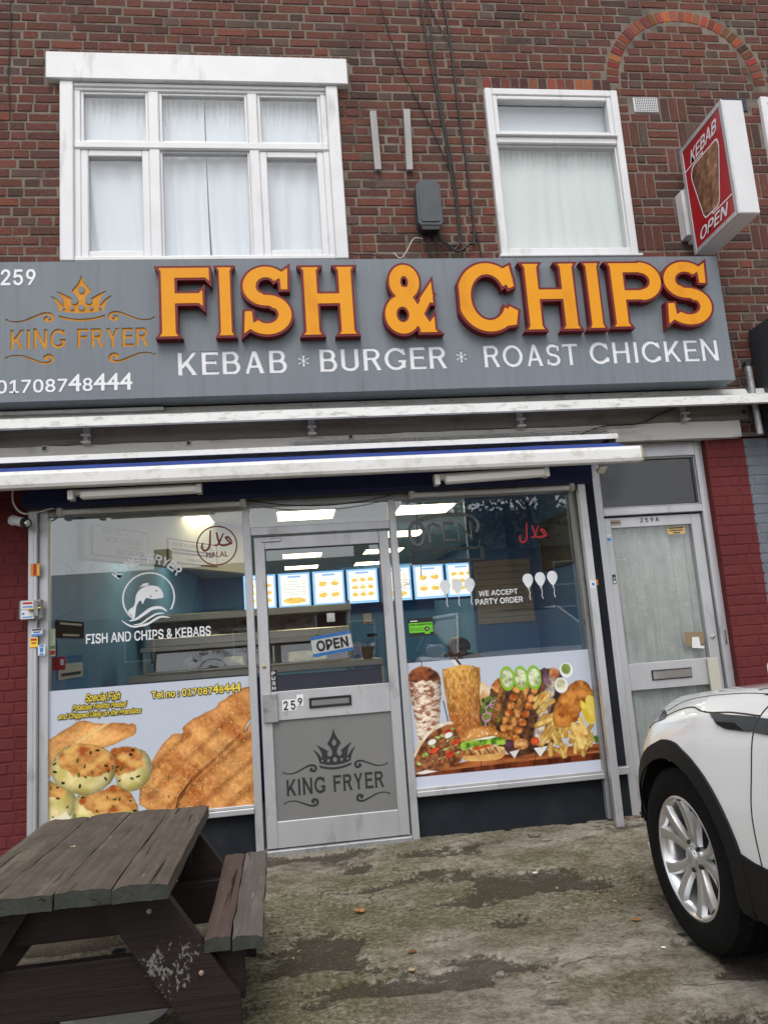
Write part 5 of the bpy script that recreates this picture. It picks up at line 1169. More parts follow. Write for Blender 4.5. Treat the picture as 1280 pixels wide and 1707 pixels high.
MB().prism([(2.372, p[0], p[1]) for p in [(q[0]*0.985-0.0066, 2.417+(q[1]-2.417)*1.03) for q in bar]], (0.014, 0, 0)).build('end_cap', pmat('cream_cap', (0.60, 0.52, 0.33), (0.10, 0.09, 0.07), 30, rough=0.6), aw)
MB().prism([(-1.70, -0.155, 2.325), (-1.70, -0.155, 2.47), (-1.70, -0.03, 2.47), (-1.70, -0.03, 2.300), (-1.70, -0.12, 2.300)], (3.85, 0, 0)).build('valance_box', m_navy, aw)
MB().box(-1.69, 2.10, -0.12, 0.0, 2.296, 2.3245, 0.002).build('soffit', m_dark, aw)
MB().prism([(2.10, -0.42, 2.345), (2.10, -0.36, 2.31), (2.10, -0.33, 2.345)], (0.05, 0, 0)).build('arm_elbow', pmat('cream_elbow', (0.58, 0.54, 0.44), None, rough=0.5), aw)
b = MB().tube([(-1.60, -0.20, 2.44), (-0.15, -0.385, 2.42)], 0.018, 10); b.tube([(2.05, -0.20, 2.44), (0.95, -0.385, 2.42)], 0.018, 10); b.build('folding_arm', m_white, aw, True)
def batten(x0, x1, y, z0, z1, label, tilt=0.0):
    t = thing('fluorescent_batten', label, 'lamp', ((x0+x1)/2, y, z0), 'fluorescent battens under the awning')
    rt_ = rotm(0, tilt, 0); pv = ((x0+x1)/2, y, (z0+z1)/2)
    MB().box(x0, x1, y-0.012, y+0.045, z0+(z1-z0)*0.45, z1, 0.003, rot=rt_, piv=pv).build('housing', m_lampb, t)
    MB().box(x0+0.07, x1-0.02, y-0.036, y+0.02, z0, z0+(z1-z0)*0.8, 0.012, rot=rt_, piv=pv).build('diffuser', pmat('aged_diffuser', (0.66, 0.63, 0.58), None, rough=0.4) if 'aged_diffuser' not in MATS else MATS['aged_diffuser'], t)
    for xx in (x0, x1-0.035): MB().box(xx, xx+0.035, y-0.04, y+0.03, z0-0.004, z1-0.008, 0.004, rot=rt_, piv=pv).build('end_cap', m_lampb, t)
batten(-1.345, -0.535, -0.375, 2.296, 2.360, 'cream diffuser light batten under the left part of the awning bar', R(-0.4)); batten(0.962, 1.745, -0.375, 2.290, 2.362, 'cream diffuser light batten under the right part of the awning bar', R(-1.6))
def tubelamp(x0, x1, y, z, label):
    t = thing('fluorescent_tube_light', label, 'lamp', ((x0+x1)/2, y, z), 'bare tube lights over the shop windows')
    MB().box(x0, x1, y-0.005, y+0.05, z+0.022, z+0.055, 0.004).build('housing', m_lampb, t); tube_obj('tube', m_tube, [(x0+0.03, y-0.02, z), (x1-0.03, y-0.02, z)], 0.019, 14, t)
    for xx in (x0, x1-0.04): MB().box(xx, xx+0.04, y-0.045, y+0.03, z-0.026, z+0.04, 0.008).build('holder', m_lampb, t)
    for xx in (x0+(x1-x0)*0.33, x0+(x1-x0)*0.66): MB().box(xx-0.01, xx+0.01, y-0.028, y+0.02, z-0.012, z+0.022, 0.003).build('clip', m_lampb, t)
tubelamp(-1.50, -0.28, -0.075, 2.272, 'bare fluorescent tube fixed above the left shop window'); tubelamp(0.834, 2.03, -0.075, 2.272, 'bare fluorescent tube fixed above the right shop window')
# ------------------------------------------------------------------ printed posters (flat print held as vertex colour)
def lin(r, g, b_): return np.array([((c/255.0)/12.92 if c <= 10 else ((c/255.0+0.055)/1.055)**2.4) for c in (r, g, b_)])
class Paint:
    def __init__(s, box, W_, H_, bg):
        s.box = box; x0, z0, x1, z1 = box; s.X, s.Z = np.meshgrid(np.linspace(x0, x1, W_), np.linspace(z0, z1, H_)); s.a = np.ones((H_, W_, 3))*bg
    def sdp(s, pts, rough=0.0, fr=30, seed=1):
        X = s.X + rough*(fbm(s.X*fr, s.Z*fr, seed, 3)-0.5)*2; Z = s.Z + rough*(fbm(s.X*fr, s.Z*fr, seed+50, 3)-0.5)*2
        d = np.full(X.shape, 1e9); ins = np.zeros(X.shape, bool); n = len(pts)
        for i in range(n):
            (xa, za), (xb, zb) = pts[i], pts[(i+1) % n]; dx, dz = xb-xa, zb-za
            t = np.clip(((X-xa)*dx+(Z-za)*dz)/(dx*dx+dz*dz+1e-12), 0, 1); d = np.minimum(d, np.hypot(X-xa-t*dx, Z-za-t*dz))
            c = (za > Z) != (zb > Z); ins ^= c & (X < (xb-xa)*(Z-za)/((zb-za) if abs(zb-za) > 1e-9 else 1e-9)+xa)
        return np.where(ins, -d, d)
    def fill(s, d, c, soft=0.002):
        m = np.clip(0.5-d/(2*soft), 0, 1)[..., None]; s.a = s.a*(1-m)+c*m
    def tex(s, c0, c1, fx, fz, seed, o=4, lo=0.3, hi=0.7, rot=0.0):
        c, q = math.cos(rot), math.sin(rot); n = fbm((s.X*c+s.Z*q)*fx, (-s.X*q+s.Z*c)*fz, seed, o); t = np.clip((n-lo)/(hi-lo), 0, 1)[..., None]; return c0*(1-t)+c1*t
    def ell(s, cx, cz, rx, rz, rot=0.0):
        c, q = math.cos(rot), math.sin(rot); px = (s.X-cx)*c+(s.Z-cz)*q; pz = -(s.X-cx)*q+(s.Z-cz)*c
        return (np.sqrt((px/rx)**2+(pz/rz)**2)-1)*min(rx, rz)
    def seg(s, p0, p1, w): return sd_stroke(s.X, s.Z, [p0, p1], w)
    def dark(s, d, amt, w):
        """printed shading towards an outline"""
        m = np.clip(1+d/w, 0, 1)*(d < 0); s.a *= (1-amt*m)[..., None]
sm = lambda pts, n=4: spline(pts, n, True)
def left_poster():
    P = Paint((-1.577, 0.302, -0.309, 1.128), 430, 280, lin(194, 201, 214)); fry0, fry1 = lin(172, 96, 40), lin(232, 166, 98)
    def fish(pts, seed, hi_, rot):
        d = P.sdp(sm(pts, 3), 0.008, 34, seed); c = P.tex(fry0, fry1, 5, 14, seed, 5, 0.2, 0.68, rot); n2 = P.tex(np.zeros(3), np.ones(3), 60, 60, seed+4, 3, 0.5, 0.8); c = c*(1-0.22*n2)+hi_*0.22*n2
        c = c*(0.62+0.75*fbm(P.X*6, P.Z*6, seed+8, 4))[..., None]*(0.8+0.4*fbm(P.X*70, P.Z*70, seed+12, 2))[..., None]; P.fill(d, c, 0.002); P.dark(d, 0.35, 0.02); return d
    d = fish([(-1.6, 0.60), (-1.6, 0.80), (-1.574, 0.822), (-1.524, 0.858), (-1.434, 0.906), (-1.368, 0.929), (-1.252, 0.901), (-1.13, 0.894), (-1.049, 0.874), (-1.05, 0.815), (-1.142, 0.78), (-1.244, 0.745), (-1.384, 0.70), (-1.5, 0.65)], 3, lin(248, 200, 110), 0.3)
    P.a = np.where((d < 0)[..., None], P.a*np.array((1.06, 1.18, 1.25)), P.a)
    P.fill(np.maximum(P.seg((-1.40, 0.80), (-1.22, 0.895), 0.012), d), lin(240, 208, 140), 0.006)
    d1 = fish([(-1.025, 0.472), (-1.01, 0.5), (-0.952, 0.585), (-0.941, 0.645), (-0.877, 0.741), (-0.814, 0.792), (-0.75, 0.797), (-0.74, 0.842), (-0.666, 0.888), (-0.56, 0.931), (-0.451, 1.006), (-0.301, 1.052), (-0.29, 0.89), (-0.337, 0.819), (-0.355, 0.775), (-0.28, 0.81), (-0.26, 0.28), (-0.6, 0.29), (-0.987, 0.345)], 7, lin(252, 204, 120), -0.75)
    for (a, b_) in (((-1.0, 0.55), (-0.72, 0.79)), ((-0.96, 0.43), (-0.45, 0.86)), ((-0.84, 0.36), (-0.33, 0.74)), ((-0.68, 0.33), (-0.3, 0.60)), ((-0.5, 0.31), (-0.3, 0.44))):
        dd = P.seg(a, b_, 0.0)+0.05*(fbm(P.X*7, P.Z*7, 61, 4)-0.5); m = np.clip(1-np.abs(dd)/0.034, 0, 1)*(d1 < 0); P.a *= (1-0.50*m[..., None]*np.array((0.8, 1.0, 1.15)))
    dd = sd_stroke(P.X, P.Z, spline([(-0.34, 0.79), (-0.43, 0.72), (-0.55, 0.62), (-0.70, 0.50), (-0.76, 0.42), (-0.81, 0.31)], 6), 0.0)+0.02*(fbm(P.X*16, P.Z*16, 66, 3)-0.5); m = np.clip(1-np.abs(dd)/0.016, 0, 1)*(d1 < 0); P.a *= (1-0.68*m[..., None]*np.array((0.85, 1.0, 1.1)))
    r = random.Random(4)
    for k in range(26):
        x, z = r.uniform(-0.95, -0.33), r.uniform(0.34, 0.98); P.fill(np.maximum(P.seg((x, z), (x+r.uniform(-.012, .012), z+r.uniform(-.014, .014)), 0.006), d1+0.02), lin(66, 84, 30), 0.002)
    sp = (fbm(P.X*150, P.Z*150, 33, 2) > 0.78) & (d1 < -0.01); P.a[sp] = P.a[sp]*0.4+lin(255, 226, 170)*0.6
    P.fill(np.maximum(sd_stroke(P.X, P.Z, spline([(-0.81, 0.33), (-0.8, 0.35), (-0.783, 0.409), (-0.751, 0.446), (-0.698, 0.507)], 5), 0.007), d1), lin(70, 30, 12), 0.002)
    def cake(out, top, seed, nch, lean=0.0):
        d = P.sdp(sm(out), 0.005, 40, seed); side = P.tex(lin(206, 190, 112), lin(242, 226, 168), 16, 16, seed, 4); P.fill(d, side, 0.002)
        sh = np.clip((P.X-min(p[0] for p in out))/(max(p[0] for p in out)-min(p[0] for p in out)), 0, 1); m = (d < 0)
        P.a = np.where(m[..., None], P.a*(1.06-0.42*sh**2)[..., None]*np.array((1, 1, 0.92)), P.a); P.dark(d, 0.6, 0.045)
        dt = P.sdp(sm(top), 0.016, 26, seed+3); br = P.tex(lin(168, 84, 30), lin(234, 182, 104), 16, 22, seed+5, 5, 0.30, 0.72); mm = np.maximum(dt, d); P.fill(mm, br, 0.006)
        rr_ = random.Random(seed); xs = [p[0] for p in out]; zs = [p[1] for p in out]
        for k in range(nch):
            x, z = rr_.uniform(min(xs), max(xs)), rr_.uniform(min(zs), max(zs)); a = rr_.uniform(0, 3.1); L_ = rr_.uniform(0.008, 0.018); P.fill(np.maximum(P.seg((x, z), (x+L_*math.cos(a), z+L_*math.sin(a)), rr_.uniform(0.008, 0.016)), d+0.012), lin(*rr_.choice([(34, 44, 20), (70, 96, 34), (22, 28, 14)])), 0.0015)
        return d
    cake([(-1.60, 0.57), (-1.524, 0.55), (-1.455, 0.512), (-1.415, 0.469), (-1.426, 0.40), (-1.465, 0.34), (-1.60, 0.33)], [(-1.6, 0.56), (-1.53, 0.545), (-1.47, 0.51), (-1.50, 0.47), (-1.6, 0.49)], 11, 9)
    cake([(-1.203, 0.719), (-1.142, 0.744), (-1.071, 0.74), (-0.99, 0.705), (-0.951, 0.636), (-0.952, 0.565), (-0.984, 0.508), (-1.066, 0.466), (-1.146, 0.493), (-1.175, 0.566)], [(-1.22, 0.72), (-1.142, 0.744), (-1.071, 0.74), (-1.011, 0.702), (-0.997, 0.64), (-1.043, 0.60), (-1.145, 0.575), (-1.2, 0.62)], 17, 16)
    cake([(-1.436, 0.372), (-1.416, 0.459), (-1.336, 0.486), (-1.236, 0.491), (-1.186, 0.517), (-1.106, 0.479), (-1.066, 0.436), (-1.037, 0.363), (-1.05, 0.29), (-1.3, 0.28), (-1.43, 0.30)], [(-1.396, 0.43), (-1.326, 0.475), (-1.236, 0.487), (-1.186, 0.512), (-1.106, 0.474), (-1.066, 0.431), (-1.047, 0.364), (-1.15, 0.34), (-1.3, 0.36)], 23, 12)
    cake([(-1.568, 0.641), (-1.554, 0.7), (-1.504, 0.756), (-1.434, 0.785), (-1.334, 0.781), (-1.243, 0.748), (-1.184, 0.687), (-1.172, 0.626), (-1.177, 0.566), (-1.216, 0.519), (-1.266, 0.489), (-1.346, 0.467), (-1.415, 0.484), (-1.494, 0.521), (-1.544, 0.575)], [(-1.524, 0.707), (-1.484, 0.759), (-1.404, 0.782), (-1.314, 0.774), (-1.234, 0.737), (-1.184, 0.677), (-1.189, 0.627), (-1.255, 0.588), (-1.345, 0.576), (-1.435, 0.594), (-1.499, 0.645)], 29, 20)
    P.fill(P.sdp([(-1.577, 0.34), (-1.47, 0.385), (-1.44, 0.33), (-1.5, 0.29), (-1.577, 0.29)], 0.004), lin(240, 232, 200), 0.003)
    return P
def right_poster():
    P = Paint((0.743, 0.312, 2.031, 1.130), 430, 280, lin(194, 201, 214))
    P.fill(P.Z-0.384, lin(205, 210, 226), 0.001)
    P.fill(P.sdp([(0.742, 0.388), (0.742, 0.425), (1.094, 0.456), (1.361, 0.478), (1.572, 0.470), (1.766, 0.490), (2.05, 0.492), (2.04, 0.389), (1.641, 0.382), (1.197, 0.386)]), P.tex(lin(104, 46, 22), lin(190, 112, 62), 5, 46, 5, 4), 0.002)
    P.fill(P.sdp([(0.74, 0.385), (0.74, 0.407), (1.244, 0.417), (2.04, 0.432), (2.04, 0.384)]), P.tex(lin(70, 28, 16), lin(128, 60, 32), 30, 10, 6, 4), 0.002)
    P.fill(P.seg((1.197, 0.386), (1.197, 0.45), 0.005), lin(40, 18, 10), 0.001); P.fill(P.seg((1.56, 0.384), (1.585, 0.47), 0.005), lin(40, 18, 10), 0.001); P.fill(P.seg((1.93, 0.386), (1.96, 0.48), 0.004), lin(40, 18, 10), 0.001)
    P.fill(P.seg((0.845, 1.10), (0.848, 1.14), 0.006), lin(40, 40, 42)); P.fill(P.seg((1.10, 1.09), (1.06, 1.14), 0.03), lin(225, 225, 228)); P.fill(P.seg((1.115, 1.09), (1.085, 1.135), 0.016), lin(30, 24, 22))
    # first cone: pale layered shreds under a dark cap
    d = P.sdp(sm([(0.747, 1.034), (0.774, 1.08), (0.831, 1.102), (0.875, 1.097), (0.928, 1.073), (0.968, 1.017), (0.957, 0.859), (0.935, 0.704), (0.904, 0.56), (0.791, 0.56), (0.775, 0.738), (0.758, 0.875)], 3), 0.006, 50, 3)
    wz = P.Z+0.03*fbm(P.X*22, P.Z*9, 81, 3); lay = np.clip((fbm(P.X*30, wz*62, 4, 4, 0.62)-0.36)/0.26, 0, 1)[..., None]; c = lin(150, 92, 62)*(1-lay)+lin(244, 226, 204)*lay; P.fill(d, c, 0.003)
    t = P.sdp(sm([(0.735, 1.02), (0.774, 1.09), (0.831, 1.11), (0.875, 1.105), (0.928, 1.08), (0.98, 1.01), (0.921, 0.994), (0.835, 1.008), (0.768, 0.996)], 3), 0.012, 40, 8); P.fill(np.maximum(t, d), P.tex(lin(70, 32, 18), lin(160, 88, 52), 30, 40, 9, 4), 0.004)
    u = (P.X-0.855)/0.11; m = (d < 0); P.a = np.where(m[..., None], P.a*np.clip(1.08-0.5*np.abs(u+0.15)**2.2, 0.3, 1.1)[..., None], P.a)
    # second cone: even golden brown
    d = P.sdp(sm([(0.982, 1.059), (1.017, 1.072), (1.085, 1.088), (1.152, 1.089), (1.228, 1.067), (1.248, 1.038), (1.231, 0.837), (1.223, 0.679), (1.2, 0.58), (1.03, 0.58), (1.008, 0.718), (0.991, 0.909)], 3), 0.004, 50, 5)
    k = np.clip((P.Z-0.6)/0.48, 0, 1)[..., None]; c = P.tex(lin(116, 52, 20), lin(188, 104, 50), 70, 40, 15, 4)*(1-k)+P.tex(lin(176, 112, 36), lin(236, 184, 96), 70, 40, 16, 4)*k; P.fill(d, c, 0.002)
    sp = (fbm(P.X*130, P.Z*70, 39, 2) > 0.74) & (d < -0.006); P.a[sp] = P.a[sp]*0.55+lin(240, 214, 172)*0.45
    u = (P.X-1.115)/0.125; P.a = np.where((d < 0)[..., None], P.a*np.clip(1.1-0.42*np.abs(u+0.1)**2.4, 0.35, 1.12)[..., None], P.a)
    P.fill(P.seg((0.975, 0.86), (1.005, 0.66), 0.008), lin(60, 60, 64))
    # platter of skewers on salad
    P.fill(P.sdp(sm([(1.225, 0.82), (1.30, 0.905), (1.40, 0.993), (1.629, 1.02), (1.81, 1.0), (1.83, 0.833), (1.80, 0.664), (1.70, 0.50), (1.572, 0.468), (1.426, 0.46), (1.345, 0.521), (1.26, 0.60), (1.22, 0.66)], 3), 0.01), P.tex(lin(40, 28, 20), lin(98, 62, 40), 26, 26, 44, 4), 0.003)
    P.fill(P.sdp(sm([(1.235, 0.945), (1.273, 0.955), (1.305, 0.905), (1.285, 0.84), (1.25, 0.76), (1.232, 0.78)], 3), 0.004), P.tex(lin(206, 158, 100), lin(246, 226, 190), 20, 20, 46), 0.003)
    P.fill(P.sdp(sm([(1.235, 0.83), (1.30, 0.86), (1.37, 0.84), (1.35, 0.70), (1.28, 0.64), (1.23, 0.67)], 3), 0.02), P.tex(lin(34, 46, 18), lin(120, 140, 60), 44, 44, 47, 3), 0.003)
    for (cx, cz, r_) in ((1.30, 0.78, 0.036), (1.265, 0.73, 0.03), (1.285, 0.685, 0.034), (1.325, 0.81, 0.03)): P.fill(np.abs(P.ell(cx, cz, r_, r_*0.85))-0.004, lin(196, 138, 160), 0.002)
    P.fill(P.sdp(sm([(1.315, 0.93), (1.34, 0.965), (1.40, 0.985), (1.44, 0.95), (1.42, 0.90), (1.36, 0.885)], 3), 0.008), P.tex(lin(146, 70, 20), lin(236, 160, 84), 34, 34, 52), 0.003)
    r = random.Random(6)
    for i, (a, b_) in enumerate((((1.28, 0.63), (1.40, 0.905)), ((1.345, 0.575), (1.50, 0.92)), ((1.385, 0.56), (1.555, 0.90)), ((1.435, 0.55), (1.63, 0.905)), ((1.515, 0.545), (1.685, 0.90)), ((1.60, 0.55), (1.76, 0.96)))):
        c0, c1 = [(lin(92, 50, 22), lin(190, 128, 66)), (lin(168, 74, 18), lin(240, 166, 86)), (lin(128, 72, 26), lin(222, 158, 86)), (lin(176, 80, 22), lin(244, 168, 90)), (lin(58, 34, 22), lin(132, 84, 56)), (lin(120, 100, 90), lin(226, 214, 200))][i]
        if i in (1, 3):
            for k in range(7):
                t_ = (k+0.5)/7; cx, cz = a[0]+(b_[0]-a[0])*t_+r.uniform(-.006, .006), a[1]+(b_[1]-a[1])*t_; dd = P.ell(cx, cz, 0.030, 0.025, r.uniform(-0.5, 0.6))+0.012*(fbm(P.X*50, P.Z*50, 70+k, 2)-0.5); P.fill(dd, P.tex(c0, c1, 34, 34, 60+k+i*9, 4), 0.002); P.dark(dd, 0.5, 0.012)
        else:
            dd = P.seg(a, b_, 0.056 if i != 5 else 0.07)+0.010*(fbm(P.X*34, P.Z*34, 80+i, 3)-0.5); P.fill(dd, P.tex(c0, c1, 40, 40, 90+i, 4), 0.002); P.dark(dd, 0.5, 0.014)
    for (cx, cz) in ((1.433, 0.976), (1.529, 0.970), (1.622, 0.968)):
        dd = P.ell(cx, cz, 0.046, 0.072); P.fill(dd, P.tex(lin(150, 150, 110), lin(232, 236, 206), 30, 30, 99), 0.002); P.fill(np.abs(dd)-0.007, lin(138, 186, 50), 0.002); P.fill(P.seg((cx, cz-0.05), (cx, cz+0.04), 0.008), lin(206, 224, 150), 0.002); P.fill(P.seg((cx-0.03, cz-0.01), (cx+0.03, cz+0.01), 0.006), lin(206, 224, 150), 0.002)
    P.fill(P.ell(1.70, 0.965, 0.028, 0.052), P.tex(lin(50, 24, 40), lin(140, 96, 116), 40, 14, 101), 0.002); P.fill(P.ell(1.77, 0.985, 0.035, 0.038), P.tex(lin(150, 74, 36), lin(226, 164, 110), 30, 30, 102), 0.003)
    for (cx, cz, r_, c) in ((1.40, 0.537, 0.038, (52, 26, 36)), (1.585, 0.545, 0.030, (206, 66, 30))): dd = P.ell(cx, cz, r_, r_*0.95); P.fill(dd, P.tex(lin(*c), lin(*[min(255, int(v*1.5)+20) for v in c]), 20, 20, 110), 0.002); P.dark(dd, 0.5, 0.02)
    P.fill(P.ell(1.485, 0.535, 0.052, 0.036), P.tex(lin(150, 74, 30), lin(240, 190, 120), 30, 30, 112), 0.003); P.fill(P.ell(1.655, 0.555, 0.045, 0.03), P.tex(lin(190, 110, 56), lin(246, 222, 190), 30, 30, 113), 0.003)
    P.fill(P.sdp([(1.40, 0.49), (1.47, 0.50), (1.43, 0.445)]), lin(226, 222, 214)); P.fill(P.sdp([(1.57, 0.50), (1.67, 0.505), (1.61, 0.44)]), lin(232, 228, 222))
    # fish and chips
    for k in range(46):
        x, z = (r.uniform(1.66, 2.0), r.uniform(0.48, 0.66)) if k < 34 else (r.uniform(1.66, 1.75), r.uniform(0.62, 0.86)); a = r.uniform(0.5, 2.4) if k < 34 else r.uniform(2.2, 3.0); L_ = r.uniform(0.06, 0.11)
        dd = P.seg((x, z), (x+L_*math.cos(a), z-L_*math.sin(a)*0.9), r.uniform(0.026, 0.036)); j = r.uniform(0.78, 1.06); P.fill(dd, P.tex(lin(206, 150, 62)*j, lin(244, 208, 122)*j, 18, 18, 120+k, 3), 0.0015); P.dark(dd, 0.45, 0.012)
    d = P.sdp(sm([(1.725, 0.648), (1.73, 0.722), (1.773, 0.804), (1.821, 0.87), (1.907, 0.917), (1.966, 0.924), (2.018, 0.876), (2.04, 0.80), (1.994, 0.75), (1.929, 0.716), (1.899, 0.654), (1.803, 0.615), (1.736, 0.626)], 3), 0.007, 30, 9); P.fill(d, P.tex(lin(148, 76, 22), lin(224, 148, 66), 24, 24, 130, 5), 0.002); P.dark(d, 0.45, 0.03)
    for k in range(4):
        x, z = r.uniform(1.86, 1.93), 0.66-0.03*k; P.fill(P.seg((x, z), (x+0.03, z-0.09), 0.034), P.tex(lin(222, 168, 80), lin(246, 214, 134), 18, 18, 150+k, 3), 0.0015)
    dd = P.sdp(sm([(1.938, 0.79), (2.01, 0.72), (2.031, 0.665), (2.005, 0.62), (1.956, 0.65), (1.936, 0.726)], 3)); P.fill(dd, P.tex(lin(226, 188, 50), lin(248, 228, 120), 20, 20, 160), 0.002); P.fill(np.abs(dd+0.004)-0.003, lin(232, 196, 40), 0.001)
    P.fill(P.ell(2.015, 0.76, 0.04, 0.06, 0.4), lin(238, 214, 96), 0.002)
    for (cx, cz, c) in ((1.858, 1.0, (130, 160, 60)), (1.81, 0.90, (214, 210, 170))): P.fill(P.ell(cx, cz, 0.048, 0.052), lin(236, 236, 232), 0.002); P.fill(P.ell(cx-0.002, cz+0.008, 0.033, 0.036), P.tex(lin(*c)*0.7, lin(*c)*1.2, 40, 40, 170), 0.003)
    P.fill(P.ell(2.02, 0.52, 0.02, 0.03)+0.02*(fbm(P.X*60, P.Z*60, 5, 2)-0.5), lin(70, 120, 40), 0.003)
    # wrap with shredded salad
    g_ = sm([(0.735, 0.524), (0.801, 0.591), (0.871, 0.657), (0.962, 0.696), (1.028, 0.70), (1.062, 0.651), (1.073, 0.588), (1.078, 0.515), (1.062, 0.465), (0.983, 0.431), (0.905, 0.412), (0.735, 0.405)], 3); d = P.sdp(g_, 0.006)
    P.fill(d, P.tex(lin(90, 48, 26), lin(176, 110, 66), 30, 30, 180, 4), 0.003)
    for k in range(4):
        a = (0.76+0.05*k, 0.44+0.052*k); b_ = (1.05-0.01*k, 0.50+0.05*k); dd = np.maximum(P.seg(a, b_, 0.05), d); P.fill(dd, P.tex(lin(104, 58, 34), lin(182, 118, 76), 60, 40, 190+k, 4), 0.002); P.dark(dd, 0.5, 0.016)
        e = np.maximum(P.seg((a[0], a[1]+0.026), (b_[0], b_[1]+0.026), 0.016)+0.022*(fbm(P.X*60, P.Z*60, 200+k, 2)-0.5), d); P.fill(e, P.tex(lin(110, 150, 40), lin(216, 226, 150), 60, 60, 210+k, 3), 0.002)
    for (x, z) in ((0.885, 0.545), (0.985, 0.655), (1.04, 0.585), (0.99, 0.51)): P.fill(P.ell(x, z, 0.034, 0.015, 0.4), P.tex(lin(176, 34, 20), lin(226, 84, 50), 30, 30, 220), 0.002)
    for (x, z) in ((0.875, 0.60), (0.99, 0.635)): P.fill(P.ell(x, z, 0.028, 0.017, 0.3), lin(240, 240, 232), 0.003)
    P.fill(sd_stroke(P.X, P.Z, spline([(0.74, 0.51), (0.801, 0.60), (0.871, 0.668), (0.962, 0.71), (1.02, 0.712)], 5), 0.018), P.tex(lin(216, 196, 160), lin(248, 240, 222), 20, 20, 230), 0.002)
    P.fill(P.sdp([(0.745, 0.41), (0.82, 0.425), (0.90, 0.41), (0.80, 0.40)]), lin(238, 234, 224), 0.003)
    # burger
    P.fill(P.sdp(sm([(1.074, 0.497), (1.207, 0.493), (1.362, 0.502), (1.354, 0.465), (1.292, 0.446), (1.149, 0.452), (1.09, 0.464)], 3)), P.tex(lin(206, 142, 72), lin(238, 190, 116), 14, 20, 240), 0.002)
    P.fill(P.sdp(sm([(1.076, 0.53), (1.145, 0.536), (1.278, 0.54), (1.362, 0.526), (1.351, 0.487), (1.208, 0.489), (1.082, 0.496)], 3), 0.004), P.tex(lin(150, 84, 36), lin(240, 196, 130), 28, 28, 241, 3), 0.002)
    for k in range(4): P.fill(P.seg((1.12+0.06*k, 0.53), (1.14+0.06*k, 0.495), 0.009), lin(90, 46, 22), 0.002)
    P.fill(P.sdp([(1.14, 0.545), (1.28, 0.565), (1.305, 0.545), (1.155, 0.52)], 0.003), P.tex(lin(180, 40, 20), lin(228, 88, 48), 20, 20, 242), 0.002)
    P.fill(P.sdp(sm([(1.055, 0.558), (1.085, 0.60), (1.161, 0.592), (1.284, 0.61), (1.372, 0.588), (1.36, 0.535), (1.279, 0.553), (1.146, 0.542), (1.095, 0.530)], 3), 0.016, 50), P.tex(lin(60, 108, 22), lin(168, 208, 74), 34, 34, 243, 4), 0.002)
    P.fill(P.sdp(sm([(1.12, 0.588), (1.28, 0.615), (1.33, 0.60), (1.27, 0.59)], 3), 0.006), lin(244, 244, 232), 0.003)
    d = P.sdp(sm([(1.072, 0.588), (1.089, 0.639), (1.147, 0.67), (1.225, 0.676), (1.301, 0.657), (1.352, 0.616), (1.362, 0.588), (1.284, 0.603), (1.161, 0.59)], 3)); P.fill(d, P.tex(lin(190, 112, 44), lin(232, 168, 90), 10, 16, 244), 0.002); P.dark(d, 0.35, 0.02)
    sp = (fbm(P.X*130, P.Z*130, 245, 2) > 0.69) & (d < -0.012); P.a[sp] = lin(250, 228, 180)
    return P
def poster(P, name, label, y=-0.0045):
    t = thing(name, label, 'poster', ((P.box[0]+P.box[2])/2, y, P.box[1])); paint_grid('print', P.a, P.box, y, m_print, t)
    MB().quad((P.box[0], y+0.003, P.box[1]), (P.box[2], y+0.003, P.box[1]), (P.box[2], y+0.003, P.box[3]), (P.box[0], y+0.003, P.box[3])).build('backing', m_paper, t); return t
pl = poster(left_poster(), 'window_poster', 'poster of fried fish fillets and fishcakes in the lower left shop window')
poster(right_poster(), 'window_poster', 'poster of doner kebabs, burger and fish and chips in the lower right shop window')
def outlined(parent, y, items):
    for (t, x0, x1, z0, z1, b0, w, sh) in items:
        a, c = Flat(facing(y)), Flat(facing(y))
        for k in range(8): dx, dz = w*math.cos(k*math.pi/4), w*math.sin(k*math.pi/4); a.text(t, x0+dx, x1+dx, z0+dz, z1+dz, 0.0001*k, 0, b0, sh)
        c.text(t, x0, x1, z0, z1, 0.0022, 0, b0, sh); a.build('letter_outline', m_black, parent); c.build('lettering', m_gold, parent)
outlined(pl, -0.0062, [('Tel no : 01708748444', -0.940, -0.368, 1.030, 1.090, 0.045, 0.0045, 0.0), ('Special Fish', -1.352, -1.135, 1.030, 1.094, 0.03, 0.005, 0.4), ('Potatoes Freshly Peeled', -1.434, -1.094, 0.985, 1.030, 0.03, 0.0045, 0.4), ('and Chipped Daily on the Premises', -1.520, -1.006, 0.938, 0.982, 0.03, 0.0045, 0.4)])
# ------------------------------------------------------------------ vinyl on the glass
YG = -0.003
circ = lambda cx, cz, rx, rz=None, n=40, a0=0: [(cx+rx*math.cos(2*math.pi*i/n+a0), cz+(rz or rx)*math.sin(2*math.pi*i/n+a0)) for i in range(n)]
t = thing('window_decal', 'white leaping fish decal lettered fish and chips and kebabs on the left window', 'decal', (-0.946, YG, 1.4))
f = Flat(facing(YG)); cx, cz, r0 = -0.946, 1.685, 0.165
f.loops(field_loops(lambda X, Z: np.maximum(sd_ring(X, Z, cx, cz, r0, r0, 0.010), -(sd_poly(X, Z, [(cx-0.2, cz-0.20), (cx+0.2, cz-0.20), (cx+0.2, cz-0.075), (cx-0.2, cz-0.155)]))), cx-0.2, cx+0.2, cz-0.2, cz+0.2, 0.004), 0.0); f.build('ring', m_vinylw, t)
Zf = lambda a, b_: (-0.946+(a-640)*0.001005, 1.685-(b_-640)*0.00107)           # emblem drawn on its own grid
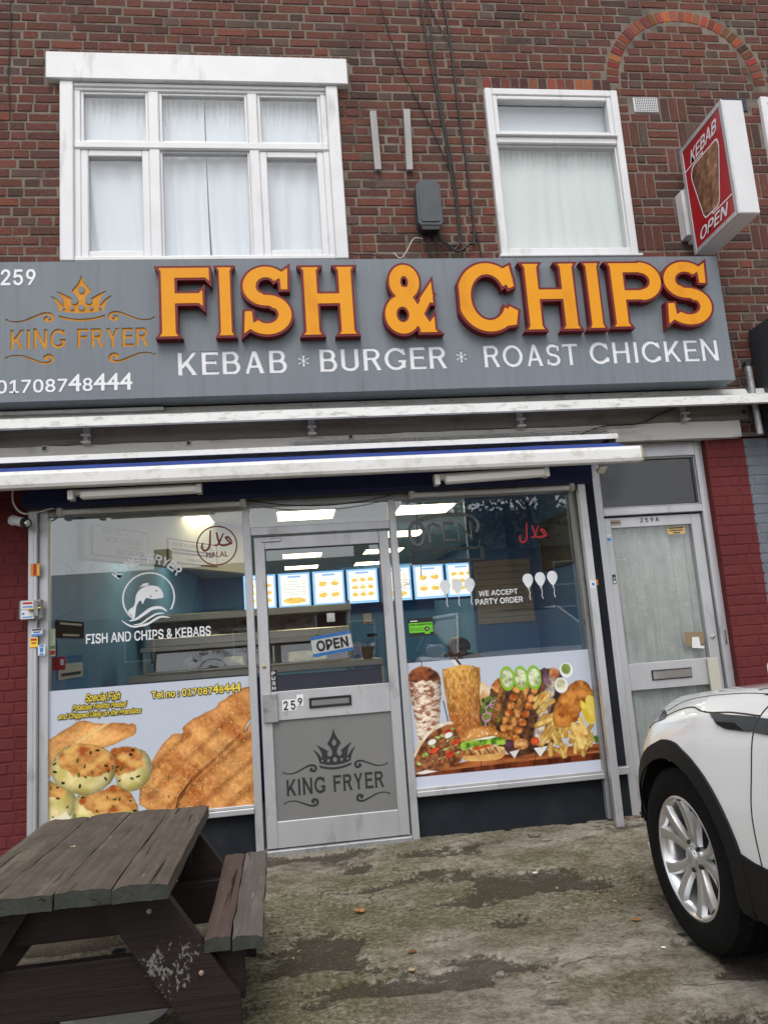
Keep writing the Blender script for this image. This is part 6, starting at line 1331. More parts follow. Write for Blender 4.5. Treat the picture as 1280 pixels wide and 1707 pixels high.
fish = [Zf(*p) for p in spline([(735, 632), (725, 600), (700, 575), (655, 565), (610, 572), (575, 595), (558, 625), (552, 665), (540, 690), (515, 705), (505, 728), (525, 735), (545, 760), (555, 720), (560, 690), (575, 662), (592, 655), (600, 678), (615, 650), (628, 640), (645, 645), (668, 650), (700, 648), (728, 645)], 5, True)]
f = Flat(facing(YG)); f.loops([fish, circ(*Zf(690, 600), 0.006, n=12), [Zf(*p) for p in ((652, 618), (658, 632), (656, 648), (652, 634))]]); f.loops([[Zf(*p) for p in ((580, 572), (610, 550), (642, 548), (640, 562), (612, 566))]]); f.build('fish', m_vinylw, t)
for k, (pts, w0) in enumerate((([(515, 775), (560, 765), (610, 735), (660, 708), (715, 706), (752, 728)], 0.022), ([(540, 800), (590, 795), (640, 765), (690, 742), (735, 742)], 0.012), ([(465, 768), (500, 795), (545, 812), (600, 805), (650, 790)], 0.012), ([(560, 812), (620, 806), (670, 780), (715, 762), (770, 770)], 0.014))):
    P_ = [Zf(*p) for p in spline(pts, 6)]; n = len(P_); f = Flat(facing(YG-0.0003*k)); f.loops(field_loops(lambda X, Z: sd_stroke(X, Z, P_, [max(0.002, w0*math.sin(math.pi*(0.08+0.84*i/n))) for i in range(n)]), -1.16, -0.76, 1.46, 1.68, 0.003)); f.build('wave', m_vinylw, t)
f = Flat(facing(YG)); f.text('FISH AND CHIPS & KEBABS', -1.347, -0.550, 1.408, 1.474, 0, 0, 0.03); f.build('lettering', m_vinylw, t)
f = Flat(facing(YG)); word = 'KING FRYER'; Rr = 0.245
f2 = f
for i, ch in enumerate(word):
    if ch == ' ':
        f.build('arched_lettering', m_vinylw, t); f = Flat(facing(YG)); continue
    th = R(141 - i*(102/9.0)); c0 = (-0.950+Rr*math.cos(th)*1.02, 1.700+Rr*math.sin(th)); ro = th-math.pi/2
    def bend(a, b_, c0=c0, ro=ro): return (c0[0]+a*math.cos(ro)-b_*math.sin(ro), c0[1]+a*math.sin(ro)+b_*math.cos(ro))
    w = 0.023 if ch != 'I' else 0.006
    f.text(ch, -w, w, -0.030, 0.032, 0, 0, 0.03, fn=bend)
f.build('arched_lettering', m_vinylw, t)
# halal roundel and script
def halal(cx, cz, s_):
    A_ = lambda p: [(cx+(q[0]-0.5)*s_, cz+(q[1]-0.5)*s_) for q in spline(p, 6)]
    S = [(A_([(1.0, 0.52), (0.90, 0.66), (0.80, 0.66), (0.90, 0.52), (0.99, 0.44)]), 0.06), (A_([(0.99, 0.46), (0.86, 0.42), (0.70, 0.40), (0.60, 0.44)]), 0.07), (A_([(0.60, 0.44), (0.55, 0.60), (0.50, 0.84)]), 0.055), (A_([(0.72, 0.80), (0.62, 0.58), (0.52, 0.42), (0.42, 0.42)]), 0.055), (A_([(0.30, 0.92), (0.28, 0.66), (0.26, 0.42), (0.18, 0.28), (0.06, 0.26), (0.0, 0.38), (0.03, 0.50)]), 0.06)]
    def fn(X, Z):
        d = None
        for P_, w in S:
            n = len(P_); e = sd_stroke(X, Z, P_, [w*s_*(0.55+0.6*math.sin(math.pi*(0.15+0.7*i/n))) for i in range(n)]); d = e if d is None else np.minimum(d, e)
        return d
    return field_loops(fn, cx-0.56*s_, cx+0.56*s_, cz-0.4*s_, cz+0.56*s_, s_*0.012)
t = thing('window_decal', 'dark red ringed halal decal at the top right of the left window', 'decal', (-0.491, YG, 1.87)); f = Flat(facing(YG)); f.loops([circ(-0.491, 2.008, 0.137), circ(-0.491, 2.008, 0.128)]); f.build('ring', m_halal, t)
f = Flat(facing(YG)); f.loops(halal(-0.491, 2.028, 0.20)); f.build('arabic_lettering', m_halal, t); f = Flat(facing(YG)); f.text('HALAL', -0.563, -0.418, 1.930, 1.967, 0, 0, 0.03); f.build('lettering', m_halal, t)
f = Flat(facing(YG)); f.loops(halal(1.722, 1.96, 0.20)); tag(f.build('window_decal', m_redp), 'small red arabic halal lettering high on the right window', 'decal')
f = Flat(facing(YG)); f.loops([circ(0.784, 1.662, 0.036), circ(0.784, 1.662, 0.034)]); f.loops(halal(0.784, 1.665, 0.045)); tag(f.build('window_decal', m_charcoal), 'tiny dark ringed halal sticker at the left of the right window', 'decal')
f = Flat(facing(YG)); f.text('WE ACCEPT', 1.287, 1.568, 1.548, 1.586, 0, 0, 0.03); f.text('PARTY ORDER', 1.258, 1.600, 1.488, 1.530, 0, 0, 0.03); tag(f.build('window_lettering', m_vinylw), 'white lettering we accept party order on the right window', 'lettering')
for i, (x, z) in enumerate(((1.054, 1.626), (1.140, 1.626), (1.228, 1.628), (1.650, 1.634), (1.740, 1.638), (1.830, 1.642))):
    f = Flat(facing(YG)); body = spline([(x, z-0.050), (x-0.024, z-0.025), (x-0.038, z+0.01), (x-0.026, z+0.042), (x, z+0.052), (x+0.026, z+0.042), (x+0.038, z+0.01), (x+0.024, z-0.025)], 5, True)
    hl = spline([(x+0.018, z+0.034), (x+0.026, z+0.015), (x+0.022, z-0.008), (x+0.028, z+0.014)], 4, True)
    f.loops([body, hl]); f.loops([[(x-0.010, z-0.060), (x+0.010, z-0.060), (x, z-0.050)]]); st = spline([(x, z-0.058), (x+0.006, z-0.085), (x+0.001, z-0.11), (x+0.008, z-0.135)], 5); f.loops([[(p[0]-0.0022, p[1]) for p in st]+[(p[0]+0.0022, p[1]) for p in st[::-1]]])
    tag(f.build('balloon_decal', m_vinylw), 'white balloon sticker, '+['leftmost', 'middle', 'rightmost'][i % 3]+' of the three '+('left' if i < 3 else 'right')+' of we accept party order', 'decal', 'balloon stickers')
hy = thing('hygiene_rating_sticker', 'green and black food hygiene rating 4 sticker on the right window', 'sticker', (0.86, YG, 1.307)); f = Flat(facing(YG)); f.loops([rect(0.772, 0.951, 1.305, 1.427)], 0, 0); f.loops([rect(0.779, 0.944, 1.330, 1.396)], 0.0006, 1); f.loops([rect(0.885, 0.922, 1.318, 1.331)], 0.0006, 1); f.build('card', [m_black, m_green], hy)
f = Flat(facing(YG)); f.text('FOOD HYGIENE RATING', 0.785, 0.938, 1.378, 1.390, 0.0012, 0, 0.02)
for k in range(6):
    x = 0.798+0.026*k
    if k == 4: f.loops([circ(x, 1.352, 0.0165)], 0.0012, 0); f.text('4', x-0.006, x+0.006, 1.343, 1.361, 0.0018, 1, 0.04)
    else: f.loops([circ(x, 1.352, 0.0115), circ(x, 1.352, 0.0095)], 0.0012, 0); f.text(str(k) if k < 4 else '5', x-0.003, x+0.003, 1.346, 1.358, 0.0012, 0)
f.loops([rect(0.79, 0.84, 1.406, 1.412)], 0.0012, 1); f.build('lettering', [m_black, m_vinylw], hy)
# unlit neon open sign hanging inside the right window
ne = thing('neon_open_sign', 'unlit grey neon tube open sign hanging on chains inside the right window', 'sign', (1.10, 0.06, 1.8)); m_neon = pmat('neon_tube_off', (0.26, 0.26, 0.27), None, rough=0.3); YN = 0.06
n3 = lambda pts, y=YN: [(p[0], y, p[1]) for p in pts]
for pts in (circ(0.895, 2.022, 0.052, 0.082, 26)+[(0.947, 2.022)],): tube_obj('letter_tube', m_neon, n3(pts), 0.014, 8, ne)
tube_obj('letter_tube', m_neon, n3([(0.985, 1.955), (0.985, 2.075), (1.02, 2.088), (1.055, 2.07), (1.055, 2.035), (1.02, 2.018), (0.992, 2.018)]), 0.0125, 8, ne)
tube_obj('letter_tube', m_neon, n3([(1.17, 2.085), (1.09, 2.085), (1.09, 2.025), (1.15, 2.025), (1.09, 2.022), (1.09, 1.962), (1.17, 1.962)]), 0.0125, 8, ne)
tube_obj('letter_tube', m_neon, n3([(1.20, 1.958), (1.20, 2.085), (1.29, 1.962), (1.29, 2.09)]), 0.0125, 8, ne)
tube_obj('swoosh_tube', m_neon, n3(spline([(0.90, 2.11), (1.0, 2.135), (1.15, 2.15), (1.29, 2.135), (1.345, 2.075), (1.33, 2.01)], 6), YN+0.01), 0.013, 8, ne)
b = MB(); frame_rect(b, 0.840, 1.370, 1.803, 1.908, 0.020, YN-0.012, YN+0.014, 0.003); b.build('frame', m_grbox, ne)
for x in (0.87, 1.34): tube_obj('stay', m_grbox, [(x, YN+0.01, 1.905), (x+0.01, YN+0.012, 1.96)], 0.005, 6, ne)
for pts in (((0.86, 2.25), (0.905, 2.20), (0.91, 2.12)), ((0.95, 2.25), (0.915, 2.20)), ((1.20, 2.25), (1.18, 2.15)), ((0.905, 2.12), (0.90, 1.92)), ((0.91, 1.80), (0.905, 1.72))): tube_obj('chain', m_cable, n3(pts, YN+0.02), 0.003, 5, ne)

# ------------------------------------------------------------------ stickers and fittings
def sticker(name, label, y, x0, x1, z0, z1, mats, bands, lines=(), rot=0.0):
    cx, cz = (x0+x1)/2, (z0+z1)/2; c, s_ = math.cos(rot), math.sin(rot); f = Flat(lambda a, b_, d: (cx+(a-cx)*c-(b_-cz)*s_, y-d, cz+(a-cx)*s_+(b_-cz)*c)); f.loops([rect(x0, x1, z0, z1)], 0, 0)
    for (u0, u1, v0, v1, mi) in bands: f.loops([rect(x0+(x1-x0)*u0, x0+(x1-x0)*u1, z0+(z1-z0)*v0, z0+(z1-z0)*v1)], 0.0006, mi)
    for (tx_, u0, u1, v0, v1, mi) in lines:
        if tx_ == '=': f.loops([rect(x0+(x1-x0)*u0, x0+(x1-x0)*u1, z0+(z1-z0)*v0, z0+(z1-z0)*v1)], 0.0012, mi); continue
        f.text(tx_, x0+(x1-x0)*u0, x0+(x1-x0)*u1, z0+(z1-z0)*v0, z0+(z1-z0)*v1, 0.0012, mi)
    return tag(f.build(name, mats), label, 'sticker')
sticker('sticker', 'orange and red locksmith sticker high on the left shutter guide', -0.0692, -1.670, -1.614+0.0, 1.866, 1.948, [m_orange, m_redp, m_gold], [(0.3, 0.62, 0.05, 0.95, 1), (0.72, 0.9, 0.1, 0.9, 2)])
sticker('sticker', 'white and blue glazier sticker below the lock box', -0.0692, -1.665, -1.597, 1.482, 1.530, [m_paper, m_bluep, m_charcoal], [(0.02, 0.98, 0.02, 0.25, 1)], [('=', .1, .9, .72, .92, 2), ('=', .2, .8, .4, .58, 1)], 0.03)
sticker('sticker', 'yellow and red sticker on the left edge of the shutter guide', -0.0692, -1.674, -1.625, 1.409, 1.473, [m_yellow, m_redp], [(0.0, 1.0, 0.0, 0.06, 1)], [('=', .12, .88, .7, .9, 1), ('=', .2, .8, .4, .55, 1)])
sticker('sticker', 'small white sticker with blue print below the yellow one', -0.0692, -1.624, -1.580, 1.357, 1.425, [m_paper, m_bluep], [(0.25, 0.75, 0.3, 0.75, 1)], [('=', .15, .85, .82, .95, 1), ('=', .2, .8, .05, .2, 1)])
sticker('sticker', 'pale green and red safety strip inside the left window edge', 0.008, -1.575, -1.541, 1.350, 1.523, [pmat('pale_green_card', (0.55, 0.62, 0.42), None, rough=0.6), m_redp, pmat('dull_green', (0.10, 0.28, 0.10), None, rough=0.6)], [(0.05, 0.95, 0.04, 0.2, 1), (0.05, 0.95, 0.26, 0.38, 2)])
sticker('sticker', 'orange lock fitter sticker on the dark strip beside door 259A', 0.0495, 2.155, 2.185, 1.575, 1.615, [m_orange, m_redp], [(0.1, 0.9, 0.4, 0.55, 1)])
sticker('sticker', 'white and blue sticker on the right shutter guide', -0.136, 2.048, 2.088, 1.55, 1.60, [m_paper, m_bluep], [(0.3, 0.8, 0.3, 0.7, 1)], (), -0.15)
sticker('sticker', 'black and white sticker on the left stile of door 259A', 0.0842, 2.312, 2.338, 1.575, 1.645, [m_black, m_vinylw], [(0.2, 0.8, 0.1, 0.35, 1), (0.2, 0.8, 0.5, 0.56, 1), (0.2, 0.8, 0.65, 0.7, 1)])
sticker('sticker', 'pale blue sticker near the top of the left stile of door 259A', 0.0842, 2.305, 2.340, 1.89, 1.945, [pmat('faded_blue', (0.42, 0.55, 0.72), None, rough=0.5), m_bluep, m_paper], [(0.1, 0.9, 0.1, 0.4, 1), (0.0, 1.0, 0.55, 1.0, 2)])
sticker('sticker', 'small brown label on the top rail of door 259A', 0.0862, 2.32, 2.43, 2.005, 2.045, [pmat('brown_label', (0.35, 0.27, 0.22), None, rough=0.5), m_charcoal], [(0.1, 0.9, 0.4, 0.6, 1)])
sticker('sticker', 'gold warning label at the top right of the wired glass', 0.1062, 2.793, 2.932, 1.917, 1.974, [pmat('gold_label', (0.62, 0.42, 0.16), None, rough=0.5), m_charcoal], [], [('=', .08, .92, .74, .9, 1), ('=', .12, .88, .42, .56, 1), ('=', .3, .7, .12, .26, 1)])
ca = thing('cardboard_notice', 'torn brown card with a white paper note taped to the wired glass', 'notice', (2.89, 0.105, 1.07)); f = Flat(facing(0.1062)); f.loops([[(2.818, 1.105), (2.815, 1.195), (2.885, 1.19), (2.972, 1.19), (2.962, 1.10), (2.84, 1.09)]], 0, 0); f.build('card', pmat('brown_card', (0.27, 0.19, 0.11), None, rough=0.8), ca); f = Flat(facing(0.105)); f.loops([[(2.862, 1.078), (2.872, 1.155), (2.925, 1.153), (2.93, 1.09), (2.958, 1.085), (2.955, 1.067)]], 0, 0); f.build('note', m_paper, ca)
lb = thing('lock_box', 'silver shutter lock box with paper labels on the left frame', 'lock box', (-1.655, -0.09, 1.585))
box_obj('body', m_alud, -1.72, -1.59, -0.125, -0.066, 1.587, 1.71, 0.005, lb); box_obj('hinge', m_grbox, -1.728, -1.714, -0.12, -0.07, 1.592, 1.705, 0.003, lb)
f = Flat(facing(-0.1255)); f.loops([rect(-1.708, -1.632, 1.655, 1.704)], 0, 0); f.loops([rect(-1.708, -1.632, 1.592, 1.648)], 0, 0); f.loops([rect(-1.70, -1.64, 1.684, 1.697)], 0.0008, 1); f.loops([rect(-1.70, -1.64, 1.664, 1.672)], 0.0008, 2); f.loops([rect(-1.704, -1.688, 1.618, 1.632)], 0.0006, 2); f.loops([rect(-1.70, -1.64, 1.599, 1.606)], 0.0008, 2); f.build('label', [m_paper, m_redp, m_bluep], lb)
MB().tube([(-1.66, -0.14, 1.648), (-1.585, -0.14, 1.655)], 0.009, 10).build('hasp', m_brass, lb, True); box_obj('lock', m_alud, -1.628, -1.60, -0.15, -0.126, 1.60, 1.70, 0.004, lb)
cc = thing('security_camera', 'white bullet security camera under the left end of the awning', 'camera', (-1.75, -0.1, 2.23))
p0, p1 = Vector((-1.765, -0.10, 2.235)), Vector((-1.655, -0.19, 2.195)); dv = (p1-p0).normalized()
MB().tube([p0, p0+dv*0.02, p0+dv*0.12], [0.026, 0.031, 0.031], 18).build('body', m_white, cc, True); MB().tube([p0+dv*0.118, p0+dv*0.152], [0.0315, 0.031], 18).build('lens_hood', m_black, cc, True); MB().lathe(p0+dv*0.1525, dv, [(0.020, 0), (0.020, 0.002), (0.010, 0.004)], 16).build('lens', m_chrome, cc, True)
MB().tube([p0-dv*0.005, p0+Vector((-0.02, 0.05, 0.01)), Vector((-1.80, 0.0, 2.25))], 0.014, 10).build('arm', m_white, cc, True); MB().lathe((-1.80, 0.0, 2.25), (0, -1, 0), [(0.034, 0), (0.034, 0.014), (0.02, 0.02)], 18).build('base', m_white, cc, True)
tag(tube_obj('white_cable', m_cablew, spline([(-1.74, -0.2, 2.42), (-1.735, -0.2, 2.33), (-1.69, -0.19, 2.265), (-1.62, -0.17, 2.262), (-1.53, -0.12, 2.295), (-1.49, -0.09, 2.30)], 6), 0.006, 6), 'white cable looping from the security camera to the tube light', 'cable')
tag(tube_obj('black_cable', m_cable, sag((-0.29, -0.09, 2.30), (0.84, -0.09, 2.315), 0.075), 0.004, 6), 'thin cable sagging across the glass above the shop door', 'cable')
tag(tube_obj('black_cable', m_cable, spline([(2.12, -0.075, 2.66), (2.3, -0.085, 2.715), (2.5, -0.085, 2.72), (2.62, -0.08, 2.735), (2.75, -0.08, 2.79), (2.88, -0.08, 2.83)], 6), 0.005, 6), 'black cable running across the bare beam near the right bracket', 'cable')
jb = thing('junction_box', 'dark grey telecom junction box on the brick wall with cables', 'junction box', (1.16, -0.06, 4.25))
pf = [(1.065, 4.33), (1.065, 4.62), (1.09, 4.655), (1.15, 4.675), (1.21, 4.665), (1.25, 4.63), (1.25, 4.33), (1.235, 4.305), (1.08, 4.305)]
MB().prism([(p[0], -0.105, p[1]) for p in pf], (0, 0.10, 0)).build('body', m_grbox, jb); MB().prism([(1.158+(p[0]-1.158)*0.80, -0.112, 4.48+(p[1]-4.48)*0.86) for p in pf], (0, 0.006, 0)).build('cover', m_grbox, jb); MB().prism([(1.08, -0.10, 4.304), (1.235, -0.10, 4.304), (1.22, -0.10, 4.27), (1.095, -0.10, 4.27)], (0, 0.085, 0)).build('gland_plate', m_black, jb)
CB = [([(1.165, -0.03, 4.28), (1.13, -0.025, 4.18), (1.17, -0.02, 4.06), (1.165, -0.02, 3.93)], 0.006), ([(1.18, -0.03, 4.28), (1.20, -0.025, 4.15), (1.18, -0.02, 3.93)], 0.006), ([(1.15, -0.03, 4.28), (1.145, -0.03, 4.1), (1.20, -0.02, 3.93)], 0.005), ([(1.20, -0.03, 4.28), (1.19, -0.03, 4.1), (1.15, -0.02, 3.93)], 0.005),
      ([(1.21, -0.04, 4.28), (1.25, -0.05, 4.20), (1.33, -0.04, 4.17), (1.38, -0.02, 4.24), (1.385, -0.015, 4.6), (1.33, -0.015, 5.3), (1.27, -0.015, 6.0), (1.20, -0.015, 7.1)], 0.0075), ([(1.20, -0.04, 4.28), (1.30, -0.05, 4.13), (1.37, -0.04, 4.18), (1.40, -0.02, 4.3), (1.39, -0.018, 4.8), (1.335, -0.018, 5.4), (1.31, -0.018, 6.1), (1.24, -0.018, 7.1)], 0.006),
      ([(1.22, -0.04, 4.27), (1.34, -0.05, 4.12), (1.45, -0.04, 4.18), (1.50, -0.02, 4.24), (1.505, -0.012, 4.7), (1.475, -0.012, 5.4), (1.46, -0.012, 6.0), (1.37, -0.012, 7.1)], 0.009), ([(1.50, -0.02, 4.35), (1.53, -0.02, 4.2), (1.56, -0.02, 3.94)], 0.006),
      ([(1.19, -0.04, 4.27), (1.25, -0.04, 4.05), (1.34, -0.03, 4.02), (1.42, -0.03, 4.18)], 0.005), ([(1.385, -0.014, 4.75), (1.24, -0.012, 5.2), (1.05, -0.012, 5.7), (0.90, -0.012, 6.4), (0.82, -0.012, 7.1)], 0.004), ([(1.46, -0.014, 5.9), (1.30, -0.012, 6.35), (1.22, -0.012, 7.1)], 0.0035)]
for p, r_ in CB: tube_obj('cable', m_cable, spline(p, 7), r_, 6, jb)
tube_obj('loose_wire', m_cablew, spline([(1.10, -0.03, 4.235), (1.03, -0.04, 4.23), (0.97, -0.04, 4.13), (0.92, -0.03, 4.08), (0.875, -0.02, 4.13)], 6), 0.0035, 5, jb)
for i, (a, c, lb_) in enumerate(((0.80, 0.806, 'left'), (1.063, 1.048, 'right'))):
    b = MB(); b.prism([(a-0.025, -0.034, 5.295+0.02*i), (a+0.025, -0.034, 5.297+0.02*i), (c+0.024, -0.034, 4.805), (c-0.024, -0.034, 4.803)], (0, 0.03, 0)); tag(b.build('wall_batten', m_batten), lb_+' of two weathered upright battens on the brick wall', 'batten', 'battens on the wall')
    for z in (4.9, 5.2): pass
tag(tube_obj('hairline_cable', m_cable, spline([(-1.86, -0.01, 7.0), (-1.85, -0.01, 6.0), (-1.86, -0.01, 5.6), (-1.845, -0.01, 5.2)], 5), 0.004, 5), 'thin dark cable down the brickwork at the left edge', 'cable')
tag(tube_obj('black_cable', m_cable, spline([(0.545, -0.03, 4.12), (0.60, -0.03, 4.11), (0.70, -0.03, 4.11), (0.80, -0.04, 4.06), (0.86, -0.05, 3.95)], 6), 0.004, 5), 'thin cable from the window corner down behind the sign', 'cable')
# ------------------------------------------------------------------ picnic table
def woodmat(name, c0, c1, grain, worn=None, chips=None, rough=0.8, moss=0.0):
    g = NG(name); st = {'y': (1, 0.07, 1), 'x': (0.07, 1, 1), 'd': (1, 1, 1)}[grain]; st2 = {'y': (9, 0.35, 9), 'x': (0.35, 9, 9), 'd': (3, 3, 3)}[grain]
    c = g.mix(g.ramp(g.noise(45, st, 6, 0.65), 0.3, 0.7), c0, c1)
    if worn is not None:
        c = g.mix(g.math('MULTIPLY', g.ramp(g.noise(16, st, 8, 0.7), 0.54, 0.66), 0.75), c, worn); c = g.mix(g.math('MULTIPLY', g.ramp(g.noise(75, st, 6, 0.7), 0.62, 0.70), 0.7), c, tuple(v*2.0 for v in worn))
    cr = g.ramp(g.noise(5.5, st2, 4, 0.55), 0.655, 0.70); c = g.mix(cr, c, (0.008, 0.006, 0.005))
    if moss: c = g.mix(g.math('MULTIPLY', g.ramp(g.noise(11), 0.45, 0.62), moss), c, (0.030, 0.036, 0.022))
    if chips is not None:
        vd = g.n('ShaderNodeVectorMath', operation='DISTANCE'); g.l(g.pos(), vd.inputs[0]); vd.inputs[1].default_value = chips[0]
        near = g.ramp(vd.outputs['Value'], chips[1], chips[1]*0.35)
        k = g.ramp(g.math('ADD', g.math('ADD', g.math('MULTIPLY', g.noise(95, (1, 1, 0.6), 5, 0.65), 0.55), g.math('MULTIPLY', g.noise(13, (1, 1, 1), 3), 0.35)), g.math('MULTIPLY', near, 0.17)), 0.655, 0.675); c = g.mix(g.math('MULTIPLY', k, g.math('MULTIPLY', g.math('MINIMUM', g.math('MULTIPLY', near, 5), 1.0), 0.7)), c, (0.26, 0.245, 0.22))
    h = g.math('SUBTRACT', g.noise(45, st, 6, 0.65), g.math('MULTIPLY', cr, 1.5)); g.bsdf(c, rough, 0, h, 0.7, 0.006, 0.3)
    return g.m
m_top = woodmat('weathered_top_boards', (0.120, 0.095, 0.078), (0.070, 0.055, 0.045), 'y', (0.190, 0.155, 0.112), moss=0.25)
m_end = woodmat('board_end_grain', (0.055, 0.058, 0.050), (0.030, 0.034, 0.028), 'd', moss=0.5)
m_leg = woodmat('brown_stained_timber', (0.020, 0.0125, 0.011), (0.014, 0.009, 0.008), 'x', chips=((-0.47, -2.37, 0.29), 0.19), rough=0.6)
m_bench1 = woodmat('reddish_bench_board', (0.100, 0.066, 0.055), (0.075, 0.050, 0.042), 'y', (0.14, 0.115, 0.10)); m_bench2 = woodmat('greyed_bench_board', (0.125, 0.110, 0.098), (0.085, 0.073, 0.064), 'y', (0.19, 0.17, 0.15))
tb = thing('picnic_table', 'weathered dark brown picnic table with attached bench in front of the left window', 'picnic table', (-0.8, -1.9, gzf(-0.8, -1.9)))
def plank(name, m, x0, x1, y0, y1, z0, z1, parent, seed, rag=0.012, sk=0.0, ragx=0.003):
    r_ = random.Random(seed); n = 26; k = 7; V = []; F = []
    ys = [y0+(y1-y0)*i/n for i in range(n+1)]
    e0 = [r_.uniform(-rag*0.4, rag*0.4) for _ in range(k)]; e1 = [r_.uniform(-rag, rag*0.4) for _ in range(k)]
    for i, y in enumerate(ys):
        for lvl in (0, 1):
            for j in range(k):
                u = j/(k-1); xx = x0+(x1-x0)*u; ed = (j in (0, k-1)); dz = 0
                if ed: xx += (ragx*(float(vnoise(y*9, seed+j, 3))-0.5)*2)
                if lvl and ed: dz = -0.0035-0.004*float(vnoise(y*14, seed*1.7+j, 6))
                if lvl: dz += -0.004*float(fbm(y*5, xx*30, seed, 3))+0.002
                yy = y+(e0[j] if i == 0 else 0)+(e1[j] if i == n else 0)
                if lvl and i in (0, n): dz -= 0.005*r_.random()
                V.append((xx+sk*(y-y0), yy, (z1 if lvl else z0)+dz))
    W2 = 2*k
    for i in range(n):
        for j in range(k-1):
            F.append((i*W2+k+j, i*W2+k+j+1, (i+1)*W2+k+j+1, (i+1)*W2+k+j)); F.append((i*W2+j, (i+1)*W2+j, (i+1)*W2+j+1, i*W2+j+1))
        F.append((i*W2, i*W2+k, (i+1)*W2+k, (i+1)*W2)); F.append((i*W2+k-1, (i+1)*W2+k-1, (i+1)*W2+W2-1, i*W2+W2-1))
    mi = [0]*len(F)
    for i in (0, n):
        for j in range(k-1): F.append((i*W2+j, i*W2+j+1, i*W2+k+j+1, i*W2+k+j)); mi.append(1)
    b = MB(); b.v = V; b.f = F; b.mi = mi
    return b.build(name, [m, m_end], parent, smooth=True)
TX = [-1.172, -0.987, -0.800, -0.622, -0.443]
for i in range(4): plank('top_board', m_top, TX[i]+0.002, TX[i+1]-0.002, -2.505+0.006*((i*7) % 3), -1.332+0.01*((i*5) % 3), 0.548, 0.600, tb, 10+i, 0.014)
plank('bench_board', m_bench1, -0.352, -0.266, -2.372, -1.356, 0.325, 0.372, tb, 31, 0.010, -0.018); plank('bench_board', m_bench2, -0.262, -0.162, -2.385, -1.348, 0.325, 0.370, tb, 32, 0.010, -0.018)
plank('bench_board', m_bench2, -1.45, -1.355, -2.38, -1.35, 0.325, 0.371, tb, 33); plank('bench_board', m_bench1, -1.351, -1.26, -2.37, -1.356, 0.325, 0.370, tb, 34)
XC = -0.807
def leg(side, yf, th):
    g0 = gzf(XC+side*0.55, yf)-0.002; f = lambda p: (XC+side*(p[0]-XC), yf, p[1])
    pts = [(-0.492, 0.547), (-0.240, 0.186), (-0.240, g0), (-0.30, g0), (-0.452, 0.156), (-0.722, 0.547)]
    return MB().prism([f(p) for p in pts], (0, th, 0)).build('leg', m_leg, tb)
for sd_ in (1, -1): leg(sd_, -2.372, 0.045); leg(sd_, -1.515, 0.045)
for y0, y1 in ((-2.325, -2.28), (-1.565, -1.52)):
    box_obj('bench_bearer', m_leg, -1.39, -0.226, y0, y1, 0.150, 0.324, 0.004, tb); box_obj('top_bearer', m_leg, -1.12, -0.50, y0, y1, 0.395, 0.547, 0.004, tb)
box_obj('centre_brace', m_leg, -0.86, -0.77, -2.28, -1.565, 0.40, 0.44, 0.003, tb)
for x, z in ((-0.53, 0.475), (-0.365, 0.265)): MB().lathe((x, -2.373, z), (0, -1, 0), [(0.009, 0), (0.008, 0.003), (0.004, 0.005)], 10).build('bolt_head', pmat('rusty_bolt', (0.30, 0.16, 0.09), (0.42, 0.36, 0.32), 40, rough=0.6, metal=0.4) if 'rusty_bolt' not in MATS else MATS['rusty_bolt'], tb)
box_obj('steel_tie', m_alud, -0.635, -0.595, -2.20, -2.19, 0.30, 0.40, 0.003, tb)
pb = thing('parasol_base', 'pale round concrete parasol base lying under the picnic table', 'parasol base', (-0.76, -1.83, gzf(-0.76, -1.83)))
g0 = gzf(-0.76, -1.83); MB().lathe((-0.76, -1.80, g0-0.01), (0.05, -0.1, 1), [(0.215, 0), (0.225, 0.02), (0.215, 0.045), (0.12, 0.075), (0.05, 0.085)], 40).build('disc', pmat('pale_concrete', (0.42, 0.41, 0.38), (0.34, 0.33, 0.30), 12, rough=0.85, bump=0.4, bsc=60), pb, True)
MB().lathe((-0.76, -1.80, g0+0.07), (0, 0, 1), [(0.028, 0), (0.028, 0.12), (0.022, 0.12), (0.022, 0.0)], 18).build('socket', m_grbox, pb, True)
# fallen leaves and litter
def leaf(x, y, s_, rz, col, label, curl=0.3, z=None, name='dry_leaf', cat='leaf'):
    out = [(0, -0.6), (0.14, -0.35), (0.42, -0.36), (0.30, -0.1), (0.52, 0.12), (0.24, 0.16), (0.22, 0.42), (0.0, 0.62), (-0.18, 0.36), (-0.45, 0.22), (-0.30, 0.0), (-0.46, -0.24), (-0.15, -0.30)]
    c, q = math.cos(rz), math.sin(rz); g0 = gzf(x, y)+0.008 if z is None else z; V = [(x, y, g0+0.004)]
    for (a, b_) in out: V.append((x+s_*(a*c-b_*q), y+s_*(a*q+b_*c), g0+s_*curl*(a*a*1.4+0.3*abs(b_))))
    o = MB().add(V, [(0, i+1, (i+1) % len(out)+1) for i in range(len(out))]).build(name, col, None, fix=False); md = o.modifiers.new('solid', 'SOLIDIFY'); md.thickness = 0.0012
    return tag(o, label, cat)
m_lf1 = pmat('tan_leaf', (0.40, 0.20, 0.06), (0.26, 0.11, 0.035), 60, rough=0.7); m_lf2 = pmat('rust_leaf', (0.20, 0.075, 0.03), (0.12, 0.05, 0.025), 60, rough=0.75); m_lf3 = pmat('pale_leaf', (0.42, 0.33, 0.18), (0.30, 0.22, 0.12), 60, rough=0.7)
leaf(0.250, -1.16, 0.060, 0.7, m_lf1, 'curled orange leaf in the dark hollow nearest the bench', 0.7); leaf(0.43, -1.70, 0.040, 2.0, m_lf2, 'rust brown leaf left of the middle foreground'); leaf(0.40, -1.87, 0.034, 0.2, m_lf3, 'pale tan leaf scrap in the lower middle foreground')
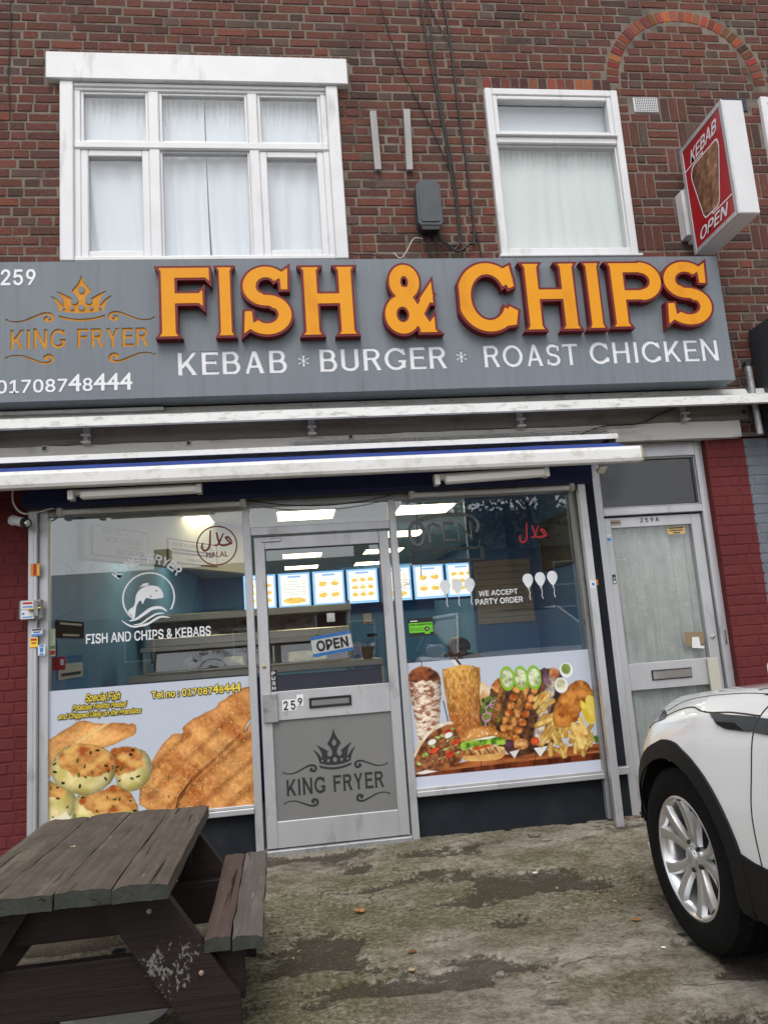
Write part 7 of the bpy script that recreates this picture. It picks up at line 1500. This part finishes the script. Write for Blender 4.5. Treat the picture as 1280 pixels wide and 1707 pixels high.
leaf(1.05, -1.52, 0.018, 0.2, m_lf2, 'tiny red brown leaf scrap in the middle of the concrete'); leaf(1.46, -1.66, 0.040, 1.2, m_lf1, 'yellow brown leaf in the hollow left of the car tyre'); leaf(1.58, -1.55, 0.03, 2.6, m_lf2, 'dark red leaf scrap just left of the car tyre')
leaf(-0.17, -1.28, 0.04, 1.9, m_lf3, 'buff leaf at the right foot of the bench'); leaf(-0.62, -2.26, 0.05, 0.8, m_lf2, 'brown leaf caught against the table crossbar', 0.4, 0.20); leaf(1.44, -1.95, 0.022, 0.3, m_paper, 'white paper scrap at the bottom right of the concrete', 0.2, name='paper_scrap', cat='litter')
leaf(1.235, -0.90, 0.03, 1.5, m_paper, 'flat white paper scrap by the large dark hollow', 0.05, name='paper_scrap', cat='litter'); leaf(-0.90, -1.92, 0.022, 1.2, m_lf3, 'pale curled leaf lying on the picnic table top', 0.6, 0.601)

lt = MB(); r_ = random.Random(9)
for (cx, cy, sx_, sy_, n) in ((1.72, -1.28, 0.22, 0.10, 170), (2.22, -0.02, 0.07, 0.05, 70), (1.45, -1.55, 0.2, 0.12, 60), (-0.12, -1.45, 0.10, 0.35, 50), (-0.5, -0.1, 0.3, 0.05, 40), (1.35, -0.05, 0.5, 0.03, 40)):
    for k in range(n):
        x, y = r_.gauss(cx, sx_), min(0.0, r_.gauss(cy, sy_)); z = gzf(x, y)+0.004; s_ = r_.uniform(0.004, 0.013); a = r_.uniform(0, 6.3); c, q = math.cos(a)*s_, math.sin(a)*s_
        lt.add([(x-c, y-q, z), (x+q*0.5, y-c*0.5, z+r_.uniform(0, 0.007)), (x+c, y+q, z+r_.uniform(0, 0.006)), (x-q*0.5, y+c*0.5, z+0.002)], [(0, 1, 2, 3)], r_.randrange(3))
tag(lt.build('leaf_litter', [m_lf2, pmat('dark_litter', (0.045, 0.030, 0.020), None, rough=0.8), m_lf3], None, fix=False), 'scattered brown leaf litter and grit on the concrete', 'litter', kind='stuff')
# ------------------------------------------------------------------ parked white car
m_body = pmat('white_car_paint', (0.93, 0.935, 0.94), None, rough=0.2, coat=1.0, spec=0.5); MATS['white_car_paint'].node_tree.nodes['Principled BSDF'].inputs['Coat Roughness'].default_value = 0.03
m_trim = pmat('black_car_trim', (0.008, 0.008, 0.0085), (0.012, 0.012, 0.012), 40, rough=0.6, spec=0.25); m_gloss = pmat('gloss_black_trim', (0.05, 0.05, 0.052), None, rough=0.2, coat=0.5)
m_tyre = pmat('tyre_rubber', (0.006, 0.006, 0.0065), (0.010, 0.010, 0.0095), 30, rough=0.85, bump=0.25, bsc=90, spec=0.15); m_rim = pmat('silver_alloy', (0.80, 0.80, 0.81), None, rough=0.28, metal=0.85); m_rimd = pmat('dark_brake_metal', (0.05, 0.05, 0.052), None, rough=0.5, metal=0.7)
m_cglass = pmat('tinted_car_glass', (0.012, 0.014, 0.015), None, rough=0.05, spec=0.6); m_lampd = pmat('headlamp_lens', (0.10, 0.085, 0.075), (0.04, 0.035, 0.03), 30, rough=0.08, coat=1.0)
CX, GZ = 2.485, -0.027
car = thing('parked_car', 'white sport utility car with black wheel arches parked nose to the shop at right', 'car', (CX, -3.3, GZ))
YN_, YR = -1.16, -5.50; HUBY, HUBZ = -2.013, 0.335; RHY = HUBY-2.66; RA, RT = 0.412, 0.362
TT = [0.0, 0.05, 0.27, 0.48, 0.68, 0.80, 0.885, 0.950, 0.985, 0.997, 1.0]
def cw(y):
    w = 0.945+0.018*math.exp(-((y-HUBY)/0.42)**2)+0.018*math.exp(-((y-RHY)/0.42)**2)
    if y > -1.80: u = (y+1.80)/0.64; w *= 1-0.52*u**1.9
    if y < -4.9: u = (-4.9-y)/0.6; w *= 1-0.20*u**2
    return w
PT = [(-5.50, 0.92), (-5.3, 1.02), (-4.9, 1.06), (-3.4, 1.075), (-2.70, 1.085), (-2.42, 1.058), (-2.1, 1.020), (-1.75, 0.968), (-1.5, 0.92), (-1.32, 0.855), (-1.22, 0.78), (-1.16, 0.66)]
def ctop(y): return float(np.interp(y, [p[0] for p in PT], [p[1] for p in PT]))
PB = [(-5.5, 0.36), (-5.2, 0.26), (-1.6, 0.22), (-1.25, 0.26), (-1.16, 0.34)]
def cbot(y): return float(np.interp(y, [p[0] for p in PB], [p[1] for p in PB]))
def section(y, n=6):
    w, zt, zb = cw(y), ctop(y), cbot(y); f_ = min(1.0, max(0.0, (y+2.25)/0.55)); dx = [0.075, 0.018, 0.004, 0.0, 0.012+0.02*f_, 0.028+0.045*f_, 0.050+0.075*f_, 0.105+0.09*f_, None, None, None]
    pts = []
    for i, t in enumerate(TT):
        x = w-dx[i] if dx[i] is not None else w*(0.70, 0.36, 0.0)[i-8]
        pts.append((x, zb+t*(zt-zb)))
    return spline(pts, n)
def side_x(y, z):
    s_ = [p for p in section(y) if p[0] > 0.5*cw(y)]; zs = [p[1] for p in s_]; o = np.argsort(zs); return CX-float(np.interp(z, np.array(zs)[o], np.array([p[0] for p in s_])[o]))
ys = [YN_-0.0]; y = YN_
while y > YR: y -= 0.012 if (y > -1.35) else (0.02 if y > -2.8 or abs(y-RHY) < 0.55 else 0.06); ys.append(max(y, YR))
secs = [section(y, 7) for y in ys]; npt = len(secs[0]); V = []; F = []
def wheel_r(y, z): return min(math.hypot(y-HUBY, z-HUBZ), math.hypot(y-RHY, z-HUBZ))
rows = []
for y, s_ in zip(ys, secs):
    for sg_ in (-1, 1):
        row = []
        for (px, pz) in s_:
            yy, zz = y, pz
            if px > 0.55 and pz < 0.9:
                for hy in (HUBY, RHY):
                    r_ = math.hypot(yy-hy, zz-HUBZ)
                    if RA-0.03 < r_ < RA: k = RA/max(r_, 1e-6); yy, zz = hy+(yy-hy)*k, HUBZ+(zz-HUBZ)*k
            row.append(len(V)); V.append((CX+sg_*px, yy, zz))
        rows.append(row)
for i in range(len(ys)-1):
    for s_ in (0, 1):
        a, b_ = rows[2*i+s_], rows[2*i+2+s_]
        for j in range(npt-1):
            q = (a[j], a[j+1], b_[j+1], b_[j])
            if V[a[j]][2] < 0.85 and abs(V[a[j]][0]-CX) > 0.5 and min(wheel_r(V[k][1], V[k][2]) for k in q) < RA-0.0305: continue
            F.append(q)
for e in (0, len(ys)-1): F.append(tuple(rows[2*e]+rows[2*e+1][::-1][1:]))
b = MB(); b.v = V; b.f = F; b.mi = [0]*len(F); b.build('body', m_body, car, smooth=True)
def patch(name, m, poly, off=0.004, side=-1, step=0.02, holes=()):
    """panel lying on the side of the body, outlined in (y, z)"""
    lo = np.min(np.array(poly), 0); hi = np.max(np.array(poly), 0); pts = [Vector(p) for p in poly]; n0 = len(pts); edges = [(i, (i+1) % n0) for i in range(n0)]
    for yy in np.arange(lo[0]+step/2, hi[0], step):
        for zz in np.arange(lo[1]+step/2, hi[1], step): pts.append(Vector((yy, zz)))
    vs, es, fs, _, _, _ = delaunay_2d_cdt(pts, edges, [list(range(n0))], 1, 1e-5)
    L_ = [(side_x(v[0], v[1])-off, v[0], v[1]) for v in vs]
    if side > 0: L_ = [(2*CX-p[0], p[1], p[2]) for p in L_]
    n = len(L_); bb = MB().add(L_+[(p[0]-side*0.010, p[1], p[2]) for p in L_], [tuple(f) for f in fs])
    for f in fs: bb.add([], [])
    ed = {}
    for f in fs:
        for i in range(len(f)): k = tuple(sorted((f[i], f[(i+1) % len(f)]))); ed[k] = ed.get(k, 0)+1
    for (i, j), c in ed.items():
        if c == 1: bb.f.append((i, j, n+j, n+i)); bb.mi.append(0)
    return bb.build(name, m, car, smooth=True)
for side in (-1, 1):
    for hy in (HUBY, RHY):
        out = []; inn_ = []
        for k in range(33):
            a = R(8+192*k/32.0); w_ = 0.052+0.016*(abs(math.cos(a)))**3
            if 0.36 < k/32.0 < 0.50 and hy == HUBY: w_ += 0.006
            out.append((hy+(RA+w_)*math.cos(a), max(cbot(hy)+0.02, HUBZ+(RA+w_)*math.sin(a)))); inn_.append((hy+(RA-0.018)*math.cos(a), max(cbot(hy)+0.02, HUBZ+(RA-0.018)*math.sin(a))))
        patch('wheel_arch_trim', m_trim, out+inn_[::-1], 0.010, side, 0.03)
    patch('sill_trim', m_trim, [(HUBY-RA-0.03, 0.235), (HUBY-RA-0.05, 0.47), (HUBY-RA-0.12, 0.46), (RHY+RA+0.05, 0.42), (RHY+RA+0.03, 0.235)], 0.008, side, 0.04)
    patch('side_vent_trim', m_gloss, spline([(-2.335, 0.9445), (-2.45, 0.950), (-2.56, 0.955), (-2.636, 0.957), (-2.625, 0.93), (-2.605, 0.906), (-2.52, 0.900), (-2.44, 0.898), (-2.385, 0.912), (-2.355, 0.930)], 3, True), 0.005, side, 0.03)
    patch('side_vent_mesh', m_trim, [(-2.375, 0.918), (-2.50, 0.926), (-2.56, 0.904), (-2.45, 0.902), (-2.40, 0.906)], 0.0075, side, 0.03)
    patch('door_trim', m_gloss, [(-2.645, 0.957), (-2.80, 0.962), (-3.25, 0.965), (-3.25, 0.915), (-2.80, 0.905), (-2.615, 0.905)], 0.005, side, 0.05)
    patch('headlamp', m_lampd, spline([(-1.90, 0.885), (-1.80, 0.905), (-1.62, 0.895), (-1.45, 0.85), (-1.36, 0.79), (-1.45, 0.765), (-1.62, 0.805), (-1.78, 0.85)], 3, True), 0.004, side, 0.03)
    patch('lower_bumper_trim', m_trim, [(-1.62, 0.25), (-1.60, 0.40), (-1.35, 0.42), (-1.24, 0.40), (-1.24, 0.30)], 0.006, side, 0.04)
def seam(pts, r_=0.0038):
    for side in (-1, 1):
        P_ = [(side_x(p[0], p[1])+0.0012, p[0], p[1]) for p in spline(pts, 8)]
        if side > 0: P_ = [(2*CX-p[0], p[1], p[2]) for p in P_]
        tube_obj('panel_gap', m_black, P_, r_, 6, car)
seam([(-1.88, 0.885), (-1.98, 0.915), (-2.08, 0.938), (-2.17, 0.950), (-2.25, 0.945), (-2.33, 0.945), (-2.46, 0.957), (-2.64, 0.962)]); seam([(-2.73, 1.03), (-2.68, 1.0), (-2.64, 0.955), (-2.61, 0.90), (-2.595, 0.77), (-2.575, 0.62), (-2.585, 0.46)])
seam([(-1.86, 0.905), (-2.0, 0.955), (-2.2, 0.992), (-2.45, 1.020), (-2.62, 1.030)], 0.0028)
# greenhouse
hb, hr = 0.80, 0.60; yb0, yb1, yr0, yr1 = -2.66, -5.25, -3.45, -4.95; zb_, zr_ = 1.07, 1.50
q = lambda sx, y, z: (CX+sx, y, z)
MB().quad(q(-hb, yb0, zb_), q(hb, yb0, zb_), q(hr, yr0, zr_), q(-hr, yr0, zr_)).build('windscreen', m_cglass, car); MB().quad(q(-hb, yb1, zb_), q(-hr, yr1, zr_), q(hr, yr1, zr_), q(hb, yb1, zb_)).build('rear_window', m_cglass, car)
for sx in (-1, 1):
    MB().quad(q(sx*hb, yb0, zb_), q(sx*hr, yr0, zr_), q(sx*hr, yr1, zr_), q(sx*hb, yb1, zb_)).build('side_window', m_cglass, car)
    tube_obj('pillar', m_gloss, [q(sx*hb, yb0, zb_), q(sx*hr, yr0, zr_)], 0.03, 8, car); tube_obj('pillar', m_gloss, [q(sx*hb, yb1, zb_), q(sx*hr, yr1, zr_)], 0.04, 8, car)
    tube_obj('roof_rail', m_body, [q(sx*hr, yr0, zr_), q(sx*hr, yr1, zr_)], 0.035, 8, car)
    MB().box(CX+sx*0.98-0.10, CX+sx*0.98+0.10, -3.06, -2.96, 1.06, 1.19, 0.03).build('door_mirror', m_body, car, True)
    patch('cowl_corner', m_trim, [(-2.50, 1.035), (-2.62, 1.062), (-2.80, 1.068), (-2.80, 1.03), (-2.62, 1.028)], 0.004, sx, 0.03)
V = []; F = []
for i in range(13):
    for j in range(13):
        u, v = i/12-0.5, j/12; V.append((CX+2*u*hr, yr0+(yr1-yr0)*v, zr_+0.055*(1-4*u*u)*math.sin(math.pi*(0.12+0.76*v))+0.006))
MB().add(V, [(i*13+j, i*13+j+1, i*13+14+j, i*13+13+j) for i in range(12) for j in range(12)]).build('roof', m_body, car, True)
# wheels
def wheel(xf, hy, s_):
    """xf: outer face; s_: -1 when the face looks towards -x"""
    c = (xf, hy, HUBZ); ax = (s_, 0, 0); w = wheel_parent = None
    ty = MB().lathe(c, ax, [(0.236, -0.012), (0.245, 0.004), (0.29, 0.012), (0.33, 0.006), (0.352, -0.012), (RT-0.006, -0.035), (RT, -0.060), (RT, -0.085), (RT-0.009, -0.087), (RT-0.009, -0.094), (RT, -0.096), (RT+0.001, -0.125), (RT-0.009, -0.127), (RT-0.009, -0.134), (RT, -0.136), (RT, -0.17), (RT-0.006, -0.19), (0.34, -0.225), (0.29, -0.235), (0.24, -0.225)], 72, cap=False)
    root = ty.build('wheel', m_tyre, car, smooth=True)
    tr = MB()
    for k in range(72):
        a = 2*math.pi*k/72; 
        for d0, d1, sh in ((-0.028, -0.060, 0.0), (-0.19, -0.165, 0.5)):
            aa = a+sh*2*math.pi/72; cc, ss = math.cos(aa), math.sin(aa); rr_ = RT-0.008
            def pt(rad, dd, tt): return (xf+s_*dd, hy+rad*cc-tt*ss, HUBZ+rad*ss+tt*cc)
            vs = [pt(rad, dd, tt) for dd in (d0, d1) for rad, tt in ((rr_-0.012, -0.011), (rr_+0.0125, -0.011), (rr_+0.0125, 0.011), (rr_-0.012, 0.011))]
            if d0 > d1: vs[1] = pt(rr_-0.004, d0, -0.011); vs[2] = pt(rr_-0.004, d0, 0.011)
            tr.add(vs, [(0, 1, 2, 3), (4, 7, 6, 5), (0, 4, 5, 1), (1, 5, 6, 2), (2, 6, 7, 3), (3, 7, 4, 0)])
    tag(tr.build('tread_blocks', m_tyre, root), kind='stuff')
    MB().lathe(c, ax, [(0.236, -0.014), (0.240, -0.002), (0.232, 0.001), (0.222, -0.006), (0.214, -0.03), (0.205, -0.06), (0.20, -0.20), (0.236, -0.22)], 60, cap=False).build('rim', m_rim, root, True)
    MB().lathe(c, ax, [(0.175, -0.105), (0.175, -0.092), (0.05, -0.09)], 40).build('brake_disc', m_rimd, root, True)
    sp = MB()
    for k in range(5):
        for sd2 in (-1, 1):
            a = math.pi/2+2*math.pi*k/5+0.20; pr_ = []
            for i in range(9):
                t_ = i/8.0; rad = 0.048+0.172*t_; ang_ = a+sd2*(0.20*(1-t_)**1.4*0.8+0.04+0.26*t_**1.3)
                pr_.append((rad, ang_, -0.034+0.030*t_**1.2, 0.0225-0.003*math.sin(math.pi*t_)+0.007*t_))
            vs = []; fs = []
            for (rad, ang_, dd, hw) in pr_:
                cc, ss = math.cos(ang_), math.sin(ang_)
                for (tt, d2) in ((-hw, -0.022), (-hw*0.75, 0.0), (hw*0.15, 0.002), (hw*0.75, 0.0), (hw, -0.022)): vs.append((xf+s_*(dd+d2), hy+rad*cc-tt*ss, HUBZ+rad*ss+tt*cc))
            for i in range(8):
                for j in range(4): fs.append((i*5+j, i*5+j+1, i*5+6+j, i*5+5+j))
                fs.append((i*5+4, i*5, i*5+5, i*5+9))
            MB().add(vs, fs).build('spoke', m_rim, root, smooth=True)
    MB().lathe(c, ax, [(0.062, -0.055), (0.062, -0.036), (0.05, -0.028), (0.036, -0.026), (0.036, -0.018), (0.032, -0.014), (0.02, -0.012)], 32).build('hub_cap', m_rim, root, True)
    for k in range(5):
        a = math.pi/2+2*math.pi*(k+0.5)/5+0.20; MB().lathe((xf+s_*-0.038, hy+0.056*math.cos(a), HUBZ+0.056*math.sin(a)), ax, [(0.0095, 0), (0.0095, 0.013), (0.006, 0.015)], 6).build('wheel_nut', m_rimd, root)
    return root
for sx in (-1, 1):
    for hy in (HUBY, RHY):
        wheel(CX+sx*0.925, hy, sx)
        bb = MB(); n = 28
        for k in range(n):
            a0, a1 = 0.14+math.pi*1.04*k/n, 0.14+math.pi*1.04*(k+1)/n; P_ = lambda a, d: (CX+sx*d, hy+0.425*math.cos(a), max(0.2, HUBZ+0.425*math.sin(a)))
            bb.quad(P_(a0, 0.915), P_(a1, 0.915), P_(a1, 0.60), P_(a0, 0.60))
        bb.ngon([(CX+sx*0.60, hy+0.425*math.cos(0.14+math.pi*1.04*k/n), max(0.2, HUBZ+0.425*math.sin(0.14+math.pi*1.04*k/n))) for k in range(n+1)])
        bb.build('arch_liner', m_black, car, fix=False)
MB().box(CX-0.75, CX+0.75, -5.3, -1.4, 0.20, 0.26).build('underbody', m_black, car)
MB().box(CX-0.30, CX+0.30, YN_-0.01, YN_+0.012, 0.48, 0.62, 0.01).build('grille', m_trim, car)
# ------------------------------------------------------------------ across the street (seen only as reflections in the glass)
def house(x, y, w, h, label):
    t = thing('house', label, 'house', (x, y, -0.15), 'houses across the street'); m_w = MATS.get('far_brick') or pmat('far_brick', (0.20, 0.10, 0.075), (0.15, 0.075, 0.06), 3, rough=0.9); m_r = MATS.get('far_tiles') or pmat('far_tiles', (0.075, 0.05, 0.042), (0.05, 0.036, 0.032), 5, rough=0.9)
    MB().box(x-w/2, x+w/2, y-7, y, -0.15, h).build('wall', m_w, t)
    MB().prism([(x-w/2-0.3, y+0.4, h), (x-w/2-0.3, y-3.5, h+2.6), (x-w/2-0.3, y-7.4, h)], (w+0.6, 0, 0)).build('roof', m_r, t)
    MB().box(x+w*0.3, x+w*0.3+0.8, y-3.9, y-3.1, h+2.0, h+3.6).build('chimney', m_w, t)
    for k in (-0.28, 0.28):
        for z in (0.9, 3.2):
            if z+1.3 < h: wdw = MB().box(x+k*w-0.7, x+k*w+0.7, y-0.01, y+0.04, z, z+1.25).build('window', m_white, t); MB().box(x+k*w-0.62, x+k*w+0.62, y+0.04, y+0.05, z+0.08, z+1.17).build('pane', m_cglass, wdw)
    MB().box(x-0.45, x+0.45, y, y+0.05, -0.15, 1.95).build('door', m_riser, t)
house(-10.1, -32, 10.0, 3.0, 'low roofed house across the street, reflected in the left window'); house(0.5, -32.5, 10.0, 3.15, 'tiled house across the street, reflected beside the door'); house(11.2, -32, 10.0, 5.2, 'taller house across the street, reflected in the right window')
def bare_tree(x, y, h, seed, label):
    t = thing('bare_tree', label, 'tree', (x, y, -0.15)); r_ = random.Random(seed); bb = MB(); mk = pmat('dark_bark', (0.045, 0.037, 0.03), (0.03, 0.025, 0.02), 8, rough=0.95)
    def grow(p, d, L_, rad, depth):
        pts = [p]; rs = [rad]; dd = Vector(d)
        for i in range(4):
            dd = (dd+Vector((r_.uniform(-.22, .22), r_.uniform(-.22, .22), r_.uniform(-.12, .16)))).normalized(); pts.append(pts[-1]+dd*L_/4); rs.append(rad*(1-0.12*(i+1)))
        (bb if depth < 5 else tw).tube(pts, rs, 6 if depth > 3 else 4, caps=False)
        if depth == 0: return
        for k in range(3 if depth > 2 else 4):
            i = r_.randint(1, 4); ax = Vector((r_.uniform(-1, 1), r_.uniform(-1, 1), r_.uniform(-0.25, 0.7))).normalized(); grow(pts[i], (dd*0.55+ax*0.8).normalized(), L_*r_.uniform(0.58, 0.78), rs[i]*0.6, depth-1)
    tw = MB(); grow(Vector((x, y, -0.15)), (0, 0, 1), h*0.36, h*0.022, 5); bb.build('trunk', mk, t, True); tw.build('crown', mk, t, True)
    return t
bare_tree(-5.4, -10.3, 7.0, 4, 'bare winter tree across the forecourt, its branches reflected in the left window')
def leafy_tree(x, y, h, seed, label):
    t = thing('leafy_tree', label, 'tree', (x, y, -0.15)); r_ = np.random.RandomState(seed); MB().tube([(x, y, -0.15), (x+0.1, y, h*0.3), (x, y+0.1, h*0.6)], [0.2, 0.15, 0.08], 10).build('trunk', MATS['dark_bark'], t, True)
    n = 7000; cl = r_.normal(size=(60, 3))*np.array((1.5, 1.5, 1.3)); c = cl[r_.randint(0, 60, n)]+r_.normal(size=(n, 3))*0.33; c = c[np.linalg.norm(c/np.array((2.6, 2.6, 2.4)), axis=1) < 1]; n = len(c); c += np.array((x, y, h*0.66))
    u = r_.normal(size=(n, 3)); u /= np.linalg.norm(u, axis=1)[:, None]; v = np.cross(u, r_.normal(size=(n, 3))); v /= np.linalg.norm(v, axis=1)[:, None]; s_ = r_.uniform(0.05, 0.11, (n, 1))
    P_ = np.stack([c-u*s_, c+v*s_*0.5, c+u*s_, c-v*s_*0.5], 1).reshape(-1, 3)-np.array(t.location); me = bpy.data.meshes.new('crown'); me.from_pydata(P_.tolist(), [], [(4*i, 4*i+1, 4*i+2, 4*i+3) for i in range(n)]); me.materials.append(pmat('dark_foliage', (0.045, 0.065, 0.022), (0.08, 0.10, 0.035), 2, rough=0.7)); link_mesh('crown', me, t, t.location)
leafy_tree(4.7, -10.6, 6.6, 3, 'dense leafy tree across the forecourt, reflected in the right window')
# ------------------------------------------------------------------ person sitting inside the right window
def person():
    px, py, pz = 1.41, 1.10, 0.41
    J = {'pel': (0, 0, 0.06), 'sp1': (0.01, 0.0, 0.22), 'sp2': (0.0, 0.0, 0.40), 'chest': (-0.02, 0, 0.52), 'neck': (-0.04, 0, 0.60), 'jaw': (-0.07, 0, 0.66), 'head': (-0.075, 0, 0.75), 'crown': (-0.06, 0, 0.82),
         'shl': (-0.01, -0.17, 0.53), 'ell': (-0.08, -0.20, 0.29), 'wrl': (-0.28, -0.13, 0.24), 'hal': (-0.35, -0.11, 0.25), 'shr': (-0.01, 0.17, 0.53), 'elr': (-0.08, 0.20, 0.29), 'wrr': (-0.28, 0.13, 0.24), 'har': (-0.35, 0.11, 0.25),
         'hil': (0, -0.10, 0.05), 'knl': (-0.42, -0.11, 0.09), 'anl': (-0.44, -0.11, -0.28), 'tol': (-0.58, -0.11, -0.33), 'hir': (0, 0.10, 0.05), 'knr': (-0.42, 0.11, 0.09), 'anr': (-0.44, 0.11, -0.28), 'tor': (-0.58, 0.11, -0.33)}
    rad = dict(pel=.14, sp1=.13, sp2=.14, chest=.12, neck=.058, jaw=.075, head=.095, crown=.07, shl=.075, ell=.055, wrl=.035, hal=.032, shr=.075, elr=.055, wrr=.035, har=.032, hil=.09, knl=.065, anl=.042, tol=.035, hir=.09, knr=.065, anr=.042, tor=.035)
    E_ = [('pel', 'sp1'), ('sp1', 'sp2'), ('sp2', 'chest'), ('chest', 'neck'), ('neck', 'jaw'), ('jaw', 'head'), ('head', 'crown'), ('chest', 'shl'), ('shl', 'ell'), ('ell', 'wrl'), ('wrl', 'hal'), ('chest', 'shr'), ('shr', 'elr'), ('elr', 'wrr'), ('wrr', 'har'), ('pel', 'hil'), ('hil', 'knl'), ('knl', 'anl'), ('anl', 'tol'), ('pel', 'hir'), ('hir', 'knr'), ('knr', 'anr'), ('anr', 'tor')]
    k = list(J); me = bpy.data.meshes.new('body'); me.from_pydata([J[n] for n in k], [(k.index(a), k.index(b_)) for a, b_ in E_], [])
    t = thing('person', 'person in dark hooded jacket and cap sitting inside the right window', 'person', (px, py, 0.0))
    o = link_mesh('body', me, t, (px, py, pz)); sk = o.modifiers.new('skin', 'SKIN'); 
    for n, v in zip(k, me.skin_vertices[0].data): v.radius = (rad[n], rad[n]); v.use_root = (n == 'pel')
    o.modifiers.new('sub', 'SUBSURF').render_levels = 2
    g = NG('dark_jacket_and_skin'); sx = g.n('ShaderNodeSeparateXYZ'); g.l(g.n('ShaderNodeTexCoord').outputs['Object'], sx.inputs[0]); c = g.mix(g.ramp(sx.outputs[2], 0.60, 0.615), (0.018, 0.020, 0.023), (0.20, 0.105, 0.07)); g.bsdf(c, 0.8); me.materials.append(g.m)
    hd_ = (px-0.075, py, pz+0.76); MB().lathe((hd_[0]+0.012, hd_[1], hd_[2]), (0.15, 0, 1), [(0.098, 0.0), (0.102, 0.02), (0.095, 0.055), (0.070, 0.085), (0.03, 0.10), (0.005, 0.103)], 20).build('cap', m_black, t, True)
    MB().lathe((px-0.165, py, pz+0.715), (-1, 0, -0.35), [(0.022, 0), (0.016, 0.018), (0.006, 0.030)], 10).build('nose', pmat('skin', (0.20, 0.105, 0.07), None, rough=0.6), t, True)
    MB().lathe((px+0.045, py, pz+0.62), (0.3, 0, 1), [(0.155, -0.08), (0.160, -0.01), (0.14, 0.05), (0.10, 0.085), (0.05, 0.10)], 20).build('hood', pmat('grey_hood', (0.035, 0.038, 0.042), None, rough=0.85), t, True)
    s_ = thing('stool', 'dark stool under the person inside the right window', 'stool', (px, py, 0)); MB().lathe((px, py, 0.33), (0, 0, 1), [(0.17, 0), (0.18, 0.015), (0.17, 0.035)], 24).build('seat', m_black, s_, True)
    for a in range(4): q = math.pi/4+a*math.pi/2; tube_obj('leg', m_alud, [(px+0.13*math.cos(q), py+0.13*math.sin(q), 0.33), (px+0.17*math.cos(q), py+0.17*math.sin(q), 0.0)], 0.012, 8, s_)
person()
